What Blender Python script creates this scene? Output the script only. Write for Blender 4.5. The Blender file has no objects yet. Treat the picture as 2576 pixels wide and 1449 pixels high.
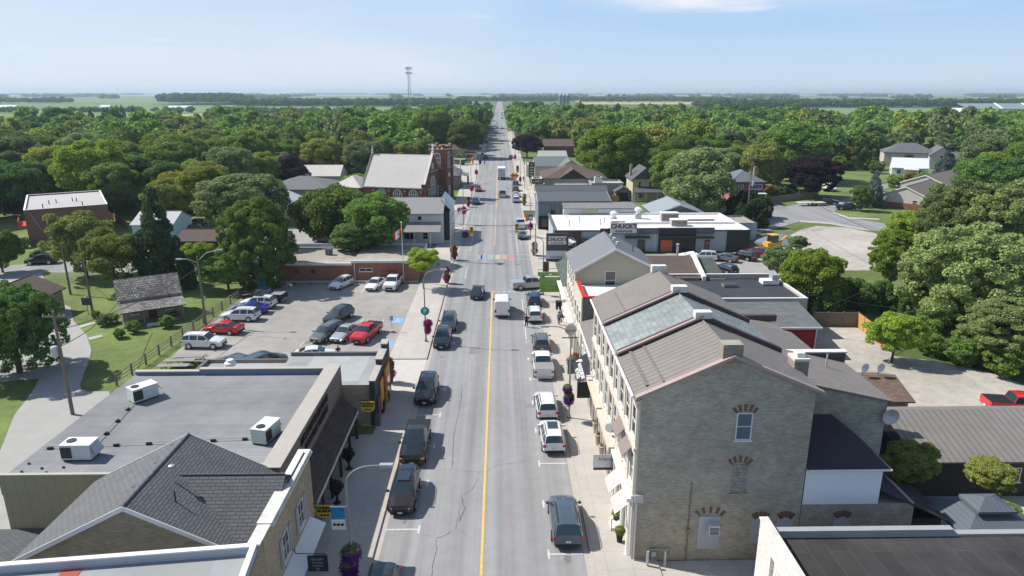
import bpy, math, random
import numpy as np
from math import radians, sin, cos, pi, tan, atan2, hypot
from mathutils import Vector, Matrix
random.seed(7); np.random.seed(7)
S = bpy.context.scene
COL = S.collection
# ------------------------------------------------------------------ camera
cam_d = bpy.data.cameras.new('camera'); cam = bpy.data.objects.new('camera', cam_d); COL.objects.link(cam)
cam.location = (0, 0, 28); cam.rotation_euler = (radians(74), 0, -math.atan(30*cos(radians(16))/1717))
cam_d.lens = 24; cam_d.sensor_width = 36; cam_d.sensor_fit = 'HORIZONTAL'
cam_d.clip_start = 0.5; cam_d.clip_end = 60000
S.camera = cam
HAZE_D = 1.25e-4
# ------------------------------------------------------------------ world
SUN_AZ = radians(-72); SUN_EL = radians(46)
W = bpy.data.worlds.new('World'); S.world = W; W.use_nodes = True
nt = W.node_tree; nt.nodes.clear()
def N(t, typ, **kw):
    n = t.nodes.new(typ)
    for k, v in kw.items():
        if k in ('op', 'operation'): n.operation = v
        elif hasattr(n, k) and not k.startswith('i_'): setattr(n, k, v)
    return n
sky = N(nt, 'ShaderNodeTexSky'); sky.sky_type = 'NISHITA'; sky.sun_disc = False
sky.sun_elevation = SUN_EL; sky.sun_rotation = SUN_AZ; sky.altitude = 300; sky.air_density = 1.0; sky.dust_density = 0.6; sky.ozone_density = 3.0
tc = N(nt, 'ShaderNodeTexCoord'); mp = N(nt, 'ShaderNodeMapping'); mp.inputs['Scale'].default_value = (1.2, 2.2, 9.0)
mp.inputs['Rotation'].default_value = (0.0, 0.12, 0.2)
n1 = N(nt, 'ShaderNodeTexNoise'); n1.inputs['Scale'].default_value = 1.3; n1.inputs['Detail'].default_value = 7; n1.inputs['Roughness'].default_value = .5; n1.inputs['Distortion'].default_value = .6
r1 = N(nt, 'ShaderNodeValToRGB'); r1.color_ramp.elements[0].position = .47; r1.color_ramp.elements[1].position = .78
r1.color_ramp.elements[1].color = (.7, .7, .7, 1)
mx = N(nt, 'ShaderNodeMixRGB'); mx.inputs['Color2'].default_value = (5.9, 6.2, 6.6, 1)
# low cumulus puffs near the horizon on the left
mp2 = N(nt, 'ShaderNodeMapping'); mp2.inputs['Scale'].default_value = (7, 7, 22); mp2.inputs['Location'].default_value = (2.35, 0.4, 3.1)
n2 = N(nt, 'ShaderNodeTexNoise'); n2.inputs['Scale'].default_value = 1.0; n2.inputs['Detail'].default_value = 5
r2 = N(nt, 'ShaderNodeValToRGB'); r2.color_ramp.elements[0].position = .70; r2.color_ramp.elements[1].position = .78
sx = N(nt, 'ShaderNodeSeparateXYZ')
ma = N(nt, 'ShaderNodeMapRange'); ma.inputs['From Min'].default_value = .02; ma.inputs['From Max'].default_value = .06
mb = N(nt, 'ShaderNodeMapRange'); mb.inputs['From Min'].default_value = .13; mb.inputs['From Max'].default_value = .09
mc = N(nt, 'ShaderNodeMath', op='MULTIPLY'); md = N(nt, 'ShaderNodeMath', op='MULTIPLY')
mx2 = N(nt, 'ShaderNodeMixRGB'); mx2.inputs['Color2'].default_value = (6.8, 6.9, 7.1, 1)
bg = N(nt, 'ShaderNodeBackground'); bg.inputs['Strength'].default_value = 0.1
wo = N(nt, 'ShaderNodeOutputWorld'); L = nt.links.new
L(tc.outputs['Generated'], mp.inputs['Vector']); L(mp.outputs[0], n1.inputs['Vector']); L(n1.outputs['Fac'], r1.inputs[0])
L(r1.outputs[0], mx.inputs['Fac']); 
gx = N(nt, 'ShaderNodeSeparateXYZ'); L(tc.outputs['Generated'], gx.inputs[0])
gr1 = N(nt, 'ShaderNodeMapRange'); gr1.inputs['From Min'].default_value = 0.0; gr1.inputs['From Max'].default_value = .15; L(gx.outputs['Z'], gr1.inputs['Value'])
gc = N(nt, 'ShaderNodeMixRGB'); gc.inputs['Color1'].default_value = (4.7, 5.6, 6.7, 1); gc.inputs['Color2'].default_value = (2.2, 4.2, 6.9, 1); L(gr1.outputs[0], gc.inputs['Fac'])
gl = N(nt, 'ShaderNodeMapRange'); gl.inputs['From Min'].default_value = .25; gl.inputs['From Max'].default_value = -.85; gl.inputs['To Max'].default_value = .75; L(gx.outputs['X'], gl.inputs['Value'])
gd = N(nt, 'ShaderNodeMixRGB'); gd.inputs['Color2'].default_value = (6.0, 6.3, 6.9, 1); L(gl.outputs[0], gd.inputs['Fac']); L(gc.outputs[0], gd.inputs['Color1'])
gr2 = N(nt, 'ShaderNodeMapRange'); gr2.inputs['From Min'].default_value = .16; gr2.inputs['From Max'].default_value = .45; gr2.inputs['To Min'].default_value = .9; gr2.inputs['To Max'].default_value = 0; L(gx.outputs['Z'], gr2.inputs['Value'])
ge = N(nt, 'ShaderNodeMixRGB'); L(gr2.outputs[0], ge.inputs['Fac']); L(sky.outputs[0], ge.inputs['Color1']); L(gd.outputs[0], ge.inputs['Color2']); L(ge.outputs[0], mx.inputs['Color1'])
L(tc.outputs['Generated'], n2.inputs['Vector']); n2.inputs['Scale'].default_value = 26; n2.inputs['Detail'].default_value = 6; n2.inputs['Roughness'].default_value = .6
n3 = N(nt, 'ShaderNodeTexNoise'); L(mp.outputs[0], n3.inputs['Vector']); n3.inputs['Scale'].default_value = 7; n3.inputs['Detail'].default_value = 6
cur = mx.outputs[0]
for (d, sc_, amp, nz, lo) in (((-.598,.800,.0548),(.016,.016,.0035),.75,n2,.42),((-.652,.757,.062),(.05,.05,.006),.7,n2,.38),((.275,.955,.115),(.12,.12,.014),.9,n3,.25),((-.42,.90,.062),(.02,.02,.002),.35,n2,.35)):
    v1_ = N(nt, 'ShaderNodeVectorMath', op='SUBTRACT'); L(tc.outputs['Generated'], v1_.inputs[0]); v1_.inputs[1].default_value = d
    v2_ = N(nt, 'ShaderNodeVectorMath', op='DIVIDE'); L(v1_.outputs[0], v2_.inputs[0]); v2_.inputs[1].default_value = sc_
    v3_ = N(nt, 'ShaderNodeVectorMath', op='LENGTH'); L(v2_.outputs[0], v3_.inputs[0])
    m1_ = N(nt, 'ShaderNodeMapRange'); m1_.inputs['From Min'].default_value = 1.6; m1_.inputs['From Max'].default_value = 0; m1_.inputs['To Max'].default_value = .55; L(v3_.outputs['Value'], m1_.inputs['Value'])
    a1_ = N(nt, 'ShaderNodeMath', op='ADD'); L(m1_.outputs[0], a1_.inputs[0]); L(nz.outputs['Fac'], a1_.inputs[1])
    m2_ = N(nt, 'ShaderNodeMapRange'); m2_.inputs['From Min'].default_value = .55+lo*.45; m2_.inputs['From Max'].default_value = 1.02; m2_.inputs['To Max'].default_value = amp; L(a1_.outputs[0], m2_.inputs['Value'])
    mm_ = N(nt, 'ShaderNodeMixRGB'); mm_.inputs['Color2'].default_value = (6.9, 6.95, 7.1, 1); L(m2_.outputs[0], mm_.inputs['Fac']); L(cur, mm_.inputs['Color1']); cur = mm_.outputs[0]
L(cur, bg.inputs[0]); L(bg.outputs[0], wo.inputs[0])
# ------------------------------------------------------------------ sun
sd = bpy.data.lights.new('sun', 'SUN'); sd.energy = 4.6; sd.angle = radians(.53); sd.color = (1, .955, .88)
sun = bpy.data.objects.new('sun', sd); COL.objects.link(sun)
sun.rotation_euler = Vector((cos(radians(18))*cos(SUN_EL), -sin(radians(18))*cos(SUN_EL), -sin(SUN_EL))).to_track_quat('-Z', 'Y').to_euler()
S.view_settings.view_transform = 'Standard'; S.view_settings.look = 'None'; S.view_settings.exposure = 0.47; S.view_settings.gamma = 1
S.render.engine = 'CYCLES'
try:
    S.cycles.max_bounces = 5; S.cycles.volume_bounces = 0; S.cycles.transparent_max_bounces = 6
except Exception: pass
# ------------------------------------------------------------------ surveyed points: photo tile -> ray -> place in the world
F_ = 1717.; P_ = radians(16); PS_ = math.atan(30*cos(P_)/F_)
R_ = {'W':(0,0,1/1.4907),'A':(0,1300,1.684),'B':(900,1300,1.684),'C':(1800,1300,1.684),'D':(2700,1300,1.685),'E':(0,600,1.811),'F':(800,600,1.811),'H':(1650,550,1.9325),'I':(2300,550,1.9325),'J':(3000,500,1.811),'K':(0,0,2.0125),'L':(1280,0,2.0125),'M':(2560,0,2.0125),'N':(1650,350,3.622),'Q1':(2080,1000,2.898),'Q2':(2120,1500,2.195),'Q3':(1500,500,3.6225),'Q4':(1300,500,3.22),'Q5':(1980,650,2.898),'Q6':(1180,1300,3.22)}
def ray(r, x, y):
    a, b, s = R_[r]; x = (a+x/s)/1.4907; y = (b+y/s)/1.4907
    u = (x-1288)/F_; v = (y-724.5)/F_
    Y = cos(P_)-v*sin(P_); Z = -(sin(P_)+v*cos(P_)); c, s_ = cos(PS_), sin(PS_)
    return u*c+Y*s_, -u*s_+Y*c, Z
def G(r, x, y, z=0.):
    X, Y, Z = ray(r, x, y); t = (z-28)/Z; return (X*t, Y*t)
def AY(r, x, y, Yw):
    X, Y, Z = ray(r, x, y); t = Yw/Y; return (X*t, Yw, 28+Z*t)
def AX(r, x, y, Xw):
    X, Y, Z = ray(r, x, y); t = Xw/X; return (Xw, Y*t, 28+Z*t)
# ------------------------------------------------------------------ materials
MATS = {}
def mat(name, col, rough=.85, var=.12, ns=1.0, metal=0., spec=.3, pat=None, bump=0., coat=0., c2=None, big=0., streak=0., low=None):
    if name in MATS: return MATS[name]
    m = bpy.data.materials.new(name); m.use_nodes = True; t = m.node_tree; t.nodes.clear(); l = t.links.new
    o = N(t, 'ShaderNodeOutputMaterial'); p = N(t, 'ShaderNodeBsdfPrincipled'); l(p.outputs[0], o.inputs[0])
    p.inputs['Roughness'].default_value = rough; p.inputs['Metallic'].default_value = metal
    p.inputs['Specular IOR Level'].default_value = spec; p.inputs['Coat Weight'].default_value = coat; p.inputs['Coat Roughness'].default_value = .05
    C = (*col, 1); tcn = N(t, 'ShaderNodeTexCoord'); base = None; hgt = None
    sep = N(t, 'ShaderNodeSeparateXYZ'); l(tcn.outputs['Object'], sep.inputs[0])
    if pat:
        k = pat[0]
        if k in ('brick', 'shx', 'shy'):
            cb = N(t, 'ShaderNodeCombineXYZ')
            if k == 'brick':
                sn = N(t, 'ShaderNodeSeparateXYZ'); l(tcn.outputs['Normal'], sn.inputs[0])
                ab = N(t, 'ShaderNodeMath', op='ABSOLUTE'); l(sn.outputs['X'], ab.inputs[0])
                gt = N(t, 'ShaderNodeMath', op='GREATER_THAN'); l(ab.outputs[0], gt.inputs[0]); gt.inputs[1].default_value = .7
                mxx = N(t, 'ShaderNodeMix'); l(gt.outputs[0], mxx.inputs['Factor']); l(sep.outputs['X'], mxx.inputs['A']); l(sep.outputs['Y'], mxx.inputs['B'])
                l(mxx.outputs['Result'], cb.inputs['X']); l(sep.outputs['Z'], cb.inputs['Y'])
            elif k == 'shx': l(sep.outputs['X'], cb.inputs['X']); l(sep.outputs['Y'], cb.inputs['Y'])
            else: l(sep.outputs['Y'], cb.inputs['X']); l(sep.outputs['X'], cb.inputs['Y'])
            b = N(t, 'ShaderNodeTexBrick'); l(cb.outputs[0], b.inputs['Vector']); b.inputs['Scale'].default_value = 1
            b.inputs['Brick Width'].default_value = pat[1]; b.inputs['Row Height'].default_value = pat[2]; b.inputs['Mortar Size'].default_value = pat[4]
            b.inputs['Mortar Smooth'].default_value = .1; b.offset = 0 if name.startswith('sidewalk') else .5
            b.inputs['Color1'].default_value = C; b.inputs['Color2'].default_value = (*(c2 or [c*.7 for c in col]), 1); b.inputs['Mortar'].default_value = (*pat[3], 1)
            base = b.outputs['Color']; hgt = b.outputs['Fac']
        else:   # ('rib', axis, spacing, width, darkfactor)
            mu = N(t, 'ShaderNodeMath', op='MULTIPLY'); l(sep.outputs[pat[1]], mu.inputs[0]); mu.inputs[1].default_value = 1/pat[2]
            fr = N(t, 'ShaderNodeMath', op='FRACT'); l(mu.outputs[0], fr.inputs[0])
            lt = N(t, 'ShaderNodeMath', op='LESS_THAN'); l(fr.outputs[0], lt.inputs[0]); lt.inputs[1].default_value = pat[3]
            b = N(t, 'ShaderNodeMixRGB'); l(lt.outputs[0], b.inputs['Fac']); b.inputs['Color1'].default_value = C; b.inputs['Color2'].default_value = (*[c*pat[4] for c in col], 1)
            base = b.outputs[0]; hgt = lt.outputs[0]
    no = N(t, 'ShaderNodeTexNoise'); no.inputs['Scale'].default_value = ns; no.inputs['Detail'].default_value = 8; no.inputs['Roughness'].default_value = .65
    l(tcn.outputs['Object'], no.inputs['Vector'])
    mr = N(t, 'ShaderNodeMapRange'); mr.inputs['From Min'].default_value = .25; mr.inputs['From Max'].default_value = .75
    mr.inputs['To Min'].default_value = 1-var; mr.inputs['To Max'].default_value = 1+var; l(no.outputs['Fac'], mr.inputs['Value'])
    fac = mr.outputs[0]
    if big:
        nb = N(t, 'ShaderNodeTexNoise'); nb.inputs['Scale'].default_value = ns*.11; nb.inputs['Detail'].default_value = 4; l(tcn.outputs['Object'], nb.inputs['Vector'])
        m2 = N(t, 'ShaderNodeMapRange'); m2.inputs['From Min'].default_value = .3; m2.inputs['From Max'].default_value = .7; m2.inputs['To Min'].default_value = 1-big; m2.inputs['To Max'].default_value = 1+big
        l(nb.outputs['Fac'], m2.inputs['Value']); mm = N(t, 'ShaderNodeMath', op='MULTIPLY'); l(fac, mm.inputs[0]); l(m2.outputs[0], mm.inputs[1]); fac = mm.outputs[0]
    if streak:
        ms_ = N(t, 'ShaderNodeMapping'); ms_.inputs['Scale'].default_value = (1.1, .012, 1); l(tcn.outputs['Object'], ms_.inputs[0]); nb = N(t, 'ShaderNodeTexNoise'); nb.inputs['Scale'].default_value = 1; nb.inputs['Detail'].default_value = 5; l(ms_.outputs[0], nb.inputs['Vector'])
        m2 = N(t, 'ShaderNodeMapRange'); m2.inputs['From Min'].default_value = .32; m2.inputs['From Max'].default_value = .68; m2.inputs['To Min'].default_value = 1-streak; m2.inputs['To Max'].default_value = 1+streak
        l(nb.outputs['Fac'], m2.inputs['Value']); mm = N(t, 'ShaderNodeMath', op='MULTIPLY'); l(fac, mm.inputs[0]); l(m2.outputs[0], mm.inputs[1]); fac = mm.outputs[0]
    if low:
        az = N(t, 'ShaderNodeMath', op='MULTIPLY_ADD'); l(no.outputs['Fac'], az.inputs[0]); az.inputs[1].default_value = 5; l(sep.outputs['Z'], az.inputs[2])
        ml = N(t, 'ShaderNodeMapRange'); l(az.outputs[0], ml.inputs['Value']); ml.inputs['From Min'].default_value = 7.5; ml.inputs['From Max'].default_value = 3.2
        mc_ = N(t, 'ShaderNodeMixRGB', blend_type='MULTIPLY'); l(ml.outputs[0], mc_.inputs['Fac']); l(base, mc_.inputs['Color1']); mc_.inputs['Color2'].default_value = (*low, 1); base = mc_.outputs[0]
    vm = N(t, 'ShaderNodeVectorMath', op='SCALE')
    if base is not None: l(base, vm.inputs[0])
    else: vm.inputs[0].default_value = col
    l(fac, vm.inputs['Scale']); l(vm.outputs[0], p.inputs['Base Color'])
    if bump:
        bn = N(t, 'ShaderNodeBump'); bn.inputs['Strength'].default_value = min(1, bump); bn.inputs['Distance'].default_value = .03
        l(hgt if hgt is not None else no.outputs['Fac'], bn.inputs['Height']); l(bn.outputs[0], p.inputs['Normal'])
    MATS[name] = m; return m
def leafmat(name, col, tint=(1.22, 1.15, .95), blue=0):
    m = bpy.data.materials.new(name); m.use_nodes = True; t = m.node_tree; t.nodes.clear(); l = t.links.new
    o = N(t, 'ShaderNodeOutputMaterial'); g = N(t, 'ShaderNodeNewGeometry'); oi = N(t, 'ShaderNodeObjectInfo')
    tcn = N(t, 'ShaderNodeTexCoord'); no = N(t, 'ShaderNodeTexNoise'); no.inputs['Scale'].default_value = .35; no.inputs['Detail'].default_value = 3
    l(g.outputs['Position'], no.inputs['Vector'])
    a = N(t, 'ShaderNodeMixRGB'); a.inputs['Color1'].default_value = (*col, 1); a.inputs['Color2'].default_value = (*[col[i]*tint[i] for i in range(3)], 1)
    mr = N(t, 'ShaderNodeMapRange'); mr.inputs['From Min'].default_value = .35; mr.inputs['From Max'].default_value = .7; l(no.outputs['Fac'], mr.inputs['Value']); l(mr.outputs[0], a.inputs['Fac'])
    h = N(t, 'ShaderNodeHueSaturation'); l(a.outputs[0], h.inputs['Color'])
    v1 = N(t, 'ShaderNodeMapRange'); v1.inputs['To Min'].default_value = .62; v1.inputs['To Max'].default_value = 1.35; l(g.outputs['Random Per Island'], v1.inputs['Value'])
    v2 = N(t, 'ShaderNodeMapRange'); v2.inputs['To Min'].default_value = .75; v2.inputs['To Max'].default_value = 1.3; l(oi.outputs['Random'], v2.inputs['Value'])
    vv = N(t, 'ShaderNodeMath', op='MULTIPLY'); l(v1.outputs[0], vv.inputs[0]); l(v2.outputs[0], vv.inputs[1]); l(vv.outputs[0], h.inputs['Value'])
    v3 = N(t, 'ShaderNodeMapRange'); v3.inputs['To Min'].default_value = .485; v3.inputs['To Max'].default_value = .518
    mm = N(t, 'ShaderNodeMath', op='MULTIPLY'); mm.inputs[1].default_value = 7.31; fr = N(t, 'ShaderNodeMath', op='FRACT'); l(oi.outputs['Random'], mm.inputs[0]); l(mm.outputs[0], fr.inputs[0]); l(fr.outputs[0], v3.inputs['Value']); l(v3.outputs[0], h.inputs['Hue'])
    p = N(t, 'ShaderNodeBsdfPrincipled'); p.inputs['Roughness'].default_value = .8; p.inputs['Specular IOR Level'].default_value = .12; l(h.outputs[0], p.inputs['Base Color'])
    tr = N(t, 'ShaderNodeBsdfTranslucent'); l(h.outputs[0], tr.inputs[0]); ms = N(t, 'ShaderNodeMixShader'); ms.inputs[0].default_value = .38
    l(p.outputs[0], ms.inputs[1]); l(tr.outputs[0], ms.inputs[2]); l(ms.outputs[0], o.inputs[0]); MATS[name] = m; return m
asphalt = mat('asphalt', (.25, .25, .252), .9, .09, .9, big=.06, bump=.1, streak=.2)
lotm = mat('lot_asphalt', (.30, .285, .265), .92, .16, .5, big=.14)
laneM = mat('lane_asphalt', (.33, .325, .31), .92, .08, .6, big=.06)
gravel = mat('gravel', (.38, .35, .31), .95, .22, .9, big=.16)
conc = mat('sidewalk_concrete', (.44, .41, .37), .9, .08, 1.0, pat=('shx', 1.6, 1.75, (.30, .28, .25), .014), c2=(.42, .39, .355), big=.10)
kerbm = mat('kerb_concrete', (.40, .365, .33), .9, .1, 1.5)
grassm = mat('grass', (.125, .17, .048), .95, .25, 1.1, big=.30)
drygr = mat('rough_grass', (.11, .14, .04), .95, .3, .8, big=.25)
yel = mat('yellow_paint', (.70, .43, .11), .8, .28, 5.); whp = mat('white_paint', (.56, .55, .53), .8, .3, 5.)
white = mat('white_painted', (.74, .74, .72), .6, .05); trim = mat('trim_white', (.68, .66, .63), .6, .05); trimC = mat('cream_trim', (.56, .52, .45), .7, .1, 2.); redL = mat('faded_red_brick', (.15, .085, .065), .9, .25, 6.); dullB = mat('dull_brown_brick', (.21, .105, .08), .9, .1, 1.2, pat=('brick', .30, .10, (.23, .15, .12), .01), c2=(.17, .085, .065), big=.07)
glass = mat('window_glass', (.02, .025, .03), .06, .1, spec=.7); cglass = mat('car_glass', (.025, .04, .05), .04, .05, spec=.8)
darkm = mat('dark_metal', (.03, .03, .032), .5, .1, spec=.4); galv = mat('galvanised', (.42, .43, .44), .45, .1, metal=.3)
tyre = mat('tyre', (.02, .02, .021), .8, .1); chrome = mat('rim_silver', (.5, .5, .52), .35, .05, metal=.6)
brickY = mat('buff_brick', (.385, .37, .31), .9, .2, 1.6, pat=('brick', .30, .10, (.30, .285, .25), .012), c2=(.275, .265, .225), bump=.3, big=.18, low=(1.04, .96, .84))
brickY2 = mat('pale_buff_brick', (.40, .32, .205), .9, .15, 1.2, pat=('brick', .30, .10, (.36, .32, .25), .012), c2=(.29, .215, .14), bump=.2, big=.2)
brickR = mat('red_brick', (.21, .072, .045), .9, .12, 1.2, pat=('brick', .30, .10, (.27, .16, .12), .01), c2=(.16, .05, .035), bump=.2, big=.08)
brickO = mat('orange_brick', (.30, .12, .075), .9, .1, 1.2, pat=('brick', .30, .10, (.32, .2, .15), .01), c2=(.25, .095, .06), big=.07)
brickG = mat('grey_brick', (.17, .17, .16), .9, .14, 1.2, pat=('brick', .30, .10, (.22, .22, .2), .01), c2=(.12, .12, .115), big=.1)
cream = mat('cream_paint', (.52, .47, .385), .8, .08, 1., big=.06)
pinkst = mat('pinkish_stone', (.58, .47, .39), .8, .1, 1.)
sidingB = mat('beige_siding', (.42, .385, .30), .7, .04, 1., pat=('rib', 'X', .3, .1, .82)); sidingT = mat('olive_tan_siding', (.33, .30, .19), .8, .06, 1., pat=('rib', 'X', .62, .03, .55))
brownM = mat('brown_metal_roof_x', (.215, .198, .184), .75, .1, 1., pat=('rib', 'X', .5, .3, .76), spec=.15, bump=.5, big=.05)
brownY = mat('brown_metal_roof_y', (.215, .198, .184), .75, .1, 1., pat=('rib', 'Y', .5, .3, .76), spec=.15, bump=.5, big=.05)
greyMx = mat('grey_metal_roof_x', (.27, .26, .26), .45, .06, 1., pat=('rib', 'X', .45, .1, .55), bump=.4)
slate = mat('slate_roof', (.245, .27, .275), .85, .3, 1.2, pat=('shy', .55, .34, (.16, .175, .175), .02), c2=(.20, .225, .225), big=.28)
shG = mat('grey_shingle_x', (.115, .12, .13), .9, .12, 1.2, pat=('shx', .5, .17, (.045, .047, .052), .02), c2=(.095, .10, .108), big=.06)
shGy = mat('grey_shingle_y', (.15, .155, .165), .9, .12, 1.2, pat=('shy', .5, .17, (.05, .052, .056), .02), c2=(.125, .13, .138), big=.06)
shB = mat('brown_shingle', (.13, .095, .08), .9, .12, 1.2, pat=('shx', .9, .26, (.07, .05, .042), .03), c2=(.11, .085, .075), big=.06)
shGr = mat('green_shingle', (.10, .125, .105), .9, .12, 1.2, pat=('shy', .9, .3, (.05, .06, .05), .03), big=.06)
shL = mat('light_grey_shingle', (.54, .51, .48), .9, .06, 1.5, pat=('shx', .6, .3, (.50, .47, .44), .03), c2=(.52,.49,.46), big=.03)
cedar = mat('cedar_shake', (.36, .335, .31), .95, .35, 2.5, pat=('shx', .35, .28, (.05, .045, .04), .03), c2=(.17, .155, .145), big=.25)
memb = mat('grey_membrane_roof', (.225, .23, .24), .9, .18, .5, pat=('shx', 9, .95, (.275, .28, .285), .022), c2=(.21, .215, .225), big=.30)
membL = mat('pale_membrane_roof', (.36, .38, .38), .8, .08, .6, pat=('shy', 3, 1.8, (.28, .29, .29), .03), big=.08)
membW = mat('white_membrane_roof', (.74, .72, .68), .7, .16, .35, big=.08); membBlk = mat('black_roof', (.05, .047, .047), .95, .35, .5, pat=('shy', 12, 1.1, (.065,.062,.06), .03), c2=(.042,.04,.04), big=.4)
tarG = mat('gravel_tar_roof', (.33, .30, .26), .95, .25, .5, big=.15)
coping = mat('beige_coping', (.40, .37, .33), .6, .06); dcop = mat('dark_coping', (.13, .13, .14), .6, .06)
charc = mat('charcoal_siding', (.045, .048, .052), .7, .1, 1., pat=('rib', 'X', .3, .08, .6)); blueG = mat('blue_grey_wall', (.36, .40, .43), .8, .05, 1., big=.05)
bwall = mat('brown_panel', (.10, .055, .045), .7, .1); wsid = mat('white_siding', (.70, .72, .74), .7, .04, 1., pat=('rib', 'Z', .16, .12, .78))
wood = mat('weathered_wood', (.20, .17, .135), .95, .25, 3.); woodD = mat('dark_wood', (.06, .045, .035), .9, .2, 3.); woodN = mat('new_wood', (.42, .25, .11), .9, .15, 2., pat=('rib', 'X', .16, .08, .6))
logm = mat('grey_logs', (.24, .225, .205), .95, .2, 2., pat=('rib', 'Z', .34, .22, 1.6)); bark = mat('bark', (.10, .08, .06), .95, .25, 4.)
redm = mat('red_paint', (.55, .03, .02), .6, .06); orangeM = mat('orange_paint', (.75, .20, .02), .7, .06); blackM = mat('black_paint', (.014, .014, .015), .6, .1)
yelS = mat('yellow_sign', (.72, .52, .05), .6, .05); greenS = mat('green_sign', (.17, .42, .05), .6, .05); blueS = mat('blue_sign', (.02, .10, .30), .6, .05); tealS = mat('teal_sign', (.01, .26, .26), .6, .05)
bronze = mat('bronze_siding', (.055, .045, .042), .8, .1, 1., pat=('rib', 'X', .35, .1, .6)); pinkw = mat('pink_brick', (.38, .15, .16), .9, .08, 1.); creamY = mat('cream_yellow_brick', (.50, .45, .30), .9, .08, 1.)
stW = mat('stained_white', (.6, .58, .54), .8, .25, 1.5)
sk = mat('skin', (.45, .28, .2), .6, .05); denim = mat('denim', (.04, .06, .12), .8, .1); cloth_b = mat('black_cloth', (.02, .02, .024), .9, .1); cloth_g = mat('grey_blue_cloth', (.12, .17, .22), .9, .1); cloth_w = mat('pale_cloth', (.5, .48, .46), .9, .1); hairm = mat('dark_hair', (.03, .02, .015), .8, .1)
LF = {k: leafmat('foliage_'+k, *v) for k, v in {
 'mid': ((0.165, 0.255, 0.062),), 'dark': ((0.11, 0.19, 0.056), (1.35, 1.3, 1.0)), 'bright': ((0.245, 0.35, 0.055), (1.2, 1.08, .9)), 'pale': ((0.225, 0.3, 0.115), (1.15, 1.1, 1.0)), 'grey': ((0.195, 0.262, 0.108), (1.25, 1.2, 1.1)),
 'yellow': ((0.28, 0.34, 0.06), (1.3, 1.05, .8)), 'olive': ((0.22, 0.275, 0.075), (1.35, 1.12, .9)), 'purple': ((0.042, 0.026, 0.036), (1.6, 1.4, 1.5)), 'spruce': ((0.07, 0.11, 0.052), (1.4, 1.3, 1.2)), 'blue': ((0.12, 0.175, 0.16), (1.2, 1.2, 1.2)),
 'cedar': ((0.045, 0.085, 0.03), (1.5, 1.4, 1)), 'far': ((0.13, 0.205, 0.07), (1.25, 1.2, .95)), 'petunia': ((.12, .025, .22), (1.8, 1.2, 1.3)), 'magenta': ((.27, .03, .16), (1.3, 2., .8)), 'redflower': ((.26, .02, .02), (.7, 2., 1.)), 'autumn': ((.26, .17, .04), (1.1, 1., .8))}.items()}
mat('pinkish_flashing', (.36,.27,.25), .6, .06)
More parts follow.
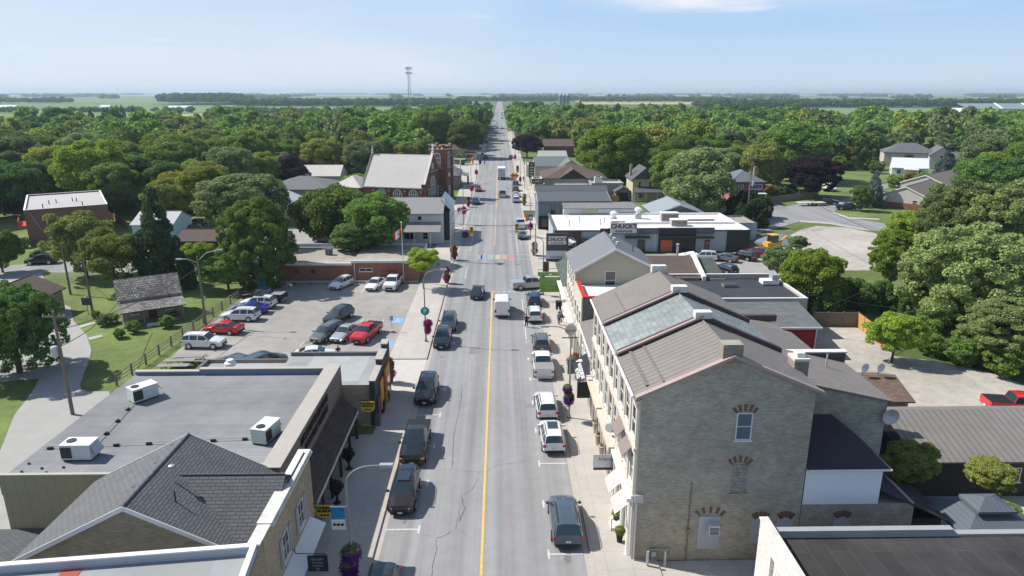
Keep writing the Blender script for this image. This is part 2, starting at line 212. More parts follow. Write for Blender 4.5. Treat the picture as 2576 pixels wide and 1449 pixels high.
# ------------------------------------------------------------------ mesh builder
class M:
    def __init__(s): s.v = []; s.f = []
    def add(s, v, f):
        o = len(s.v); s.v += [tuple(map(float, p)) for p in v]; s.f += [[i+o for i in q] for q in f]; return s
    def box(s, x0, x1, y0, y1, z0, z1):
        if x0 > x1: x0, x1 = x1, x0
        if y0 > y1: y0, y1 = y1, y0
        return s.add([(x0,y0,z0),(x1,y0,z0),(x1,y1,z0),(x0,y1,z0),(x0,y0,z1),(x1,y0,z1),(x1,y1,z1),(x0,y1,z1)],
              [(0,3,2,1),(4,5,6,7),(0,1,5,4),(1,2,6,5),(2,3,7,6),(3,0,4,7)])
    def prism(s, poly, z0, z1):
        n = len(poly); a = sum(poly[i][0]*poly[(i+1)%n][1]-poly[(i+1)%n][0]*poly[i][1] for i in range(n))
        if a < 0: poly = poly[::-1]
        return s.add([(p[0],p[1],z0) for p in poly]+[(p[0],p[1],z1) for p in poly],
              [list(range(n))[::-1], list(range(n, 2*n))]+[(i,(i+1)%n,n+(i+1)%n,n+i) for i in range(n)])
    def slab(s, pts, t):      # planar polygon (top side) thickened downwards
        n = len(pts); return s.add(list(pts)+[(p[0],p[1],p[2]-t) for p in pts], [list(range(n)), list(range(n,2*n))[::-1]]+[(i,n+i,n+(i+1)%n,(i+1)%n) for i in range(n)])
    def quad(s, *p): return s.add(p, [list(range(len(p)))])
    def cyl(s, a, b, r0, r1=None, n=10, cap=True):
        r1 = r0 if r1 is None else r1; a = Vector(a); b = Vector(b); d = (b-a)
        if d.length < 1e-6: return s
        d.normalize(); u = d.orthogonal().normalized(); w = d.cross(u); v = []
        for c, r in ((a, r0), (b, r1)):
            for i in range(n): t = 2*pi*i/n; v.append(c+(u*cos(t)+w*sin(t))*r)
        f = [(i,(i+1)%n,n+(i+1)%n,n+i) for i in range(n)]
        if cap: f += [list(range(n))[::-1], list(range(n,2*n))]
        return s.add(v, f)
    def tube(s, pts, r, n=8):
        for i in range(len(pts)-1):
            ra = r[i] if isinstance(r, (list, tuple)) else r; rb = r[i+1] if isinstance(r, (list, tuple)) else r
            s.cyl(pts[i], pts[i+1], ra, rb, n, i in (0, len(pts)-2))
        return s
    def lathe(s, c, prof, n=12):
        v = []; f = []; m = len(prof)
        for r, z in prof:
            for i in range(n): t = 2*pi*i/n; v.append((c[0]+r*cos(t), c[1]+r*sin(t), c[2]+z))
        for j in range(m-1):
            for i in range(n): f.append((j*n+i, j*n+(i+1)%n, (j+1)*n+(i+1)%n, (j+1)*n+i))
        f += [list(range(n))[::-1], list(range((m-1)*n, m*n))]
        return s.add(v, f)
    def ball(s, c, r, n=10, m=7, sz=1.):
        return s.lathe((c[0],c[1],c[2]), [(max(.001, r*sin(pi*j/m)), -r*sz*cos(pi*j/m)) for j in range(m+1)], n)
    def build(s, name, m, parent=None, W=True, smooth=False):
        me = bpy.data.meshes.new(name); v = s.v
        if parent is not None and W:
            x, y, z, r = XF[parent.name]; c, q = cos(-r), sin(-r)
            v = [((p[0]-x)*c-(p[1]-y)*q, (p[0]-x)*q+(p[1]-y)*c, p[2]-z) for p in v]
        me.from_pydata(v, [], s.f); me.update()
        if smooth:
            for p in me.polygons: p.use_smooth = True
        me.materials.append(m); o = bpy.data.objects.new(name, me); COL.objects.link(o)
        if parent is not None: o.parent = parent; XF[o.name] = XF[parent.name]
        else: XF[o.name] = (0, 0, 0, 0)
        return o
XF = {}
def tag(o, label=None, cat=None, group=None, kind=None):
    if label: o['label'] = label
    if cat: o['category'] = cat
    if group: o['group'] = group
    if kind: o['kind'] = kind
    return o
def thing(name, label, cat, loc=(0,0,0), rz=0., group=None):
    o = bpy.data.objects.new(name, None); COL.objects.link(o); o.empty_display_size = .3
    o.location = loc; o.rotation_euler = (0, 0, rz); XF[o.name] = (loc[0], loc[1], loc[2] if len(loc) > 2 else 0, rz); return tag(o, label, cat, group)
def struct(o): o['kind'] = 'structure'; return o
def copytree(o, parent=None):
    c = o.copy(); COL.objects.link(c); c.parent = parent; XF[c.name] = XF.get(o.name, (0,0,0,0))
    for ch in o.children: copytree(ch, c)
    return c
def text(s, size, m, parent, loc, rot, W=True, name='lettering', ex=.012, sx=1., bold=0.):
    cu = bpy.data.curves.new(name, 'FONT'); cu.body = s; cu.size = size; cu.extrude = ex; cu.align_x = 'CENTER'; cu.align_y = 'CENTER'; cu.offset = bold; cu.resolution_u = 3
    tmp = bpy.data.objects.new('tmp', cu); COL.objects.link(tmp); dg = bpy.context.evaluated_depsgraph_get()
    me = bpy.data.meshes.new_from_object(tmp.evaluated_get(dg)); bpy.data.objects.remove(tmp); me.materials.clear(); me.materials.append(m)
    o = bpy.data.objects.new(name, me); COL.objects.link(o); o.scale = (sx, 1, 1); XF[o.name] = (0,0,0,0)
    if parent is not None:
        x, y, z, r = XF[parent.name]; XF[o.name] = XF[parent.name]
        if W:
            c, q = cos(-r), sin(-r); loc = ((loc[0]-x)*c-(loc[1]-y)*q, (loc[0]-x)*q+(loc[1]-y)*c, loc[2]-z); rot = (rot[0], rot[1], rot[2]-r)
        o.parent = parent
    o.location = loc; o.rotation_euler = rot; return o
FY = lambda: (pi/2, 0, 0)          # text read from -Y
FX = lambda: (pi/2, 0, pi/2)       # text read from +X
FNX = lambda: (pi/2, 0, -pi/2)     # text read from -X
def sheet(name, pts, z, m, kind='structure'):
    pts = [tuple(p[:2]) for p in pts]; n = len(pts)
    if sum(pts[i][0]*pts[(i+1)%n][1]-pts[(i+1)%n][0]*pts[i][1] for i in range(n)) < 0: pts = pts[::-1]
    from mathutils.geometry import tessellate_polygon
    tri = tessellate_polygon([[Vector((p[0], p[1], 0)) for p in pts]])
    mm = M().add([(p[0], p[1], z) for p in pts], [t if (pts[t[1]][0]-pts[t[0]][0])*(pts[t[2]][1]-pts[t[0]][1])-(pts[t[2]][0]-pts[t[0]][0])*(pts[t[1]][1]-pts[t[0]][1]) > 0 else t[::-1] for t in [list(t) for t in tri]])
    o = mm.build(name, m); o['kind'] = kind; return o
def win(parent, x, y, z, w, h, ang, fm=None, gm=None, nx=1, ny=2, W=True, sill=True, arch=False, proud=.0, head=None):
    """window with pane, centred at wall point x,y, sill height z; ang = outward direction in degrees"""
    fm = fm or trim; gm = gm or glass; a = radians(ang); nx_, ny_ = cos(a), sin(a); tx, ty = -sin(a), cos(a)
    def bx(mm, u0, u1, z0, z1, d0, d1):
        v = [(x+tx*u+nx_*d, y+ty*u+ny_*d, zz) for zz in (z0, z1) for (u, d) in ((u0,d0),(u1,d0),(u1,d1),(u0,d1))]
        mm.add(v, [(0,1,2,3),(7,6,5,4),(0,4,5,1),(1,5,6,2),(2,6,7,3),(3,7,4,0)])
    f = M(); t = .07; d0, d1 = -.06, .045+proud
    bx(f, -w/2, -w/2+t, z, z+h, d0, d1); bx(f, w/2-t, w/2, z, z+h, d0, d1); bx(f, -w/2+t, w/2-t, z, z+t, d0, d1); bx(f, -w/2+t, w/2-t, z+h-t, z+h, d0, d1)
    for i in range(1, nx): u = -w/2+w*i/nx; bx(f, u-.02, u+.02, z+t, z+h-t, d0, d1-.012)
    for i in range(1, ny): q = z+h*i/ny; bx(f, -w/2+t, w/2-t, q-.025, q+.025, d0, d1-.006)
    if sill: bx(f, -w/2-.08, w/2+.08, z-.1, z-.002, d0, d1+.06)
    o = f.build('window', fm, parent, W)
    g = M(); bx(g, -w/2+t, w/2-t, z+t, z+h-t, d0+.01, .012+proud); g.build('pane', gm, o, W)
    if head:
        q = M(); bx(q, -w/2-.1, w/2+.1, z+h+.002, z+h+.2, d0, d1+.02); q.build('lintel', head, parent, W)
    return o
def door(parent, x, y, z, w, h, ang, m, W=True):
    a = radians(ang); nx_, ny_ = cos(a), sin(a); tx, ty = -sin(a), cos(a); f = M()
    def bx(mm, u0, u1, z0, z1, d0, d1):
        v = [(x+tx*u+nx_*d, y+ty*u+ny_*d, zz) for zz in (z0, z1) for (u, d) in ((u0,d0),(u1,d0),(u1,d1),(u0,d1))]
        mm.add(v, [(0,1,2,3),(7,6,5,4),(0,4,5,1),(1,5,6,2),(2,6,7,3),(3,7,4,0)])
    bx(f, -w/2, w/2, z, z+h, -.05, .04); o = f.build('door', m, parent, W)
    k = M(); bx(k, w/2-.16, w/2-.1, z+h*.45, z+h*.5, .04, .1); k.build('handle', chrome, o, W); return o
def gable(parent, x0, x1, y0, y1, ze, zr, axis, roofm, wallm, over=.35, rp=.5, z0=0., W=True, ze2=None, walls=True, t=.14, fascia=None, rn='roof'):
    ze2 = ze if ze2 is None else ze2
    if axis == 'Y': a0, a1, b0, b1 = x0, x1, y0, y1; mk = lambda a, b, z: (a, b, z)
    else: a0, a1, b0, b1 = y0, y1, x0, x1; mk = lambda a, b, z: (b, a, z)
    ar = a0+(a1-a0)*rp
    if walls:
        n = 5; prof = [(a0, z0), (a1, z0), (a1, ze2-.03), (ar, zr-.03), (a0, ze-.03)]; v = [mk(a, b0, z) for a, z in prof]+[mk(a, b1, z) for a, z in prof]
        f = [list(range(n))[::-1], list(range(n, 2*n))]+[(i,(i+1)%n,n+(i+1)%n,n+i) for i in range(n)]
        if axis != 'Y': f = [q[::-1] for q in f]
        f = [q[::-1] for q in f] if axis == 'X' and False else f
        M().add(v, f).build('wall', wallm, parent, W)
    s0 = (zr-ze)/(ar-a0); s1 = (zr-ze2)/(a1-ar); r = M(); e0, e1 = ze-s0*over, ze2-s1*over
    ob = over*.6
    for (aa, ea) in ((a0-over, e0), (a1+over, e1)):
        p = [mk(aa, b0-ob, ea), mk(aa, b1+ob, ea), mk(ar, b1+ob, zr), mk(ar, b0-ob, zr)]
        nrm = (Vector(p[1])-Vector(p[0])).cross(Vector(p[2])-Vector(p[1]))
        if nrm.z < 0: p = p[::-1]
        r.slab([(q[0], q[1], q[2]+t) for q in p], t)
    ro = r.build(rn, roofm, parent, W)
    c = M(); c.cyl(mk(ar, b0-ob, zr+t), mk(ar, b1+ob, zr+t), .07, n=6); c.build('ridge_cap', roofm, ro, W)
    if fascia:
        for bb, dd in ((b0-ob, -.05), (b1+ob, .05)):
            fm = M()
            for (aa, ea) in ((a0-over, e0), (a1+over, e1)):
                p = [mk(aa, bb, ea-.12), mk(ar, bb, zr-.12), mk(ar, bb, zr+t+.01), mk(aa, bb, ea+t+.01)]; q = [mk(aa, bb+dd, ea-.12), mk(ar, bb+dd, zr-.12), mk(ar, bb+dd, zr+t+.01), mk(aa, bb+dd, ea+t+.01)]
                fm.add(p+q, [(0,1,2,3),(4,7,6,5),(0,4,5,1),(1,5,6,2),(2,6,7,3),(3,7,4,0)])
            fm.build('bargeboard', fascia, ro, W)
    return ro
def hip(parent, x0, x1, y0, y1, ze, zr, roofm, wallm, over=.4, z0=0., W=True, t=.12, walls=True):
    if walls: M().box(x0, x1, y0, y1, z0, ze).build('wall', wallm, parent, W)
    X0, X1, Y0, Y1 = x0-over, x1+over, y0-over, y1+over; w = min(X1-X0, Y1-Y0)/2
    if X1-X0 > Y1-Y0: a, b = (X0+w, (Y0+Y1)/2, zr), (X1-w-.01, (Y0+Y1)/2, zr)
    else: a, b = ((X0+X1)/2, Y0+w, zr), ((X0+X1)/2, Y1-w-.01, zr)
    c = [(X0,Y0,ze),(X1,Y0,ze),(X1,Y1,ze),(X0,Y1,ze)]
    if X1-X0 > Y1-Y0: fs = [(c[0],c[1],b,a),(c[2],c[3],a,b),(c[1],c[2],b),(c[3],c[0],a)]
    else: fs = [(c[1],c[2],b,a),(c[3],c[0],a,b),(c[0],c[1],a),(c[2],c[3],b)]
    r = M()
    for f in fs: r.quad(*f)
    r.box(X0, X1, Y0, Y1, ze-.18, ze); return r.build('roof', roofm, parent, W)
def flat(parent, x0, x1, y0, y1, z, ph, roofm, wallm, copm, t=.3, z0=0., W=True, sides='NESW', hs={}):
    M().box(x0, x1, y0, y1, z0, z).build('wall', wallm, parent, W)
    M().quad((x0,y0,z+.004),(x1,y0,z+.004),(x1,y1,z+.004),(x0,y1,z+.004)).build('roof', roofm, parent, W)
    p = M(); c = M()
    for sd_ in sides:
        h = hs.get(sd_, ph)
        bb = {'S': (x0, x1, y0, y0+t), 'N': (x0, x1, y1-t, y1), 'W': (x0, x0+t, y0+t, y1-t), 'E': (x1-t, x1, y0+t, y1-t)}[sd_]
        p.box(*bb, z+.002, z+h); c.box(bb[0]-.04, bb[1]+.04, bb[2]-.04 if sd_ in 'SN' else bb[2], bb[3]+.04 if sd_ in 'SN' else bb[3], z+h, z+h+.07+(.003 if sd_ in 'EW' else 0))
    po = p.build('parapet', wallm, parent, W); c.build('coping', copm, po, W); return po
# ================================================================== SETTING
gm_ = mat('ground_green', (.085, .125, .035), .95, .2, .02, big=.3)
sheet('ground', [(-40000,-300),(40000,-300),(40000,40000),(-40000,40000)], -.08, gm_)
sheet('lawn', [(-140,40),(-12,40),(-12,200),(-140,200)], -.06, grassm)
sheet('lawn', [(12,150),(180,150),(180,330),(12,330)], -.06, grassm)
sheet('lawn', [(36,74),(90,60),(90,150),(36,150)], -.06, drygr)
sheet('road', [(-8.1,-30),(5.55,-30),(5.55,2300),(-8.1,2300)], 0, asphalt)
tarm = mat('road_wear', (.21, .21, .215), .9, .1, .8, big=.07)
# cross street on the left and side roads
sheet('side_street', [(-8.1,146),(-8.1,166),(-60,172),(-60,160)], -.004, asphalt)
sheet('parking_lot', [(-12.3,55),(-12.3,101.3),(-36.6,101.3),(-37,90),(-36.9,78),G('E',1160,1345),G('E',1480,1350),G('E',1500,1395),G('E',1440,1425),(-32,56)], -.02, lotm)
sheet('back_lot', [(-12.3,112),(-12.3,128),(-22,128),(-40,146),(-48,146),(-40,112)], -.02, lotm)
sheet('lane', [G('E',0,810),G('E',60,740),G('E',290,770),G('E',300,830),G('E',400,960),G('E',480,1000),G('E',500,1090),G('E',590,1190),G('E',622,1290),G('E',600,1380),G('E',570,1449),G('A',505,240),G('A',520,283),G('A',690,280),(-32,52),(-31.2,37.6),(-31.2,20),(-60,20),G('A',0,660),G('A',90,430),G('A',200,290),G('A',250,200),(-62,62),G('E',40,900)], -.02, laneM)
sheet('back_street', [G('E',0,830),G('E',0,720),G('E',90,712),G('E',370,695),(-66,119),(-40,122),(-40,113),(-60,108),G('E',300,765)], -.015, asphalt)
sheet('driveway', [G('E',820,510),G('E',870,505),G('E',975,590),G('E',920,610)], -.01, tarm)
sheet('path', [G('E',535,1125),G('E',640,1098),G('E',650,1108),G('E',545,1140)], -.01, conc)
sheet('path', [G('E',595,1205),G('E',690,1185),G('E',700,1198),G('E',612,1222)], -.01, conc)
sheet('gravel_lot', [(13,36),(13,47),(36,80),G('J',60,1312),G('J',380,1312),G('J',575,1449),G('D',1110,60),G('D',1330,85),G('D',1700,160),G('D',1921,240),(75,50),(60,30)], -.02, gravel)
sheet('parking_lot', [(9.9,80),(9.9,119.9),(47,119.9),(50,112),(48,92),(34,86),(28,86)], -.021, lotm)
sheet('gravel_lot', [(45,118),G('J',0,655),G('J',110,628),G('J',330,640),G('J',560,690),(78,108),G('J',470,930),G('J',200,930),G('J',0,860),(45,105)], -.03, gravel)
sheet('side_street', [G('J',0,478),G('J',230,480),G('J',360,415),G('J',480,385),G('J',560,345),G('J',720,335),G('J',860,345),G('J',700,362),G('J',600,370),G('J',400,440),G('J',215,540),G('J',330,572),G('J',540,605),G('J',700,640),G('J',700,680),G('J',430,652),G('J',200,610),G('J',0,598),(47,132),(47,150)], -.015, asphalt)
sheet('driveway', [G('I',1085,380),G('I',1110,375),G('I',1275,455),G('I',1130,460)], -.012, tarm)
sheet('sidewalk', [G('J',0,592),G('J',200,604),G('J',430,646),G('J',520,665),G('J',425,655),G('J',200,616),G('J',0,602)], .0, conc)
sheet('sidewalk', [G('J',225,532),G('J',330,568),G('J',540,580),G('J',540,588),G('J',330,578),G('J',215,542)], .0, conc)
def kerb_run(y0, y1, side):
    if side < 0: M().box(-8.30, -8.1, y0, y1, -.05, .13).build('kerb', kerbm)['kind'] = 'structure'; M().box(-12.25, -8.302, y0, y1, -.05, .127).build('sidewalk', conc)['kind'] = 'structure'
    else: M().box(5.55, 5.75, y0, y1, -.05, .13).build('kerb', kerbm)['kind'] = 'structure'; M().box(5.752, 9.6, y0, y1, -.05, .127).build('sidewalk', conc)['kind'] = 'structure'
for a, b in ((-20, 61.2), (69.5, 145.5), (166.5, 440)): kerb_run(a, b, -1)
for a, b in ((-20, 157), (166, 520)): kerb_run(a, b, 1)
sheet('sidewalk', [(-12.25,61.2),(-8.1,61.2),(-8.1,69.5),(-12.25,69.5)], .02, mat('pale_apron', (.48, .46, .43), .9, .08, 1.))
sheet('gutter', [(-8.1,-20),(-7.7,-20),(-7.7,440),(-8.1,440)], .006, kerbm); sheet('gutter', [(5.15,-20),(5.55,-20),(5.55,500),(5.15,500)], .006, kerbm)
sheet('sidewalk', [(8,20),(60,20),(60,35.9),(8,35.9)], .05, conc)
sheet('sidewalk', [(9.6,112),(9.9,112),(9.9,142),(9.6,142)], .03, conc)
M().box(-13.65,-12.252,29,52.1,-.05,.124).build('sidewalk', conc)['kind'] = 'structure'
sheet('grass_patch', [(-13.6,52.2),(-10.9,52.4),(-10.9,53.9),(-13.6,53.9)], .14, grassm)
sheet('lawn', [(-13,168),(-12.3,168),(-12.3,200),(-13,200),(-16,194),(-16,170)], .01, mat('bright_lawn', (.10, .19, .025), .95, .15, 1.5))
# painted markings
yl = M(); mk = lambda m, x0, x1, y0, y1, z=.009: m.add([(x0,y0,z),(x1,y0,z),(x1,y1,z),(x0,y1,z)], [(0,1,2,3)])
mk(yl, -1.36, -1.2, 0, 95.6); mk(yl, -1.2, -1.08, 128, 157); mk(yl, -1.2, -1.08, 168, 300); mk(yl, -1.5, -1.08, 127.7, 127.99)
mk(yl, -1.14, -1.02, 305, 2200)
struct(yl.build('yellow_line', yel))
ty = [36.7+5.47*i for i in range(7)]; w = M()
for i, y in enumerate(ty):
    mk(w, 2.87, 2.99, y-.45, y+.45, .009)
    mk(w, 2.99, 5.1 if i < 3 else 3.5, y-.06, y+.06, .009)
for y in [39.4+5.6*i for i in range(5)]+[74.5, 80]:
    mk(w, -5.6, -5.48, y-.45, y+.45); mk(w, -7.75, -5.6, y-.06, y+.06)
for y in (75, 80.5, 86): mk(w, 2.87, 2.99, y-.45, y+.45); mk(w, 2.99, 4.6, y-.05, y+.05)
mk(w, 2.9, 3, 75, 92)
for i in range(8): mk(w, -1.2+i*.75, -.85+i*.75, 95.6, 95.9)
mk(w, -7.8, 5.2, 119.2, 119.3); mk(w, -7.8, 5.2, 115.9, 116.)
for i in range(7): mk(w, -8+.0, -5.6, 104+i*1.2, 104.1+i*1.2) if i < 6 else None
mk(w, -5.65, -5.55, 103, 110.5); mk(w, -7.9, -5.6, 123, 123.1); mk(w, -5.65, -5.55, 122, 141)
for i in range(9): mk(w, 3.2, 5.2, 122.5+i*1.6, 122.6+i*1.6)
mk(w, 3.05, 3.15, 120.5, 137)
for i in range(14): mk(w, 3.05, 3.15, 176+i*7, 177+i*7); mk(w, -5.65, -5.55, 185+i*7, 186+i*7)
struct(w.build('white_line', whp))
for k, (xx, c) in enumerate([(285, (.31,.29,.36)), (313, (.20,.32,.45)), (368, (.27,.35,.27)), (418, (.42,.40,.26)), (468, (.38,.30,.25)), (520, (.45,.20,.19))]):
    x, y = G('H', xx, 818); q = M(); mk(q, x-.45, x+.45, 116.1, 119.1, .011); struct(q.build('painted_block', mat('rainbow_paint_%s' % 'abcdef'[k], c, .8, .12, 3.)))
w = M()
for a, b in ((('F',585,1265),('F',620,1230)),(('F',1000,1100),('F',1020,1075)),(('F',1110,1175),('F',1160,1078)),(('F',905,1265),('F',940,1230)),(('F',1000,905),('F',1030,870)),(('F',1060,1265),('F',1120,1180)),(('F',765,1260),('F',790,1235))):
    p, q = Vector(G(*a)), Vector(G(*b)); d = (q-p).normalized(); n = Vector((-d.y, d.x))*.05
    w.add([(*(p-n), -.012), (*(p+n), -.012), (*(q+n), -.012), (*(q-n), -.012)], [(3,2,1,0)])
struct(w.build('bay_line', whp))
hb = mat('faded_blue_paint', (.20, .36, .58), .85, .35, 4.)
for x, y in (('F',)*0, ) if False else ((1180, 1253), (1252, 1090)):
    X, Y = G('F', x, y); s = M()
    s.add([(X-.75, Y-1, -.014), (X+.75, Y-1, -.014), (X+.75, Y+1, -.014), (X-.75, Y+1, -.014)], [(0,1,2,3)]); struct(s.build('accessible_bay_mark', hb))
    s = M(); cc = [(X+.35*cos(a)-.05, Y-.2+.35*sin(a)) for a in [pi*.9+i*pi*1.25/8 for i in range(9)]]
    for i in range(8): s.add([(*cc[i], -.009), (*cc[i+1], -.009), (cc[i+1][0]*.8+X*.2, cc[i+1][1]*.8+(Y-.2)*.2, -.009), (cc[i][0]*.8+X*.2, cc[i][1]*.8+(Y-.2)*.2, -.009)], [(0,1,2,3)])
    s.box(X-.1, X, Y-.2, Y+.5, -.012, -.008); s.box(X, X+.3, Y-.25, Y-.15, -.012, -.008); s.lathe((X-.05, Y+.65, -.012), [(.1, 0), (.1, .004)], 8); struct(s.build('wheelchair_symbol', whp))
# cracks and sealed seams in the road
cr = M()
def crack(pts, wd=.035):
    wd *= .62
    out = []
    for i in range(len(pts)-1):
        p, q = Vector(pts[i]), Vector(pts[i+1]); n = max(2, int((q-p).length/.22))
        for k in range(n): r = p.lerp(q, k/n); out.append((r.x+random.uniform(-.055,.055), r.y+random.uniform(-.05,.05)))
    for i in range(len(out)-1):
        p, q = Vector(out[i]), Vector(out[i+1]); d = (q-p); 
        if d.length < 1e-3: continue
        d.normalize(); ww = wd*random.uniform(.4, 1.3); n_ = Vector((-d.y, d.x))*ww
        cr.add([(*(p-n_), .007), (*(q-n_), .007), (*(q+n_), .007), (*(p+n_), .007)], [(0,1,2,3)])
crack([G('B',*p) for p in ((1210,1449),(1235,1300),(1245,1205),(1290,1195),(1360,1150))]); crack([G('B',*p) for p in ((1360,1150),(1385,1050),(1405,980),(1400,940),(1470,900),(1505,820))], .03)
crack([G('B',*p) for p in ((1385,1100),(1420,1020),(1400,950))], .06); crack([G('B',*p) for p in ((1150,1190),(1240,1205))], .02)
crack([G('B',*p) for p in ((1340,770),(1350,560),(1380,430),(1400,300),(1405,240))], .05); crack([G('B',*p) for p in ((1280,770),(1340,775),(1420,785),(1540,790))], .02)
crack([G('B',*p) for p in ((1405,240),(1460,220),(1465,100),(1500,60))], .02); crack([G('C',*p) for p in ((20,800),(120,745),(330,720))], .02); crack([G('B',*p) for p in ((1360,1150),(1430,1190),(1500,1210))], .015)
crack([G('F',*p) for p in ((-10,1190),(240,1190),(540,1213))], .03); crack([G('F',*p) for p in ((1395,990),(1365,1045),(1290,1210),(1300,1240),(1260,1300))], .02)
crack([G('H',*p) for p in ((180,848),(300,850),(420,855),(600,875))], .03)
pt = M()
for (x, y, w_, h_) in ((2.2,57.5,.9,.9),(-3.6,71,1.2,2.2),(3.6,83,.8,1.6),(-4.6,97,1.6,1.1),(1.7,139,1.4,3),(-3.2,176,1.5,5),(2.0,205,1.2,3)): mk(pt, x, x+w_, y, y+h_, .003)
struct(pt.build('road_patch', mat('patch_asphalt', (.205,.205,.21), .9, .12, 1.)))
st_ = mat('oil_stain', (.17,.168,.165), .85, .3, 4.); pt = M()
for i in range(34):
    x, y = (random.choice((4.1,4.3,-6.7,-6.6)), random.uniform(34,92)) if i < 20 else (random.uniform(-34,-14), random.uniform(66,99)); n_ = 9; r0 = random.uniform(.12,.38)
    pt.add([(x+r0*random.uniform(.6,1.2)*cos(2*pi*k/n_), y+r0*1.5*random.uniform(.6,1.2)*sin(2*pi*k/n_), .0035 if i < 20 else -.0165) for k in range(n_)], [list(range(n_))])
struct(pt.build('oil_stain', st_))
struct(cr.build('road_crack', mat('crack_tar', (.10, .10, .10), .9, .1)))
mh = M(); 
for p in (('H',435,853,.45),('Q3',1025,1215,.0),('H',760,1388,.3)):
    if p[3]: X, Y = G(*p[:3]); mh.lathe((X, Y, .004), [(p[3], 0), (p[3], .01)], 14)
struct(mh.build('manhole_cover', darkm))
# distant fields
def field(x0, x1, y0, y1, col, z): sheet('field', [(x0,y0),(x1,y0),(x1+(y1-y0)*.05,y1),(x0+(y1-y0)*.05,y1)], z, mat('field_%g_%g' % (x0, y0), col, .95, .08, .01, big=.1))
fg = (.12, .22, .05); fy = (.36, .33, .15); fo = (.12, .18, .06)
field(-1000,-130,440,985, (.10,.19,.04), -.07); field(-560,-150,600,700, (.13,.2,.06), -.066); field(-420,-200,880,960, fy, -.062); field(-2600,-300,1020,1850, (.11,.18,.05), -.07); field(-700,-100,1030,1400, (.13,.2,.06), -.066)
field(60,460,560,1300,(.10,.165,.05), -.07); field(160,1400,505,1320,(.15,.205,.08),-.066); field(480,1300,640,760,(.24,.27,.14),-.062); field(-100,420,900,1150,fo,-.06)
field(200,1000,1700,2700,fy,-.07); field(-800,200,1620,2200, (.09,.15,.05), -.07); field(1000,3400,1420,3100,fo,-.07); field(-3600,-900,1950,3100,fo,-.07); field(-6000,9000,3300,4100,fo,-.08+.03); field(-6000,9000,4500,5300,(.11,.17,.06),-.05); field(-8000,9000,6000,7300,fy,-.05)
# ================================================================== BUILDINGS (left of the street)
# grey shingled gable building with a wing to the street
b = thing('gabled_shop', 'brick building with dark grey shingle gable roof, in front of the long museum roof', 'building', (-19,34,0))
gable(b, -24.6,-13.3, 30.3,37.4, 5.1, 8.0, 'Y', shGy, brickY2, over=.4, z0=0, fascia=trim)
wr = M()
for s_ in (-1, 1):
    p = [(-18.4,33.9,7.36), (-12.05,33.9,7.36), (-12.05,33.9+s_*3.55,5.0), (-13.2,33.9+s_*3.55,5.0)] if s_ > 0 else [(-18.4,33.9,7.36),(-13.2,30.35,5.0),(-12.05,30.35,5.0),(-12.05,33.9,7.36)]
    wr.slab([(a,c,z+.2) for a,c,z in p][::-1] if s_ > 0 else [(a,c,z+.2) for a,c,z in p], .15)
w_ = wr.build('wing_roof', shG, b); c = M(); c.cyl((-18.4,33.9,7.57),(-12.1,33.9,7.57),.07,n=6); c.build('ridge_cap', shG, w_)
M().box(-12.35,-11.8,29.2,37.6,0,6.85).build('street_wall', brickY2, b)
c = M(); c.box(-12.45,-11.7,30.2,37.66,6.852,7.0); c.box(-12.4,-11.75,28.5,30.19,6.852,6.93); c.box(-12.1,-11.62,30.2,37.7,6.75,6.85); c.build('stone_coping', stW, b); M().box(-12.0,-11.95,33.9,37.2,7.001,7.06).build('cable_tray', blackM, b)
for y in (32.1, 35.0): 
    o = win(b, -11.8, y, 3.5, 1.0, 1.6, 0, nx=2)
    for k_ in (-.95, .56): sh = M(); sh.box(-11.79,-11.73,y+k_,y+k_+.39,3.45,5.15); sh.build('shutter', mat('grey_shutter', (.3,.32,.34), .7, .05), b)
aw = M(); aw.slab([(-11.79,29.4,3.0),(-10.85,29.4,2.55),(-10.85,36.6,2.55),(-11.79,36.6,3.0)], .06); aw.build('metal_awning', white, b)
for y in (36.6, 41.2):
    pass
for xx, yy in ((370,0),(0,0)): pass
for (u, v) in ((1085,640),(965,775),(820,925)):
    X, Y = G('A', u, v, 7.3 if u > 1000 else 7.3); Y = max(31.2, min(37, Y)); m_ = M(); m_.lathe((-19.55, Y-.0, 7.72), [(.22,0),(.26,.1),(.2,.16)], 10); m_.build('roof_vent', dcop, b)
v_ = M(); v_.cyl((-17.9,33.2,7.3),(-17.9,33.2,8.5),.05,n=8); v_.lathe((-17.9,33.2,8.45),[(.1,0),(.16,.06),(.16,.12),(.05,.16)],10); v_.lathe((-17.9,33.2,7.35),[(.2,0),(.06,.25)],10); v_.build('flue', galv, b)
v_ = M(); v_.cyl((-17.2,31.8,6.9),(-17.2,31.8,7.9),.04,n=8); v_.lathe((-17.2,31.8,6.95),[(.14,0),(.05,.2)],8); v_.build('vent_pipe', darkm, b)
M().box(-16.9,-16.6,30.1,30.28,5.0,5.25).build('floodlight', galv, b)
# pale flat roof, bottom left
b = thing('flat_roofed_shop', 'flat pale roof with white metal parapet and a red strip at the bottom left corner', 'building', (-11.9,28.55,0), radians(6.2))
flat(b, -22,0, -20,0, 6.55, .42, membL, mat('pale_metal_wall',(.38,.42,.46),.6,.06), white, t=.2, W=False); M().box(.002,.05,-20,-.02,0,6.5).build('street_wall', brickY2, b, False)
M().box(-8.7,-7.8,-10,-.3,6.556,6.575).build('red_strip', mat('faded_red_membrane', (.38,.09,.06), .9, .1), b, False)
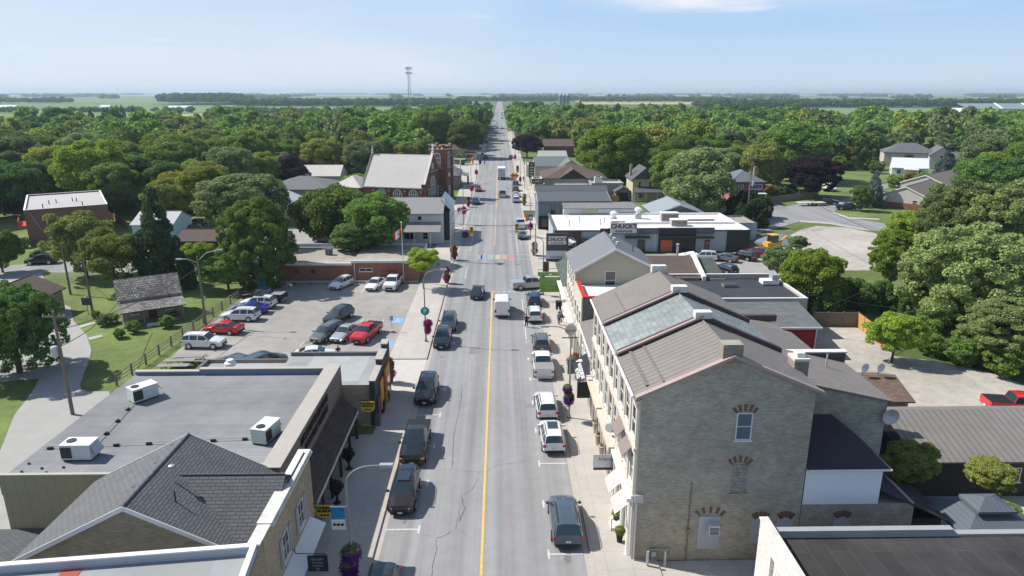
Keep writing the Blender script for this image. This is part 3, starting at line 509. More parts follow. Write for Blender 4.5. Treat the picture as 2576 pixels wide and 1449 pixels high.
# museum
b = thing('museum', 'long low museum with grey membrane roof and black letters on its brown front wall', 'museum', (-22,46,0))
M().box(-31,-13.7,37.75,54.2,0,5.0).build('wall', sidingT, b)
M().quad((-31,37.75,5.01),(-13.7,37.75,5.01),(-13.7,54.2,5.01),(-31,54.2,5.01)).build('roof', memb, b)
pw = M(); pw.box(-14.15,-13.68,37.6,54.25,4.9,5.75); pw.box(-16.6,-14.15,37.6,38.0,4.0,5.75); pw.build('street_parapet', mat('brown_clapboard', (.20,.17,.145), .8, .06, 1., pat=('rib','Z',.13,.16,.7)), b)
fr_ = M(); fr_.box(-13.75,-13.66,37.7,54.2,0,4.9); fr_.build('front_wall', mat('brown_clapboard', (0,0,0)), b)
c = M(); c.box(-14.85,-13.62,37.55,54.3,5.752,5.82); c.box(-25.5,-14.85,53.85,54.3,5.5,5.58); c.box(-30.9,-25.5,53.85,54.3,5.3,5.38); c.box(-31.1,-22,37.6,37.85,5.35,5.43); c.box(-22,-16.6,37.6,37.85,5.65,5.73); c.box(-16.6,-14.85,37.55,38.1,5.752,5.82); c.build('coping', coping, b)
c = M(); c.box(-25.5,-14.15,53.95,54.2,5.0,5.5); c.box(-30.9,-25.5,53.95,54.2,5.0,5.3); c.build('rear_parapet', mat('blue_grey_flashing', (.16,.2,.27), .7, .05), b)
c = M(); c.box(-31,-22,37.68,37.8,4.0,5.35); c.box(-22,-16.6,37.68,37.8,4.0,5.65); c.build('side_parapet', sidingT, b)
text('LUCAN AREA HERITAGE', .78, blackM, b, (-13.62, 45.6, 5.05), FX(), sx=.87, ex=.03, bold=.02); text('DONNELLY MUSEUM', .78, blackM, b, (-13.62, 45.9, 4.25), FX(), sx=.87, ex=.03, bold=.02)
cn = M(); cn.slab([(-13.65,37.9,3.35),(-12.0,37.9,2.55),(-12.0,52.2,2.55),(-13.65,53.2,3.35)], .12); cn.build('canopy', mat('brown_canopy_roof', (.10,.07,.065), .9, .12, 1., pat=('shy',.8,.22,(.06,.045,.04),.03)), b)
tr_ = M()
for i in range(48): y = 38+i*.295; tr_.box(-11.99,-11.9,y,y+.15,2.36,2.5)
tr_.build('canopy_trim', trim, b)
for y in (38.2,40.6,43.0,45.8,49.0,51.7): M().box(-12.2,-12.0,y-.1,y+.1,0,2.42).build('post', woodD, b)
for y in (40, 44.5, 47.5): door(b, -13.66, y, .1, 1, 2.1, 0, woodD); win(b, -13.66, y+1.6, .9, 1.2, 1.2, 0)
for (x, y) in ((-30.2,38.6),(-29.2,39),(-28.6,38.5),(-27.9,39.1),(-30.4,39.6)): M().lathe((x,y,5.02),[(.09,0),(.07,.1)],8).build('roof_vent', darkm, b)
def ac(x, y, rz, s=1.): 
    r = thing('rooftop_unit', None, 'air conditioner', (x,y,5.02), rz, 'air conditioning units on the museum roof')
    m_ = M().box(-.95*s,.95*s,-.55*s,.55*s,.12,1.12*s); m_.build('cabinet', mat('hvac_grey_green', (.52,.58,.56), .6, .06), r, False)
    M().box(-.97*s,.97*s,-.57*s,.57*s,1.122*s,1.17*s).build('lid', white, r, False); g = M(); g.lathe((-.5*s,.05,1.172*s),[(.3*s,0),(.3*s,.05),(.05,.06)],14); g.build('fan', darkm, r, False)
    M().box(-.93*s,-.25*s,-.59*s,-.575*s,.25,1.0*s).build('grille', darkm, r, False); M().slab([(.97*s,-.45*s,1.0*s),(1.3*s,-.45*s,.5*s),(1.3*s,.45*s,.5*s),(.97*s,.45*s,1.0*s)][::-1], .04).build('hood', galv, r, False)
    M().box(-.9*s,.9*s,-.5*s,.5*s,0,.12).build('curb', darkm, r, False); return r
for (x, y, rz, lb) in ((-27.5,40.4,0,'white rooftop air conditioner nearest the left edge of the museum roof'),(-27.9,49.3,.9,'rooftop air conditioner at the far left corner of the museum roof'),(-16.2,42.7,1.35,'rooftop air conditioner close behind the museum lettering')): ac(x, y, rz)['label'] = lb
p_ = thing('gas_pipe', 'thin gas pipe on small black blocks across the museum roof', 'pipe', (-25,42,5.02)); q = M(); q.cyl((-30.8,41.5,5.2),(-17.2,42.6,5.2),.03,n=6); q.cyl((-27.5,41.8,5.2),(-28.2,48.2,5.2),.03,n=6); q.build('pipe', galv, p_)
q = M()
for i in range(7): t = i/6; M().box(-30.4+t*12.6,-30.1+t*12.6,41.4+t*1.05,41.65+t*1.05,5.02,5.17).build('support_block', blackM, p_)
for i in range(3): M().box(-27.75-.25*i,-27.5-.25*i,43.4+i*1.9,43.65+i*1.9,5.02,5.17).build('support_block', blackM, p_)
# low shingle roof left of the gable building
b = thing('rear_shed', 'low grey shingle shed roof against the olive museum wall', 'shed', (-30,33,0)); M().box(-36,-25.2,28,37.6,0,1.15).build('wall', brickY2, b); M().slab([(-36.3,28,1.3),(-25.2,28,1.3),(-25.2,37.6,1.6),(-36.3,37.6,1.6)], .12).build('roof', shG, b)
# orange fronted shop
b = thing('corner_shop', 'low shop with dark stepped front parapet and orange panels beside the car park', 'shop', (-16,58,0))
M().box(-20,-11.1,54.3,61.2,0,3.85).build('wall', brickY2, b); M().quad((-20,54.2,3.87),(-11.1,54.2,3.87),(-11.1,61.3,3.87),(-20,61.3,3.87)).build('roof', membL, b)
f = M(); f.box(-11.3,-10.85,54.0,57.6,0,4.25); f.box(-11.35,-10.8,57.6,60.3,0,4.8); f.box(-11.3,-10.75,60.3,61.6,0,5.25); f.build('front_wall', charc, b); f = M(); f.box(-11.4,-10.78,54,57.6,4.252,4.33); f.box(-11.45,-10.72,57.6,60.3,4.802,4.88); f.box(-11.4,-10.7,60.3,61.6,5.252,5.33); f.build('coping', coping, b)
f = M(); f.box(-20,-11.35,61.0,61.3,3.88,4.2); f.build('rear_parapet', dcop, b)
f = M(); f.box(-10.8,-10.7,56.0,57.4,.6,3.3); f.box(-10.76,-10.6,58.2,60.2,.3,3.6); f.build('orange_panel', mat('amber_panel', (.62,.27,.04), .6, .1), b); M().box(-10.6,-10.55,58.5,59.9,.9,2.6).build('shop_window', glass, b); M().box(-10.79,-10.72,54.5,55.7,.9,2.4).build('shop_window', glass, b); M().box(-11.0,-10.55,53.9,54.6,0,1.1).build('planter_base', dcop, b)
b2 = thing('lean_to', 'low grey roofed annex between the museum and the parked cars', 'annex', (-24,58,0)); flat(b2, -28,-20.05, 55.0,61.0, 3.3, .25, membL, brickY2, dcop, t=.2, sides='NW')
q = thing('exhaust_fan', 'white rooftop exhaust fan on the annex roof beside the corner shop', 'fan', (-24.4,57.6,3.32)); M().box(-.5,.5,-.5,.5,0,.5).build('base', galv, q, False); M().lathe((0,0,.5),[(.3,0),(.32,.5),(.5,.55),(.5,.8),(.32,.95),(.3,1.1),(.02,1.15)],14).build('hood', white, q, False)
q = thing('roof_duct', 'long low white sheet metal duct on the annex roof', 'duct', (-21.6,58,3.32)); M().prism([(-1.3,-.4),(1.3,-.4),(1.5,.4),(-1.3,.4)], .05, .55).build('duct', galv, q, False)
# red brick flat building
b = thing('red_brick_hall', 'single storey orange brick building with flat gravel roof behind the car park', 'building', (-24,107,0))
M().box(-34.5,-22.7,101.6,113,0,2.7).build('wall', brickO, b); M().box(-22.698,-12.6,101.25,113,0,3.2).build('front_wall', brickO, b)
M().quad((-34.5,101.6,2.86),(-22.7,101.6,2.86),(-22.7,113,2.86),(-34.5,113,2.86)).build('roof', tarG, b); M().quad((-22.7,101.25,3.26),(-12.6,101.25,3.26),(-12.6,113,3.26),(-22.7,113,3.26)).build('roof', tarG, b)
f = M(); f.box(-34.7,-22.75,101.4,101.75,2.62,2.98); f.box(-22.75,-12.4,101.05,101.4,3.08,3.45); f.box(-34.7,-12.4,112.8,113.1,3.0,3.45); f.box(-12.6,-12.35,101.4,112.8,3.1,3.47); f.build('fascia', trim, b)
win(b, -20.6,101.25,1.7,2.0,.5,-90,nx=2,ny=1); 
for x in (-31.2,-28.7): win(b, x,101.6,1.3,.7,.7,-90,fm=brickR,ny=1,sill=False)
f = M(); f.box(-18.4,-16.0,101.15,101.24,1.7,1.9); f.build('sill', brickR, b); M().cyl((-22.3,101.1,.1),(-22.3,101.1,3.1),.06,n=6).build('downpipe', trim, b)
M().box(-34.5,-12.6,101.0,101.2,0,.25).build('plinth', conc, b)
q = thing('rooftop_unit', 'small grey box unit with mast standing on the gravel roof', 'roof unit', (-27.6,107.5,2.87)); M().box(-.5,.5,-.4,.4,.1,1.0).build('cabinet', dcop, q, False); M().cyl((0,-.4,0),(0,-.4,2.1),.04,n=6).build('mast', galv, q, False)
q = thing('guard_rail', 'low steel guard rail along the foot of the orange brick wall', 'rail', (-24,100.2,0)); m_ = M(); m_.box(-36,-14.8,100.1,100.2,.35,.55); m_.build('rail', galv, q); m_ = M(); [m_.box(-36+i*2.35,-35.88+i*2.35,100.2,100.32,-.03,.5) for i in range(10)]; m_.build('post', woodD, q)
# white two storey house
b = thing('white_shop_house', 'white clapboard two storey building with brown metal roof and a lower porch roof', 'building', (-18,133,0))
gable(b, -27.5,-11.1, 128.6,139.8, 5.9, 8.0, 'X', greyMx, wsid, over=.4)
pr = M(); pr.slab([(-27.5,125.6,2.9),(-11.3,125.6,2.9),(-11.3,128.55,4.3),(-27.5,128.55,4.3)], .12); pr.build('porch_roof', greyMx, b)
for x in (-20.9,-18.1,-15.4): win(b, x,128.6,4.6,.85,.8,-90,gm=mat('dark_pane',(.01,.01,.012),.3,.05),ny=1)
for x in (-24,-19.2,-16.2,-13.2): M().box(x-.08,x+.08,125.75,125.9,0,2.9).build('post', white, b)
win(b, -17.4,128.6,.9,2.1,1.7,-90,nx=2,ny=1); win(b,-14.4,128.6,.9,1,1.4,-90); door(b,-20.2,128.6,0,1,2.1,-90,white)
b = thing('white_fronted_shop', 'narrow white fronted shop with charcoal side wall and white metal roof, beyond the clapboard house', 'shop', (-10.5,138,0))
M().box(-11.08,-9.9,131.8,143,0,5.8).build('side_wall', charc, b); M().slab([(-11.6,131.5,8.1),(-9.5,131.5,6.0),(-9.5,143.2,6.0),(-11.6,143.2,8.1)], .15).build('roof', mat('white_metal_roof', (.6,.62,.62), .5, .05, 1., pat=('rib','Y',.5,.1,.8)), b)
f = M(); f.box(-9.9,-9.75,131.7,143,0,5.9); f.build('front_wall', white, b)
for y in (133,135.4,138,141): win(b,-9.75,y,3.4,.9,1.5,0); 
for y in (133.5,137,141): win(b,-9.75,y,.8,1.6,1.6,0)
b = thing('blue_grey_house', 'narrow house with light metal roof and tan wall behind the spreading tree', 'house', (-50,152,0)); gable(b, -57,-47.5,146,163,4.2,6.2,'Y',mat('pale_blue_metal',(.42,.45,.48),.5,.05,1.,pat=('rib','X',.5,.08,.8)),mat('tan_wall',(.34,.31,.22),.8,.06),over=.5,fascia=trim)
win(b,-52,146,2.2,1.6,.6,-90,nx=2,ny=1); win(b,-50,146,.6,1,1.2,-90)
b = thing('grey_hip_house', 'grey shingle hip roofed house left of the church', 'house', (-50,185,0)); hip(b,-62,-44,178,194,3.8,6.4,mat('mid_grey_shingle',(.15,.155,.16),.9,.1,1.),mat('tan_wall',(0,0,0))); win(b,-50,178,1.2,1.3,1.2,-90)
b = thing('light_grey_house', 'pale roofed house behind the grey hip roof and the church', 'house', (-52,214,0)); gable(b,-60,-48,206,216,4,6.6,'X',shL,cream)
# church, turned fifteen degrees to the street
cx, cy = G('Q4', 925, 660, 4.4); ch = thing('church', 'red brick church with crenellated corner tower and pale steep roof', 'church', (cx+.4, cy, 0), radians(-15))
Lc, Wc = 17.2, 13.4
gable(ch, -Lc, -.3, 0, Wc, 4.4, 12.0, 'X', shL, brickR, over=.25, W=False)
# gable front wall rising above the roof with a stone coping
f = M(); pr_ = [(0,-.25),(0,13.65)]
f.add([(x, y, z) for x in (-.32, .12) for (y, z) in ((-.35,0),(13.7,0),(13.7,4.9),(Wc/2,12.75),(-.35,4.9))], [(0,1,2,3,4),(9,8,7,6,5),(0,5,6,1),(1,6,7,2),(2,7,8,3),(3,8,9,4),(4,9,5,0)]); f.build('gable_front', brickR, ch, False)
f = M()
for s_ in (0, 1):
    y0_, y1_ = (-.4, Wc/2) if s_ == 0 else (Wc+.4, Wc/2)
    f.add([(x, y, z) for x in (-.42, .22) for (y, z) in ((y0_,4.9),(y1_,12.8),(y1_,13.05),(y0_,5.15))], [(0,1,2,3),(7,6,5,4),(0,4,5,1),(1,5,6,2),(2,6,7,3),(3,7,4,0)])
f.build('gable_coping', stW, ch, False)
f = M(); f.box(-.7,.5,-.6,.1,4.4,5.3); f.build('kneeler', darkm, ch, False)
f = M(); f.add([(x, y, z) for x in (-Lc-.3, -Lc+.1) for (y, z) in ((-.3,4.3),(Wc/2,12.5),(Wc+.3,4.3))], [(0,1,2),(5,4,3),(0,3,4,1),(1,4,5,2),(2,5,3,0)]); f.build('rear_gable', darkm, ch, False)
f = M(); f.lathe((-Lc,Wc/2,12.3),[(.35,0),(.2,.5),(.3,.8),(.12,1.1),(.25,1.4),(.05,1.6)],8); f.box(-Lc-.08,-Lc+.08,Wc/2-.4,Wc/2+.4,13.6,13.8); f.cyl((-Lc,Wc/2,13.7),(-Lc,Wc/2,14.4),.09,n=6); f.build('finial', stW, ch, False)
f = M(); f.lathe((.0,Wc/2,12.9),[(.4,0),(.25,.4),(.4,.8),(.15,1.2),(.35,1.6),(.05,2.2)],8); f.build('finial', white, ch, False)
def archwin(par, x, y, z, w, h, ang, W=False, nm='arched_window', mull=3):
    a = radians(ang); nx_, ny_ = cos(a), sin(a); tx, ty = -sin(a), cos(a); P3 = lambda u, zz, d: (x+tx*u+nx_*d, y+ty*u+ny_*d, zz)
    arc = [(-w/2, z)]+[(w/2*-cos(pi*i/10), z+h-w*.55+w*.62*sin(pi*i/10)) for i in range(11)]+[(w/2, z)]
    pn = M(); pn.quad(*[P3(u, q, .03) for u, q in arc]); 
    fr = M(); n = len(arc)
    for i in range(n-1):
        (u0,q0),(u1,q1) = arc[i], arc[i+1]; fr.add([P3(u0,q0,.02),P3(u1,q1,.02),P3(u1,q1,.12),P3(u0,q0,.12),P3(u0*1.14,q0+(.12 if q0>z else 0),.02),P3(u1*1.14,q1+(.12 if q1>z else 0),.02),P3(u1*1.14,q1+(.12 if q1>z else 0),.12),P3(u0*1.14,q0+(.12 if q0>z else 0),.12)], [(0,1,2,3),(4,7,6,5),(3,2,6,7),(0,4,5,1),(0,3,7,4),(1,5,6,2)])
    for k in range(1, mull+1): u = -w/2+w*k/(mull+1); top = z+h-w*.55+w*.6*math.sqrt(max(0,1-(2*u/w)**2)); fr.add([P3(u-.06,z,.03),P3(u+.06,z,.03),P3(u+.06,top,.03),P3(u-.06,top,.03),P3(u-.06,z,.1),P3(u+.06,z,.1),P3(u+.06,top,.1),P3(u-.06,top,.1)], [(0,1,5,4),(1,2,6,5),(2,3,7,6),(3,0,4,7),(4,5,6,7)])
    for k in (1, 2): q = z+h*k/3; fr.add([P3(-w/2,q-.06,.03),P3(w/2,q-.06,.03),P3(w/2,q+.06,.03),P3(-w/2,q+.06,.03),P3(-w/2,q-.06,.1),P3(w/2,q-.06,.1),P3(w/2,q+.06,.1),P3(-w/2,q+.06,.1)], [(0,1,5,4),(1,2,6,5),(2,3,7,6),(3,0,4,7),(4,5,6,7)])
    o = fr.build(nm, trim, par, W); pn.build('pane', mat('stained_glass', (.09,.11,.13), .3, .3, 6.), o, W); return o
archwin(ch, .12, 5.6, .4, 3.0, 6.2, 0)
for y in (2.6,9.0): archwin(ch, .12, y, .4, .9, 3.4, 0, mull=0)
for k in (-.55, 0, .55): M().box(.13,.2,Wc/2+k-.12-1,Wc/2+k+.12-1,8.6,10.2).build('louvre', trim, ch, False)
M().box(.13,.3,3.4,9.6,8.0,8.2).build('string_course', pinkst, ch, False)
for x in (-3.2,-7.6,-12): archwin(ch, x, 0, .6, 2.2, 3.0, -90)
for x in (-.9,-5.4,-9.8,-14.2): f = M(); f.box(x-.35,x+.35,-.6,-.02,0,3.4); f.slab([(x-.38,-.65,3.3),(x+.38,-.65,3.3),(x+.38,-.02,4.0),(x-.38,-.02,4.0)], .15); f.build('buttress', brickR, ch, False)
f = M(); f.box(-Lc-.1,-.4,-.45,-.3,4.15,4.4); f.build('gutter', trim, ch, False)
# tower at the far street corner
tx0, tx1, ty0, ty1 = -2.6, 2.0, 10.8, 15.6
f = M(); f.box(tx0,tx1,ty0,ty1,0,13.4); f.build('tower', brickR, ch, False)
f = M()
for (x, y) in ((tx0,ty0),(tx1,ty0),(tx1,ty1),(tx0,ty1)): f.box(x-.38,x+.38,y-.38,y+.38,0,9.5 if x < 0 else 11.2)
f.build('buttress', brickR, ch, False)
f = M(); g2 = M()
for i in range(5):
    for (a, c_) in (((tx0-.1+i*1.0, ty0-.12, tx0+.5+i*1.0, ty0+.25)), (0,0,0,0)) if False else ():
        pass
for i in range(4):
    x = tx0+i*1.27; h = 14.5 if i in (0, 3) else 14.1
    f.box(x,x+.79,ty0-.05,ty0+.3,13.42,h); f.box(x,x+.79,ty1-.3,ty1+.05,13.42,h); g2.box(x-.08,x+.87,ty0-.12,ty0+.37,h,h+.16); g2.box(x-.08,x+.87,ty1-.37,ty1+.12,h,h+.16)
    y = ty0+.35+i*1.14; h = 14.1
    f.box(tx1-.3,tx1+.05,y,y+.7,13.42,h); f.box(tx0-.05,tx0+.3,y,y+.7,13.42,h); g2.box(tx1-.37,tx1+.12,y-.06,y+.76,h+.003,h+.16); g2.box(tx0-.12,tx0+.37,y-.06,y+.76,h+.003,h+.16)
g2.box(tx0-.15,tx1+.15,ty0-.15,ty1+.15,13.25,13.41); g2.box(tx0-.1,tx1+.1,ty0-.1,ty1+.1,8.3,8.45)
f.build('battlement', brickR, ch, False); g2.build('stone_band', pinkst, ch, False)
archwin(ch, (tx0+tx1)/2, ty0, 8.6, 1.5, 3.6, -90, mull=0); archwin(ch, tx1, (ty0+ty1)/2, 8.6, 1.4, 3.8, 0, mull=0); archwin(ch, tx1, (ty0+ty1)/2, .4, 1.4, 3.0, 0, mull=1); archwin(ch, (tx0+tx1)/2+.8, ty0, .8, .8, 2.6, -90, mull=0)
o = M(); o.cyl((tx1+.02,(ty0+ty1)/2,6.4),(tx1+.1,(ty0+ty1)/2,6.4),.6,n=14); o.build('round_window', trim, ch, False)
hp = thing('church_annex', 'low pale shingled annex behind the church, left end', 'annex', (cx-17, cy+6.6, 0), radians(-15)); hip(hp,-8,-.1,-1,9,3.8,6.4,shL,brickR,W=False)
# log cabin
c0 = G('E', 850, 1140); cb = thing('log_cabin', 'grey log cabin with cedar shake roof and front porch on the lawn', 'cabin', (-46.5, 80.5, 0), atan2(3.4, 5.6))
M().add([(x,y,z) for x in (0,6.8) for (y,z) in ((2.0,0),(6.6,0),(6.6,2.6),(4.6,4.95),(2.0,2.9))], [(0,1,2,3,4),(9,8,7,6,5),(0,5,6,1),(1,6,7,2),(2,7,8,3),(3,8,9,4),(4,9,5,0)]).build('log_wall', logm, cb, False)
r = M(); r.slab([(-.3,1.9,3.0),(7.1,1.9,3.0),(7.1,4.6,5.1),(-.3,4.6,5.1)], .12); r.slab([(-.3,4.6,5.1),(7.1,4.6,5.1),(7.1,6.9,2.7),(-.3,6.9,2.7)], .12); r.build('roof', cedar, cb, False)
r = M(); r.slab([(-.3,-.3,1.95),(7.1,-.3,1.95),(7.1,2.0,2.75),(-.3,2.0,2.75)], .1); r.build('porch_roof', cedar, cb, False)
for x in (.1,2.3,4.5,6.7): M().box(x-.08,x+.08,-.1,.06,0,1.9).build('post', wood, cb, False)
r = M(); r.box(-.1,6.9,-.2,2,.0,.2); r.build('porch_floor', wood, cb, False); r = M(); r.box(.2,2.2,-.05,0,.75,.85); r.box(4.6,6.6,-.05,0,.75,.85); r.box(.2,2.2,-.05,0,.4,.46); r.box(4.6,6.6,-.05,0,.4,.46); r.build('railing', wood, cb, False)
door(cb, 3.4,2.0,.2,.9,1.9,-90,mat('dark_red_door',(.12,.02,.015),.7,.1),W=False); win(cb,1.4,2.0,1,.8,.9,-90,W=False); win(cb,5.3,2.0,1,.8,.9,-90,W=False); win(cb,0,4.3,1,.7,.8,180,W=False)
r = M(); r.box(2.4,4.4,-1.0,-.22,0,.1); r.box(2.5,4.3,-.6,-.22,.1,.2); r.build('step', stW, cb, False)
# apartment block
ap = thing('apartment_block', 'brown brick flat roofed apartment block at the left behind the trees', 'building', (-88.8,127.6,0), atan2(7.1,11.3))
flat(ap, 0,13.6, 0,23.5, 6.6, .25, mat('pale_flat_roof',(.40,.39,.38),.9,.08,.5,big=.05), dullB, trim, t=.25, W=False)
for z in (.9,4.0): win(ap,4.2,0,z,1.8,1.2,-90,nx=3,ny=1,W=False); win(ap,9.5,0,z,1,.9,-90,ny=1,W=False)
for y in (4,10,16):
    for z in (.9,4.0): win(ap,0,y,z,1.6,1.2,180,nx=2,ny=1,W=False)
f = M(); f.box(-1.6,-.02,6,12,2.9,3.05); f.box(-1.6,-1.5,6,12,3.05,4); f.build('balcony', redm, ap, False)
for (x,y) in ((4,8),(5.2,9),(8,10),(8.7,9),(3,3),(9.5,3)): M().cyl((x,y,6.61),(x,y,7.4),.09,n=6).build('roof_vent', darkm, ap, False)
b = thing('light_blue_cottage', 'pale blue cottage half hidden behind the dark conifer', 'house', (-68,140,0)); gable(b,-72.5,-64.5,133.5,142,3,4.8,'X',mat('pale_shingle',(.45,.46,.47),.9,.08),mat('pale_blue_siding',(.50,.60,.66),.8,.05)); win(b,-70.5,133.5,1,1,1.2,-90); win(b,-67,133.5,1,1,1.2,-90)
b = thing('brown_shed', 'small brown roofed shed behind the dark conifer', 'shed', (-54,125,0)); gable(b,-58,-51,121,127,2.4,3.8,'X',shB,bronze)
b = thing('lane_house', 'brown shingled house beside the lane at the left edge', 'house', (-63,80,0)); gable(b,-66,-58.6,74,88.5,3.0,4.6,'Y',shB,mat('stone_wall',(.3,.26,.2),.9,.2,2.),over=.5); win(b,-58.6,78,.9,1.2,1,0); win(b,-58.6,84,.9,1.2,1,0)
b = thing('white_townhouse', 'white two storey house with grey gables at the far left above the trees', 'house', (-242,352,0)); gable(b,-256,-226,346,358,6,9.5,'X',mat('dark_grey_roof',(.09,.095,.10),.9,.08),wsid)
for x in (-250,-237,-231): gable(b,x-3,x+3,343.5,350,5.6,8.6,'Y',mat('dark_grey_roof',(0,0,0)),wsid); win(b,x,343.5,3.4,1.6,1.4,-90)
b = thing('yellow_gabled_shop', 'cream building with brown roof left of the street beyond the church', 'building', (-15,300,0)); gable(b,-20.5,-10,296,306,4.4,6.8,'X',shB,mat('pale_cream',(.5,.47,.36),.8,.06)); M().box(-15.5,-10.5,295.6,295.98,3.2,3.7).build('sign_board', woodD, b); win(b,-13,296,1,3,1.5,-90,nx=2,ny=1)
b = thing('white_kiosk', 'small white boxy shed left of the cream shop', 'shed', (-20,280,0)); f = M(); f.box(-22.3,-18.7,280,284,0,3.1); f.build('wall', wsid, b); M().box(-22.6,-18.4,279.7,284.3,3.1,3.5).build('roof', darkm, b)
b = thing('grey_porch_house', 'grey house with low hip porch roof right of the church', 'house', (-12.5,215,0)); M().box(-20,-12.6,206,222,0,4).build('wall', mat('grey_taupe',(.22,.2,.18),.8,.06), b); hip(b,-20,-12.6,206,222,4.02,6.2,mat('mid_grey_shingle',(0,0,0)),cream,walls=False); M().slab([(-12.5,210,4.0),(-9.9,210,3.3),(-9.9,218,3.3),(-12.5,218,4.0)],.12).build('porch_roof', mat('mid_grey_shingle',(0,0,0)), b)
for y in (210.3,214,217.7): M().box(-10.2,-10,y-.1,y+.1,0,3.3).build('post', woodD, b)
win(b,-12.6,212,1,1.6,1.5,0)
b = thing('grey_garage', 'low grey roofed garage behind the church tower', 'garage', (-29,262,0)); gable(b,-34,-23,258,268,3.2,5,'X',mat('mid_grey_shingle',(0,0,0)),wsid)
b = thing('white_forecourt_canopy', 'white post and beam sign frame on the forecourt beyond the church', 'sign', (-14.5,250,0)); M().box(-14.7,-14.3,249.8,250.2,0,4.6).build('post', white, b); M().box(-16.6,-12.6,249.8,250.2,4.6,5.1).build('beam', white, b); M().box(-15.3,-13.7,249.4,250.6,0,.6).build('base', pinkst, b)
sheet('forecourt', [(-26,226),(-12.3,226),(-12.3,282),(-26,282)], .01, mat('pale_forecourt',(.42,.39,.36),.9,.1,.5,big=.06))
# ================================================================== BUILDINGS (right of the street)
def firewall(par, x0, xr, x1, y, ze0, zr, ze1, t=.5, up=.32):
    f = M(); f.add([(x, yy, z) for yy in (y-t/2, y+t/2) for (x, z) in ((x0,ze0-.3),(xr,zr-.3),(x1,ze1-.3),(x1,ze1+up),(xr,zr+up),(x0,ze0+up))], [(0,1,4,5),(1,2,3,4),(11,10,7,6),(10,9,8,7),(5,4,10,11),(4,3,9,10),(0,5,11,6),(3,2,8,9)])
    o = f.build('firewall', mat('maroon_flashing', (.085,.06,.06), .6, .08), par)
    f = M(); f.add([(x, yy, z) for yy in (y-t/2-.1, y-t/2+.13) for (x, z) in ((x0-.02,ze0+up-.1),(xr,zr+up-.1),(xr,zr+up+.03),(x0-.02,ze0+up+.03))], [(0,1,2,3),(7,6,5,4),(3,2,6,7),(0,3,7,4),(1,0,4,5)]); f.build('flashing', mat('pinkish_flashing', (.36,.27,.25), .6, .06), par)
    M().box(xr-.55,xr+.55,y-.32,y+.32,zr+.1,zr+.55).build('ridge_block', stW, par)
def facade(par, y0, y1, n, zs, m=cream, x=8.1, gl=None):
    M().box(x-.12, x-.001, y0+.02, y1-.02, 0, 10.9).build('street_facade', m, par)
    q = M()
    for z in (4.35, 7.55, 10.6): q.box(x-.3, x-.121, y0+.02, y1-.02, z, z+.22)
    for k in range(n+1): yy = y0+.1+(y1-y0-.5)*k/n; q.box(x-.2, x-.121, yy, yy+.32, 4.6, 10.55)
    q.build('cornice', trimC, par)
    for k in range(n):
        yy = y0+(y1-y0)*(k+.5)/n
        for z, h in zs: win(par, x-.12, yy, z, 1.0, h, 180, nx=1, head=pinkst)
def gutter(par, y0, y1, x=7.6, z=11.1):
    q = M(); q.cyl((x,y0,z),(x,y1,z),.09,n=6); q.cyl((x+.05,y0+.15,z),(8.0-.05,y0+.15,z-.9),.06,n=6); q.cyl((7.92,y0+.15,z-.9),(7.92,y0+.15,.3),.06,n=6); q.build('gutter', trim, par)
ZS = ((5.0,2.1),(8.1,2.0))
b = thing('brick_block', 'tall buff brick building with brown metal gable roof, nearest right of the street', 'building', (13.2,39,0)); bR1 = b
gable(b,8.1,18.2,36,42.3,11.2,13.56,'Y',brownY,brickY,over=.38,ze2=11.4)
q = M()
for (xa,za,xb,zb) in ((7.7,11.17,13.2,13.72),(18.6,11.42,13.2,13.72)): q.add([(xa,35.68,za-.16),(xb,35.68,zb-.16),(xb,35.68,zb+.02),(xa,35.68,za+.02),(xa,35.95,za-.16),(xb,35.95,zb-.16),(xb,36.05,zb+.03),(xa,36.05,za+.03)], [(0,1,2,3),(3,2,6,7),(0,3,7,4),(1,0,4,5)])
q.build('bargeboard', mat('pinkish_flashing',(0,0,0)), b)
M().box(12.55,13.7,35.9,36.75,13.2,14.3).build('chimney', mat('chimney_brick',(.26,.24,.19),.9,.2,2.,pat=('brick',.3,.1,(.3,.28,.24),.012),c2=(.18,.16,.13)), b)
q = M(); q.box(18.1,19.0,38.9,39.9,10.8,12.2); q.build('chimney', mat('chimney_brick',(0,0,0)), b); q = M(); q.box(18.3,18.8,39.1,39.7,12.2,12.5); q.box(18.05,19.05,38.85,39.95,12.05,12.22); q.build('chimney_cap', stW, b)
q = M(); q.box(8.4,8.6,36.5,42,11.55,11.62); q.box(9.3,9.42,36.2,41.9,11.92,12.0); q.build('snow_guard', brownY, b)
facade(b,36,42.3,3,ZS); gutter(b,36,42.3)
def segm_lintel(par, x, z, w, y=35.97):   # red brick soldier course arch with gaps
    q = M()
    for i in range(5):
        a = radians(60-30*i); cx_, cz_ = x+sin(a)*w*.52, z-w*.28+cos(a)*w*.30; dx, dz = sin(a)*.5, cos(a)*.5+.35
        if i % 2 == 0 or True:
            u = Vector((dx, dz)).normalized(); n = Vector((u.y, -u.x))*.075
            p = [(cx_-n.x, cz_-n.y), (cx_+n.x, cz_+n.y), (cx_+n.x*1.3+u.x*.42, cz_+n.y*1.3+u.y*.42), (cx_-n.x*1.3+u.x*.42, cz_-n.y*1.3+u.y*.42)]
            q.add([(a_, y, b_) for a_, b_ in p]+[(a_, y+.06, b_) for a_, b_ in p], [(0,1,2,3),(0,3,7,4),(1,5,6,2),(3,2,6,7)])
    q.build('brick_lintel', redL, par)
win(b,14.2,36,8.3,.95,1.75,-90,ny=2,fm=mat('grey_white_frame',(.55,.58,.62),.6,.05),gm=mat('blue_pane',(.10,.14,.18),.1,.05)); segm_lintel(b,14.2,10.15,1.0)
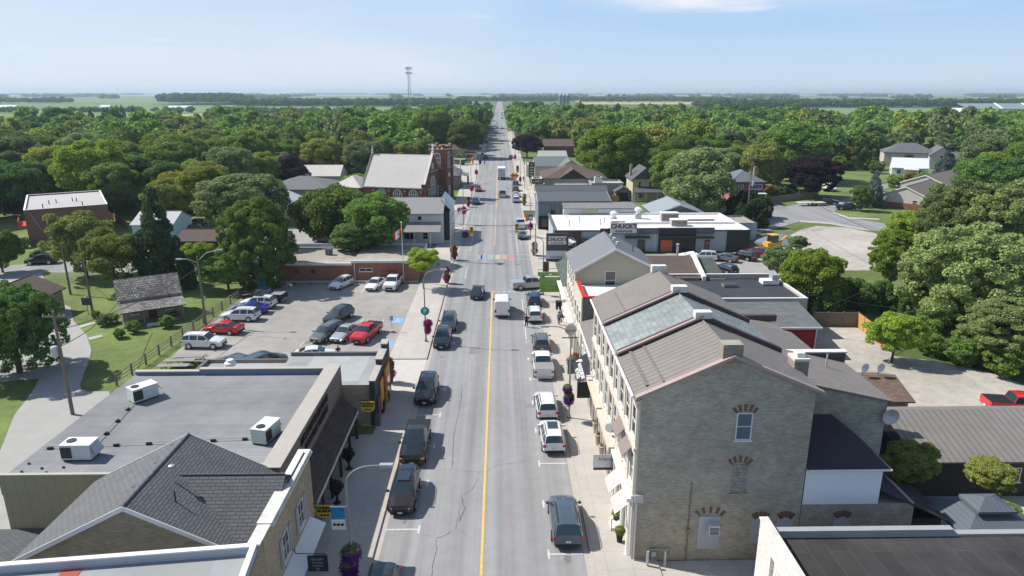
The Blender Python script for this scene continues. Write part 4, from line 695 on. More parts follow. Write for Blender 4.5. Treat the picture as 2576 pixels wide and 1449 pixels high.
M().box(13.8,14.7,35.96,36.02,4.75,6.65).build('bricked_window', mat('pale_rubble',(.23,.22,.20),.9,.35,3.,pat=('brick',.28,.1,(.3,.3,.29),.015),c2=(.13,.12,.12)), b); segm_lintel(b,14.2,6.8,1.0); M().box(13.7,14.8,35.9,35.96,4.6,4.74).build('sill', brickY2, b)
M().box(12.0,13.35,35.94,36.02,.85,3.15).build('boarded_door', mat('grey_board',(.36,.37,.40),.7,.06), b); segm_lintel(b,12.7,3.35,1.4)
q = M(); q.box(12.55,13.2,35.5,35.94,2.1,2.75); ac_ = q.build('window_air_conditioner', mat('pale_appliance',(.5,.55,.6),.5,.05), b); q = M(); [q.box(12.6,13.15,35.48,35.5,2.16+i*.09,2.2+i*.09) for i in range(6)]; q.build('louvre', darkm, ac_)
q = M(); q.cyl((11.4,35.93,.1),(11.4,35.93,5.5),.035,n=6); q.box(11.3,11.5,35.85,35.95,2.0,2.35); q.build('conduit', mat('rusty_pipe',(.25,.17,.12),.8,.1), b)
q = M(); q.cyl((9.3,35.85,.1),(9.3,35.85,.9),.035,n=6); q.cyl((9.0,35.85,.9),(10.4,35.85,.9),.035,n=6); q.cyl((10.4,35.85,.9),(10.4,35.85,.4),.035,n=6); q.box(9.2,9.45,35.72,35.9,.5,.8); q.build('gas_meter', galv, b)
q = M(); q.box(8.0,8.5,35.85,36.0,4.2,4.7); q.cyl((8.15,35.9,4.3),(8.15,35.9,.2),.06,n=6); q.build('corner_box', galv, b)
for xx, hh in ((17.35,2.9),(20.9,2.8)): pass
for k,(yy) in enumerate((37.5,39.9)):   # striped awnings over the doors
    q = M(); 
    for i in range(9): q.slab([(8.0,yy-.9+i*.2,3.9),(6.95,yy-.9+i*.2,2.95),(6.95,yy-.8+i*.2,2.95),(8.0,yy-.8+i*.2,3.9)][::-1], .03)
    a_ = q.build('awning', mat('awning_white',(.68,.66,.64),.8,.04), b)
    q = M()
    for i in range(9): q.slab([(8.0,yy-.8+i*.2,3.9),(6.95,yy-.8+i*.2,2.95),(6.95,yy-.7+i*.2,2.95),(8.0,yy-.7+i*.2,3.9)][::-1], .03)
    q.build('stripe', mat('awning_brown',(.30,.24,.21),.8,.04), a_)
q = M()
for y in (36.5,38.6,41.0): q.lathe((7.85,y,.05),[(.2,0),(.17,.3),(.15,3.9),(.22,4.1)],10)
q.box(7.55,8.0,36.1,42.1,4.1,4.34); q.build('column', white, b)
for (y0_, y1_) in ((37.2,38.8),(39.6,41.4)): q = M(); q.slab([(7.98,y0_,7.3),(7.35,y0_,6.6),(7.35,y1_,6.6),(7.98,y1_,7.3)][::-1],.05); q.build('hood', mat('brown_hood',(.22,.17,.155),.6,.05), b)
q = M(); [q.box(7.2+i*.25,7.98,38.9,40.1,.13+i*.16,.29+i*.16) for i in range(3)]; q.build('steps', stW, b); q = M(); q.tube([(7.2,38.8,.1),(7.2,38.8,1.0),(7.95,38.8,1.4)],.025,5); q.build('handrail', darkm, b)
b = thing('slate_roofed_block', 'three storey building with pale blue grey slate roof between the two brown metal roofs', 'building', (13.2,45.3,0))
gable(b,8.1,18.2,42.31,48.39,11.2,13.56,'Y',slate,brickY,over=.38,ze2=11.4); facade(b,42.3,48.4,3,ZS); gutter(b,42.5,48.4); firewall(b,7.7,13.2,18.6,42.3,11.15,13.7,11.35)
M().box(7.4,8.1,42.4,48.3,3.9,4.3).build('shop_cornice', pinkst, b)
for y in (43.4,45.3,47.2): q = M(); q.box(7.9,7.96,y-.6,y+.6,.4,3.3); q.build('shop_window', glass, b)
q = M(); q.cyl((7.7,43.6,5.2),(7.55,43.4,5.25),.38,.3,14); q.cyl((8,43.9,5),(7.65,43.6,5.2),.03,n=5); q.build('satellite_dish', galv, b)
b = thing('far_brown_roofed_block', 'three storey cream fronted building with brown metal roof beyond the slate roof', 'building', (13.2,51.8,0))
gable(b,8.1,18.2,48.41,55.2,11.2,13.56,'Y',brownY,brickY,over=.38,ze2=11.4); facade(b,48.4,55.2,3,ZS); gutter(b,48.6,55.2); firewall(b,7.7,13.2,18.6,48.4,11.15,13.7,11.35)
M().box(12.6,13.8,54.9,55.5,13.5,14.1).build('ridge_block', stW, b); q = M(); q.box(9.4,9.5,49,54.5,11.95,12.03); q.build('snow_guard', brownY, b); M().box(7.4,8.1,48.6,55,3.9,4.3).build('shop_cornice', pinkst, b)
for y in (49.6,51.8,54): M().box(7.9,7.96,y-.7,y+.7,.4,3.3).build('shop_window', glass, b)
# rear wings
b = thing('rear_wing', 'brick rear wing with brown metal lean-to roof behind the nearest brick building', 'building', (21.5,43,0))
M().add([(x,y,z) for y in (39.7,46.0) for (x,z) in ((18.25,0),(24.8,0),(24.8,8.9),(18.25,10.4))],[(0,1,2,3),(7,6,5,4),(0,4,5,1),(1,5,6,2),(2,6,7,3),(3,7,4,0)]).build('wall', brickY, b)
q = M(); q.slab([(18.25,39.5,10.55),(25.1,39.5,9.0),(25.1,46.2,9.0),(18.25,46.2,10.55)],.14); q.build('roof', brownY, b)
q = M(); q.box(18.4,25.2,46.25,46.7,8.4,9.7); q.build('firewall', mat('maroon_flashing',(0,0,0)), b); M().box(18.4,25.3,46.2,46.75,9.702,9.8).build('coping', trim, b)
q = M(); q.cyl((22.7,44,9.6),(22.7,44,10.5),.06,n=6); q.build('vent_pipe', galv, b)
q = thing('satellite_dish', 'grey satellite dish on the rear wing corner beside the shed roof', 'satellite dish', (24.95,39.5,8.0)); M().add([(.55*cos(t),-.15,.55*sin(t)) for t in [2*pi*i/14 for i in range(14)]]+[(0,.05,0)],[(i,(i+1)%14,14) for i in range(14)]).build('reflector', galv, q, False); M().cyl((0,.05,0),(-.1,.35,-.3),.03,n=5).build('bracket', galv, q, False)
b = thing('rear_wing', 'long brown metal roofed rear wing beyond the firewall with white coping', 'building', (22,52,0))
M().box(18.25,26.3,46.8,58.8,0,6.6).build('wall', brickY, b); q = M(); q.slab([(18.25,46.75,9.2),(26.8,46.75,6.7),(26.8,59,6.7),(18.25,59,9.2)],.14); q.build('roof', brownY, b)
b = thing('brown_rear_roof', 'low brown metal lean-to roof behind the red walled shed', 'building', (24,64,0)); M().box(18,28.5,59.2,68.3,0,4.4).build('wall', bronze, b); q = M(); q.slab([(16,59.1,6.4),(29,59.1,4.5),(29,68.2,4.5),(16,68.2,6.4)],.14); q.build('roof', brownY, b); M().box(16,29.2,68.2,68.7,4.6,5.3).build('firewall', mat('maroon_flashing',(0,0,0)), b)
b = thing('ground_floor_extension', 'low brick extension with white panelled upper storey and dark lean-to roof', 'building', (21.6,37.5,0))
M().box(18.25,25.2,36.02,39.6,0,3.9).build('wall', brickY, b); q = M(); q.add([(x,y,z) for (x,y) in ((18.25,36.0),(22.9,36.0),(22.9,39.6),(18.25,39.6)) for z in (3.9,6.35)],[(0,2,3,1),(2,4,5,3),(4,6,7,5),(1,3,5,7)]); q.add([(18.25,35.98,5.0),(22.9,35.98,3.92),(22.9,35.98,3.9),(18.25,35.98,3.9)],[(0,3,2,1)]) ; q.build('white_panel', mat('smooth_white_panel',(.72,.76,.8),.4,.03), b)
q = M(); q.slab([(18.25,35.85,6.4),(23.3,35.85,6.4),(21.2,39.6,8.1),(18.25,39.6,8.1)],.1); q.slab([(23.3,35.85,6.4),(23.3,39.6,6.4),(21.2,39.6,8.1)],.1); q.build('roof', mat('dark_plum_shingle',(.05,.04,.05),.9,.1), b); M().cyl((18.3,35.8,6.3),(23.3,35.8,6.3),.07,n=6).build('gutter', trim, b)
q = M(); q.slab([(23.0,35.9,4.9),(27.6,35.9,2.6),(27.6,39.8,2.6),(23.0,39.8,4.9)],.1); q.build('lean_to_roof', mat('dark_plum_shingle',(0,0,0)), b); M().box(25.2,27.4,36.5,39.4,0,2.5).build('lean_to_wall', bronze, b)
for x in (17.35,20.85,15.8):
    segm_lintel(b if x > 18 else bR1, x, 3.0, .6); M().box(x-.5,x+.5,35.97,36.0,1.2,3.0).build('boarded_window', mat('grey_board',(0,0,0)), b if x > 18 else bR1)
# pet shop and following units
b = thing('pet_shop', 'two storey shop with ribbed metal roof, black awning sign and patio furniture', 'shop', (11,60,0))
M().box(8.1,18,55.25,64.4,0,5.5).build('wall', mat('grey_clapboard',(.40,.41,.41),.8,.05,1.,pat=('rib','Z',.2,.1,.85)), b); q = M(); q.slab([(7.8,55.25,5.9),(7.8,64.5,5.9),(14,64.5,8.2),(14,55.25,8.2)][::-1],.13); q.slab([(14,55.25,8.2),(14,64.5,8.2),(18.2,64.5,6.5),(18.2,55.25,6.5)][::-1],.13); q.build('roof', brownY, b)
q = M(); q.cyl((7.75,55.3,5.82),(7.75,64.4,5.82),.09,n=6); q.cyl((7.8,55.4,5.8),(7.95,55.4,.2),.06,n=6); q.build('gutter', trim, b)
for y in (56.7,59,61.2,63.3): win(b,8.1,y,3.9,.6,1.0,180)
for y in (57,60.5,63.2): M().box(8.0,8.08,y-1,y+1,.4,2.7).build('shop_window', glass, b)
q = M(); q.slab([(8.05,55.6,4.3),(8.05,60.3,4.3),(6.75,60.3,3.3),(6.75,55.6,3.3)],.08); aw = q.build('awning', blackM, b)
th = atan2(1.0, 1.3)
for s_, dx, sz in (('WHOLESOME BAY', 1.45, .52), ('PET FOODS', 2.05, .48)):
    xx = 8.05-dx*.55; text(s_, sz, white, aw, (xx-.03, 57.3, 4.3-(8.05-xx)/1.3*1.0+.03), (th, 0, -pi/2), ex=.01, bold=.01, sx=.85)
q = M()
for rr, u, v in ((.3,59.3,.45),(.16,59.65,.75),(.16,58.95,.75),(.16,59.55,.2)): pass
q.lathe((7.45,59.35,3.88),[(.3,0),(.3,.03)],14); q.lathe((7.15,59.6,3.7),[(.14,0),(.14,.03)],10); q.build('emblem', white, aw)
sg = M(); sg.box(6.7,7.9,55.45,55.6,1.9,3.4); sg.build('hanging_sign', mat('dark_olive_sign',(.03,.04,.03),.6,.1), b)
b = thing('red_edged_block', 'cream fronted block with red parapet edge and white flat roof', 'building', (11,67.5,0))
flat(b,8.1,18,64.5,70.8,8.0,.5,membW,brickG,redm,t=.3,sides='SW',hs={'S':.5,'W':.5}); facade(b,64.5,70.8,3,((4.9,1.9),)) if False else None
M().box(7.98,8.099,64.5,70.8,0,8.45).build('street_facade', cream, b)
for y in (65.7,67.6,69.6): win(b,7.98,y,4.9,1,1.9,180); M().box(7.9,7.96,y-.7,y+.7,.4,3.1).build('shop_window', glass, b)
b = thing('siding_gable_block', 'tall beige siding gable building with dark grey roof on the right of the street', 'building', (12.2,75,0))
gable(b,8.1,16.4,70.9,79.4,9.55,11.95,'Y',mat('slate_grey_metal',(.165,.17,.18),.6,.05,1.,pat=('rib','Y',.6,.03,.8)),sidingB,over=.35,ze2=9.9,fascia=white)
M().box(7.98,8.099,70.9,79.4,0,9.4).build('street_facade', cream, b)
for y in (72.2,74,75.8,77.6): 
    for z in (4.9,7.3): win(b,7.98,y,z,.8,1.5,180,head=stW)
    M().box(7.9,7.97,y-.6,y+.6,.4,3.1).build('shop_window', glass, b)
win(b,11.8,70.9,7.5,1.2,2.0,-90); 
for y in (73.4,75.6,77.8): M().box(12.7,12.95,y-.15,y+.15,11.9,12.2).build('roof_vent', trim, b)
M().cyl((14.8,74.5,10.7),(14.8,74.5,11.5),.05,n=6).build('vent_pipe', darkm, b)
q = M(); q.box(7.45,7.95,71.5,79,3.3,3.45); q.box(7.45,7.55,71.5,79,3.0,3.3); q.build('shop_canopy', trim, b)
b = thing('green_roofed_shop', 'low shop with green grey shingle roof beyond the beige gable building', 'shop', (10,85,0))
M().box(8.1,19,79.5,91,0,5.2).build('wall', cream, b); q = M(); q.slab([(7.5,79.5,5.4),(7.5,91.2,5.4),(11,91.2,7.4),(11,79.5,7.4)][::-1],.12); q.slab([(11,79.5,7.4),(11,91.2,7.4),(19,91.2,5.4),(19,79.5,5.4)][::-1],.12); q.build('roof', shGr, b)
q = M(); q.box(7.5,8.05,79.6,88.3,3.55,3.7); q.build('shop_canopy', trim, b)
for y in (80.8,83.4,86,89): win(b,8.1,y,.6,1.6,2.1,180,nx=2)
b = thing('long_rear_building', 'long brown shingled rear building behind the beige gable, with a white firewall', 'building', (23,93,0)); M().box(14,26,86,98,0,4.4).build('wall', cream, b); q = M(); q.slab([(13.5,85.8,4.6),(26.3,85.8,4.6),(26.3,92,6.2),(13.5,92,6.2)],.12); q.slab([(13.5,92,6.2),(26.3,92,6.2),(26.3,98.4,4.6),(13.5,98.4,4.6)],.12); q.build('roof', shB, b)
q = M(); q.add([(x,y,z) for x in (26.32,26.8) for (y,z) in ((85.6,4.3),(92,6.4),(98.6,4.3),(98.6,4.9),(92,6.8),(85.6,4.9))],[(0,1,4,5),(1,2,3,4),(11,10,7,6),(10,9,8,7),(5,4,10,11),(4,3,9,10),(0,5,11,6),(3,2,8,9)]); q.build('firewall', white, b)
q = M(); q.slab([(26.82,85.9,4.4),(29.5,85.9,4.4),(29.5,92,5.9),(26.82,92,5.9)],.12); q.slab([(26.82,92,5.9),(29.5,92,5.9),(29.5,98.2,4.4),(26.82,98.2,4.4)],.12); q.build('green_roof', shGr, b); M().box(26.8,29.2,86,98,0,4.3).build('wall', brickY2, b)
q = M(); q.cyl((25.3,95,5.2),(25.3,95,7.0),.16,n=8); q.lathe((25.3,95,7.0),[(.24,0),(.24,.2),(.05,.3)],10); q.build('flue', galv, b)
b = thing('black_flat_roof_block', 'low block with black flat roof and pale concrete wall beside the rear car park', 'building', (27,81,0)); flat(b,16.5,36.2,76.5,86.8,4.3,.3,mat('dark_blue_roof',(.045,.05,.058),.7,.2,.6,big=.2),mat('concrete_block_wall',(.42,.40,.37),.9,.1,1.,big=.06),trim,t=.25,sides='SNE',hs={'N':.6})
q = thing('skylight', 'square skylight curb on the black flat roof', 'skylight', (29,82.8,4.31)); M().box(-.9,.9,-.5,.5,0,.3).build('curb', wood, q, False); M().box(-.8,.8,-.4,.4,.301,.38).build('dome', glass, q, False)
q = thing('rooftop_unit', 'white angular air unit on the far end of the black flat roof', 'air conditioner', (34.6,84,4.31)); M().box(-1.2,.9,-.7,.7,.1,.6).build('duct', white, q, False); M().box(.0,.9,-.6,.6,.61,1.3).build('cabinet', galv, q, False)
b = thing('red_walled_shed', 'lean-to shed with grey shingle roof and dark red wall behind the brown roofs', 'shed', (31,73,0)); M().box(26,34.6,70,76.4,0,3.2).build('wall', mat('barn_red',(.26,.015,.02),.8,.08), b); q = M(); q.slab([(25.5,69.7,3.4),(35,69.7,3.4),(35,76.4,4.3),(25.5,76.4,4.3)],.12); q.build('roof', mat('bluish_shingle',(.17,.18,.19),.9,.12,1.,pat=('shx',.9,.26,(.08,.09,.1),.03)), b); q = M(); q.box(25.5,35,69.6,69.7,3.2,3.42); q.cyl((34.4,69.7,3.2),(34.4,69.8,.2),.06,n=6); q.build('gutter', trim, b)
# brown tiled little building with two dishes
b = thing('small_brown_outbuilding', 'small brown shingled outbuilding with two satellite dishes on its ridge', 'shed', (35.5,55,0)); M().box(29,34.5,52.4,58,0,2.8).build('wall', brickY2, b); q = M(); q.slab([(29,51.9,3.0),(34.8,51.9,3.0),(34.8,55.3,4.0),(29,55.3,4.0)],.12); q.slab([(29,55.3,4.0),(34.8,55.3,4.0),(34.8,58.2,3.0),(29,58.2,3.0)],.12); q.build('roof', mat('brown_tile',(.19,.13,.10),.9,.1,1.,pat=('shx',.5,.25,(.12,.08,.06),.03)), b)
for i, x in enumerate((31.9,33.3)):
    q = thing('satellite_dish', ['left','right'][i]+' one of the two white satellite dishes on the small brown roof', 'satellite dish', (x,55.2,4.75), .3, 'twin satellite dishes'); M().add([(.42*cos(t),-.1,.42*sin(t)) for t in [2*pi*k/14 for k in range(14)]]+[(0,.06,0)],[(k,(k+1)%14,14) for k in range(14)]).build('reflector', white, q, False); M().cyl((0,.06,0),(0,.15,-.7),.03,n=5).build('bracket', darkm, q, False)
b = thing('long_metal_shed', 'long low shed with brown ribbed metal roof at the right edge', 'shed', (40,45,0)); M().box(29.5,60,42.6,47.2,0,2.8).build('wall', bronze, b); q = M(); q.slab([(29.2,42.2,3.0),(60,42.2,3.0),(60,47.3,4.6),(29.2,47.3,4.6)],.12); q.slab([(29.2,47.3,4.6),(60,47.3,4.6),(60,48.6,4.2),(29.2,48.6,4.2)],.12); q.build('roof', brownM, b); win(b,36.6,42.6,1.2,.9,1.1,-90); q=M(); q.box(43.2,43.6,38,42.5,0,3.1); q.build('side_wall', wsid, b)
# bottom right black roof
b = thing('black_roofed_shop', 'black flat roofed building with white brick street wall at the bottom right corner', 'building', (22,25,0))
M().box(14.85,60,5,32.2,0,4.3).build('wall', brickY2, b); M().quad((14.9,5,4.31),(60,5,4.31),(60,32.2,4.31),(14.9,32.2,4.31)).build('roof', membBlk, b)
q = M(); q.box(14.5,14.85,5,33.0,3.9,5.0); q.box(14.5,14.85,31.2,33.0,0,3.9); q.box(14.5,14.85,27,28.2,0,3.9); q.build('street_wall', mat('white_brick',(.72,.70,.66),.7,.06,1.,pat=('brick',.3,.1,(.6,.58,.55),.012),bump=.2), b); M().box(14.45,14.95,5,33.1,5.002,5.08).build('coping', stW, b); q = M(); q.box(14.7,14.8,28.2,31.2,.1,3.9); q.build('shutter_door', mat('pale_shutter',(.55,.53,.5),.7,.06,1.,pat=('rib','Z',.3,.08,.7)), b)
q = M(); q.box(14.9,25,32.2,32.6,0,4.75); q.box(25,60,32.2,32.6,0,4.45); q.build('rear_parapet', mat('grey_parapet',(.30,.31,.33),.8,.08), b)
# restaurant
b = thing('roadhouse', 'long single storey restaurant with white flat roof, brown and grey panels and large signs', 'restaurant', (27,129,0))
M().box(9.9,45.3,121.5,139,0,3.7).build('wall', blueG, b); M().quad((9.9,121.5,3.72),(45.3,121.5,3.72),(45.3,128.6,3.72),(9.9,128.6,3.72)).build('roof', membW, b); M().quad((9.9,128.6,3.735),(45.3,128.6,3.735),(45.3,139,3.735),(9.9,139,3.735)).build('roof', membW, b)
q = M(); q.box(10.3,45.5,121.38,121.7,3.72,3.98); q.box(9.7,10.1,121.38,139,3.72,4.05); q.box(19.5,30,121.3,121.68,3.3,4.35) ; q.box(28.5,38.8,121.28,121.66,3.3,4.4); q.build('parapet', dcop, b)
q = M(); q.box(24.5,45.1,128.5,128.9,3.74,4.15); q.box(44.9,45.4,121.8,139,3.72,4.0); q.box(24,45.2,138.7,139.1,3.74,4.1); q.build('roof_curb', white, b)
q = M(); q.box(10.0,14.6,121.3,121.499,0,3.9); q.box(18.0,20.3,121.3,121.499,0,4.3); q.box(9.8,9.899,121.3,126,0,3.9); q.build('brown_panel', bwall, b)
q = M(); q.box(28.7,35.5,121.25,121.499,0,4.3); q.box(41.2,45.4,121.3,121.499,0,3.9); q.build('charcoal_panel', charc, b)
q = M(); q.box(14.6,18,120.6,121.3,2.3,2.5); q.box(22.5,27,120.5,121.3,2.6,2.95); q.box(28.8,38.6,120.5,121.25,2.55,2.9); q.build('canopy', darkm, b)
q = M(); q.box(29.1,31.2,121.15,121.24,0,2.2); q.build('orange_door', mat('rust_door',(.42,.17,.05),.7,.1), b); q = M(); q.box(29.5,30.8,121.08,121.14,.9,2.0); q.build('poster', mat('poster_red',(.62,.10,.05),.6,.15,5.), b); q = M(); q.box(37.2,38.1,121.36,121.49,0,2.1); q.build('door', glass, b); q = M(); q.box(37.3,38.0,121.3,121.35,1.3,1.9); q.build('poster', mat('poster_red',(0,0,0)), b); q = M(); q.box(24.9,26.3,121.4,121.49,0,2.2); q.build('door', glass, b)
q = M(); q.box(14.7,17.9,121.35,121.49,.3,1.9); q.build('patio_window', glass, b)
text('ROADHOUSE', .75, white, b, (28.0,121.42,1.9), (pi/2,pi/2,0)); text('CHUCK\'S', .0001, white, b, (0,0,0), FY()) if False else None
text('EST.', .65, white, b, (12.6,121.27,1.95), FY()); text('2015', .65, white, b, (12.6,121.27,1.3), FY())
q = M()
for i in range(20):
    a0, a1 = 2*pi*i/20, 2*pi*(i+1)/20; q.add([(12.6+r*cos(a),121.27,1.62+r*sin(a)) for a in (a0,a1) for r in (1.0,1.09)]+[(12.6+r*cos(a),121.31,1.62+r*sin(a)) for a in (a0,a1) for r in (1.0,1.09)],[(0,1,3,2),(1,5,7,3),(0,2,6,4)])
q.build('ring', white, b)
s = thing('roof_sign', 'pale rooftop sign reading chucks roadhouse above the restaurant wall', 'sign', (22.2,121.1,3.9)); M().box(19.8,24.6,121.0,121.2,3.5,5.4).build('board', mat('pale_sign',(.62,.60,.60),.6,.06), s); text('CHUCK\'S', 1.15, mat('dark_red_letters',(.10,.02,.02),.6,.1), s, (22.2,120.97,4.75), FY(), bold=.03); text('ROADHOUSE', .5, blackM, s, (22.2,120.97,3.85), FY(), bold=.01)
def rtu(x, y, z, w, d, h, lb):
    r = thing('rooftop_unit', lb, 'air conditioner', (x,y,z), 0, 'rooftop units on the white restaurant roof'); M().box(-w/2,w/2,-d/2,d/2,.15,h).build('cabinet', galv, r, False); M().box(-w/2+.1,w/2-.1,-d/2-.02,-d/2-.005,.3,h-.15).build('grille', mat('rusty_grille',(.2,.17,.15),.7,.4,5.), r, False); M().box(-w/2-.05,w/2+.05,-d/2-.05,d/2+.05,h+.002,h+.08).build('lid', white, r, False); return r
rtu(22,126.5,3.74,2.6,1.6,1.1,'rooftop unit with rusty grille behind the roof sign'); rtu(23,122.9,3.73,2.6,1.2,1.2,'long pale rooftop unit directly above the roof sign'); rtu(33.6,127,3.73,3,1.7,1.2,'rooftop unit with rusty grille to the right of the exhaust mushroom'); rtu(33,132,3.74,3.4,1.8,1.6,'large white rooftop unit at the back of the restaurant roof')
for i,(x,y) in enumerate(((27.4,134.5),(22.3,133))):
    q = thing('exhaust_fan', ['tall mushroom shaped exhaust fan on legs on the white roof','squat exhaust fan near the street end of the white roof'][i], 'fan', (x,y,3.74)); M().box(-.6,.6,-.6,.6,0,1.0-i*.5).build('base', galv, q, False); M().lathe((0,0,1.0-i*.5),[(.4,0),(.45,.6),(.75,.65),(.75,1.0),(.4,1.2),(.02,1.4)],14).build('hood', white, q, False)
q = M(); [q.cyl((x,y,3.74),(x,y,4.9),.09,n=6) for x,y in ((13,127),(15.3,131),(19,128),(20,130),(13.3,136))]; q.build('vent_pipe', galv, b); M().box(36,42,131.9,132.1,3.74,4.0).build('pipe_run', darkm, b)
b2 = thing('restaurant_annex', 'small grey annex with mossy flat roof at the far end of the restaurant', 'annex', (47,135,0)); flat(b2,45.5,50,130.5,139,3.2,.25,tarG,blueG,dcop,t=.25)
# grey barn-like shop and its neighbours
b = thing('blue_grey_shop', 'tall blue grey shop with long dark shingle roof beyond the restaurant', 'shop', (15,149,0)); gable(b,7.9,23,142.2,155.5,6.0,7.1,'X',mat('speckled_shingle',(.095,.105,.12),.9,.3,3.),mat('blue_grey_siding',(.16,.19,.22),.8,.05),over=.3,fascia=trim); win(b,11,142.2,3.4,.9,2.0,-90,fm=darkm,ny=1); q = M(); q.box(8.0,12.6,142.0,142.19,0,3.0); q.build('dark_shopfront', blackM, b); M().box(8.6,12.0,141.9,141.99,.7,2.4).build('shop_window', glass, b)
b = thing('rear_shingle_building', 'second dark shingle roof directly behind the blue grey shop', 'building', (16,157,0)); gable(b,8.3,24.4,156,163,6.2,7.2,'X',mat('speckled_shingle',(0,0,0)),mat('blue_grey_siding',(0,0,0)),over=.3,rp=.3)
b = thing('low_white_building', 'low white building with yellow panel between the restaurant and the blue grey shop', 'building', (20,140,0)); M().box(13,28.4,139.4,142.1,0,5.0).build('wall', mat('off_white_wall',(.55,.56,.56),.8,.08), b); q = M(); q.slab([(12.8,138.9,5.1),(28.8,138.9,5.1),(27.5,142.1,5.9),(12.8,142.1,5.9)],.12); q.build('roof', mat('mid_grey_flat_roof',(.21,.21,.21),.9,.1,.8,big=.1), b); M().box(16.6,19.6,139.3,139.39,3.8,4.7).build('panel', mat('pale_yellow_panel',(.5,.45,.25),.8,.06), b); M().box(20.0,28.5,138.95,139.3,4.2,4.9).build('fascia', galv, b)
def house(nm, lb, x0,x1,y0,y1,ze,zr,ax,rm,wm,kind='gable', wins=(), **k):
    b = thing(nm, lb, 'house', ((x0+x1)/2,(y0+y1)/2,0)); (gable(b,x0,x1,y0,y1,ze,zr,ax,rm,wm,**k) if kind=='gable' else hip(b,x0,x1,y0,y1,ze,zr,rm,wm,**k))
    for w in wins: win(b, *w)
    return b
mg = mat('mid_grey_shingle',(0,0,0)); tan = mat('tan_wall',(0,0,0)); dk = mat('dark_grey_roof',(0,0,0))
house('small_grey_house','small building with pale grey roof behind the dark shingle roofs',14.2,22.3,172,182,3.6,5.2,'X',mat('pale_grey_shingle',(.26,.27,.28),.9,.1),mat('beige_wall',(.4,.37,.3),.8,.06))
b = house('brown_hip_house','buff house with large brown hip roof and dark front gable, right of the street',12.2,30,194,211,4.6,7.8,'X',shB,mat('beige_wall',(0,0,0)),'hip'); q = M(); q.slab([(16.5,193.3,4.6),(20.5,193.3,7.2),(20.5,201,7.2),(16.5,198,4.6)],.12); q.slab([(20.5,193.3,7.2),(24.5,193.3,4.6),(24.5,198,4.6),(20.5,201,7.2)],.12); q.build('front_gable_roof', shB, b); q = M(); q.add([(16.9,193.6,4.6),(24.1,193.6,4.6),(20.5,193.6,7.0)],[(0,1,2)]); q.build('front_gable', darkm, b); win(b,15,194,1.2,1.2,1.6,-90); win(b,26,194,1.2,1.2,1.6,-90)
b = thing('flat_grey_annex','flat roofed grey building right of the brown hip roofed house, with a rooftop unit','building',(28,200,0)); flat(b,24.8,33.5,186,193,3.9,.3,mat('pale_flat_roof',(0,0,0)),mat('grey_block_wall',(.3,.3,.3),.9,.06),galv,t=.3)
q = thing('rooftop_unit','boxy rooftop unit on the flat grey annex','air conditioner',(27,189.5,3.92)); M().box(-1,1,-.8,.8,.1,1.6).build('cabinet', mat('hvac_grey_green',(0,0,0)), q, False); M().lathe((0,0,1.6),[(.6,0),(.6,.1)],12).build('fan', darkm, q, False)
b = thing('low_white_shop','low white flat roofed shop with lettered sign in front of the brown hip roof','shop',(10.8,197,0)); flat(b,9.4,12.1,189,206,3.3,.3,membL,mat('beige_wall',(0,0,0)),trim,t=.25); q = M(); q.box(8.6,11.8,187.2,187.4,3.9,5.3); q.cyl((10.2,187.4,0),(10.2,187.4,3.9),.1,n=6); q.build('sign_board', darkm, b); text('LEGO', .001, white, b, (0,0,0), FY()) if False else text('LEBO', 1.0, trim, b, (10.2,187.15,4.6), FY(), sx=1.1)
b = house('grey_roofed_house','house with blue grey roof and pale dormers beyond the brown hip roof',11.3,23,226,243,4.6,6.9,'X',mat('blue_grey_shingle',(.13,.15,.165),.9,.1),mat('pale_cream',(0,0,0)),wins=((13.5,226,1.5,1,1.4,-90),)); gable(b,19,26,221,236,4.6,6.8,'Y',mg,mat('pale_cream',(0,0,0)))
b = thing('pale_low_building','low pale building with flat roof beside the kerb beyond the hanging signs','building',(10.4,240,0)); flat(b,8.8,14,236,250,3.8,.2,mat('pale_flat_roof',(0,0,0)),mat('pale_cream',(0,0,0)),galv,t=.25)
s = thing('pylon_sign','dark vertical sign with stacked lettering beside the low pale building','sign',(9.2,212,0)); M().box(8.7,10.5,211.9,212.2,2.8,7.4).build('board', darkm, s); q = M(); q.box(8.9,9.05,211.95,212.15,0,2.8); q.box(10.2,10.35,211.95,212.15,0,2.8); q.build('post', galv, s)
q = M(); q.add([(9.2,211.85,6.5),(10.0,211.85,6.5),(9.6,211.85,7.1)],[(0,1,2)]); [q.box(9.0,10.2,211.85,211.89,3.2+i*.8,3.6+i*.8) for i in range(4)]; q.build('emblem', galv, s)
house('green_metal_house','long building with pale green metal roof and small white front gable',14.5,25,258,272,4.4,6.4,'X',mat('pale_green_metal',(.33,.36,.31),.5,.05,1.,pat=('rib','X',1.,.1,.8)),cream); b = house('brown_roof_brick_house','red brick house with brown roof beyond the copper beech',19.5,33,311,325,4.8,7.4,'X',shB,brickR,wins=((23,311,1.2,1.4,1.6,-90),(28,311,1.2,1.4,1.6,-90)))
b = house('light_blue_gable_house','tall pale blue house with front gable among the trees right of the street',24,35,372,386,7.5,11,'Y',mat('blue_grey_shingle',(0,0,0)),mat('pale_blue_siding',(0,0,0)),wins=((29.5,372,7.4,1.6,1.6,-90),),fascia=trim)
house('grey_ranch_house','low grey roofed house left of the pale blue gable house',18,30,350,362,3.5,6,'X',mg,tan)
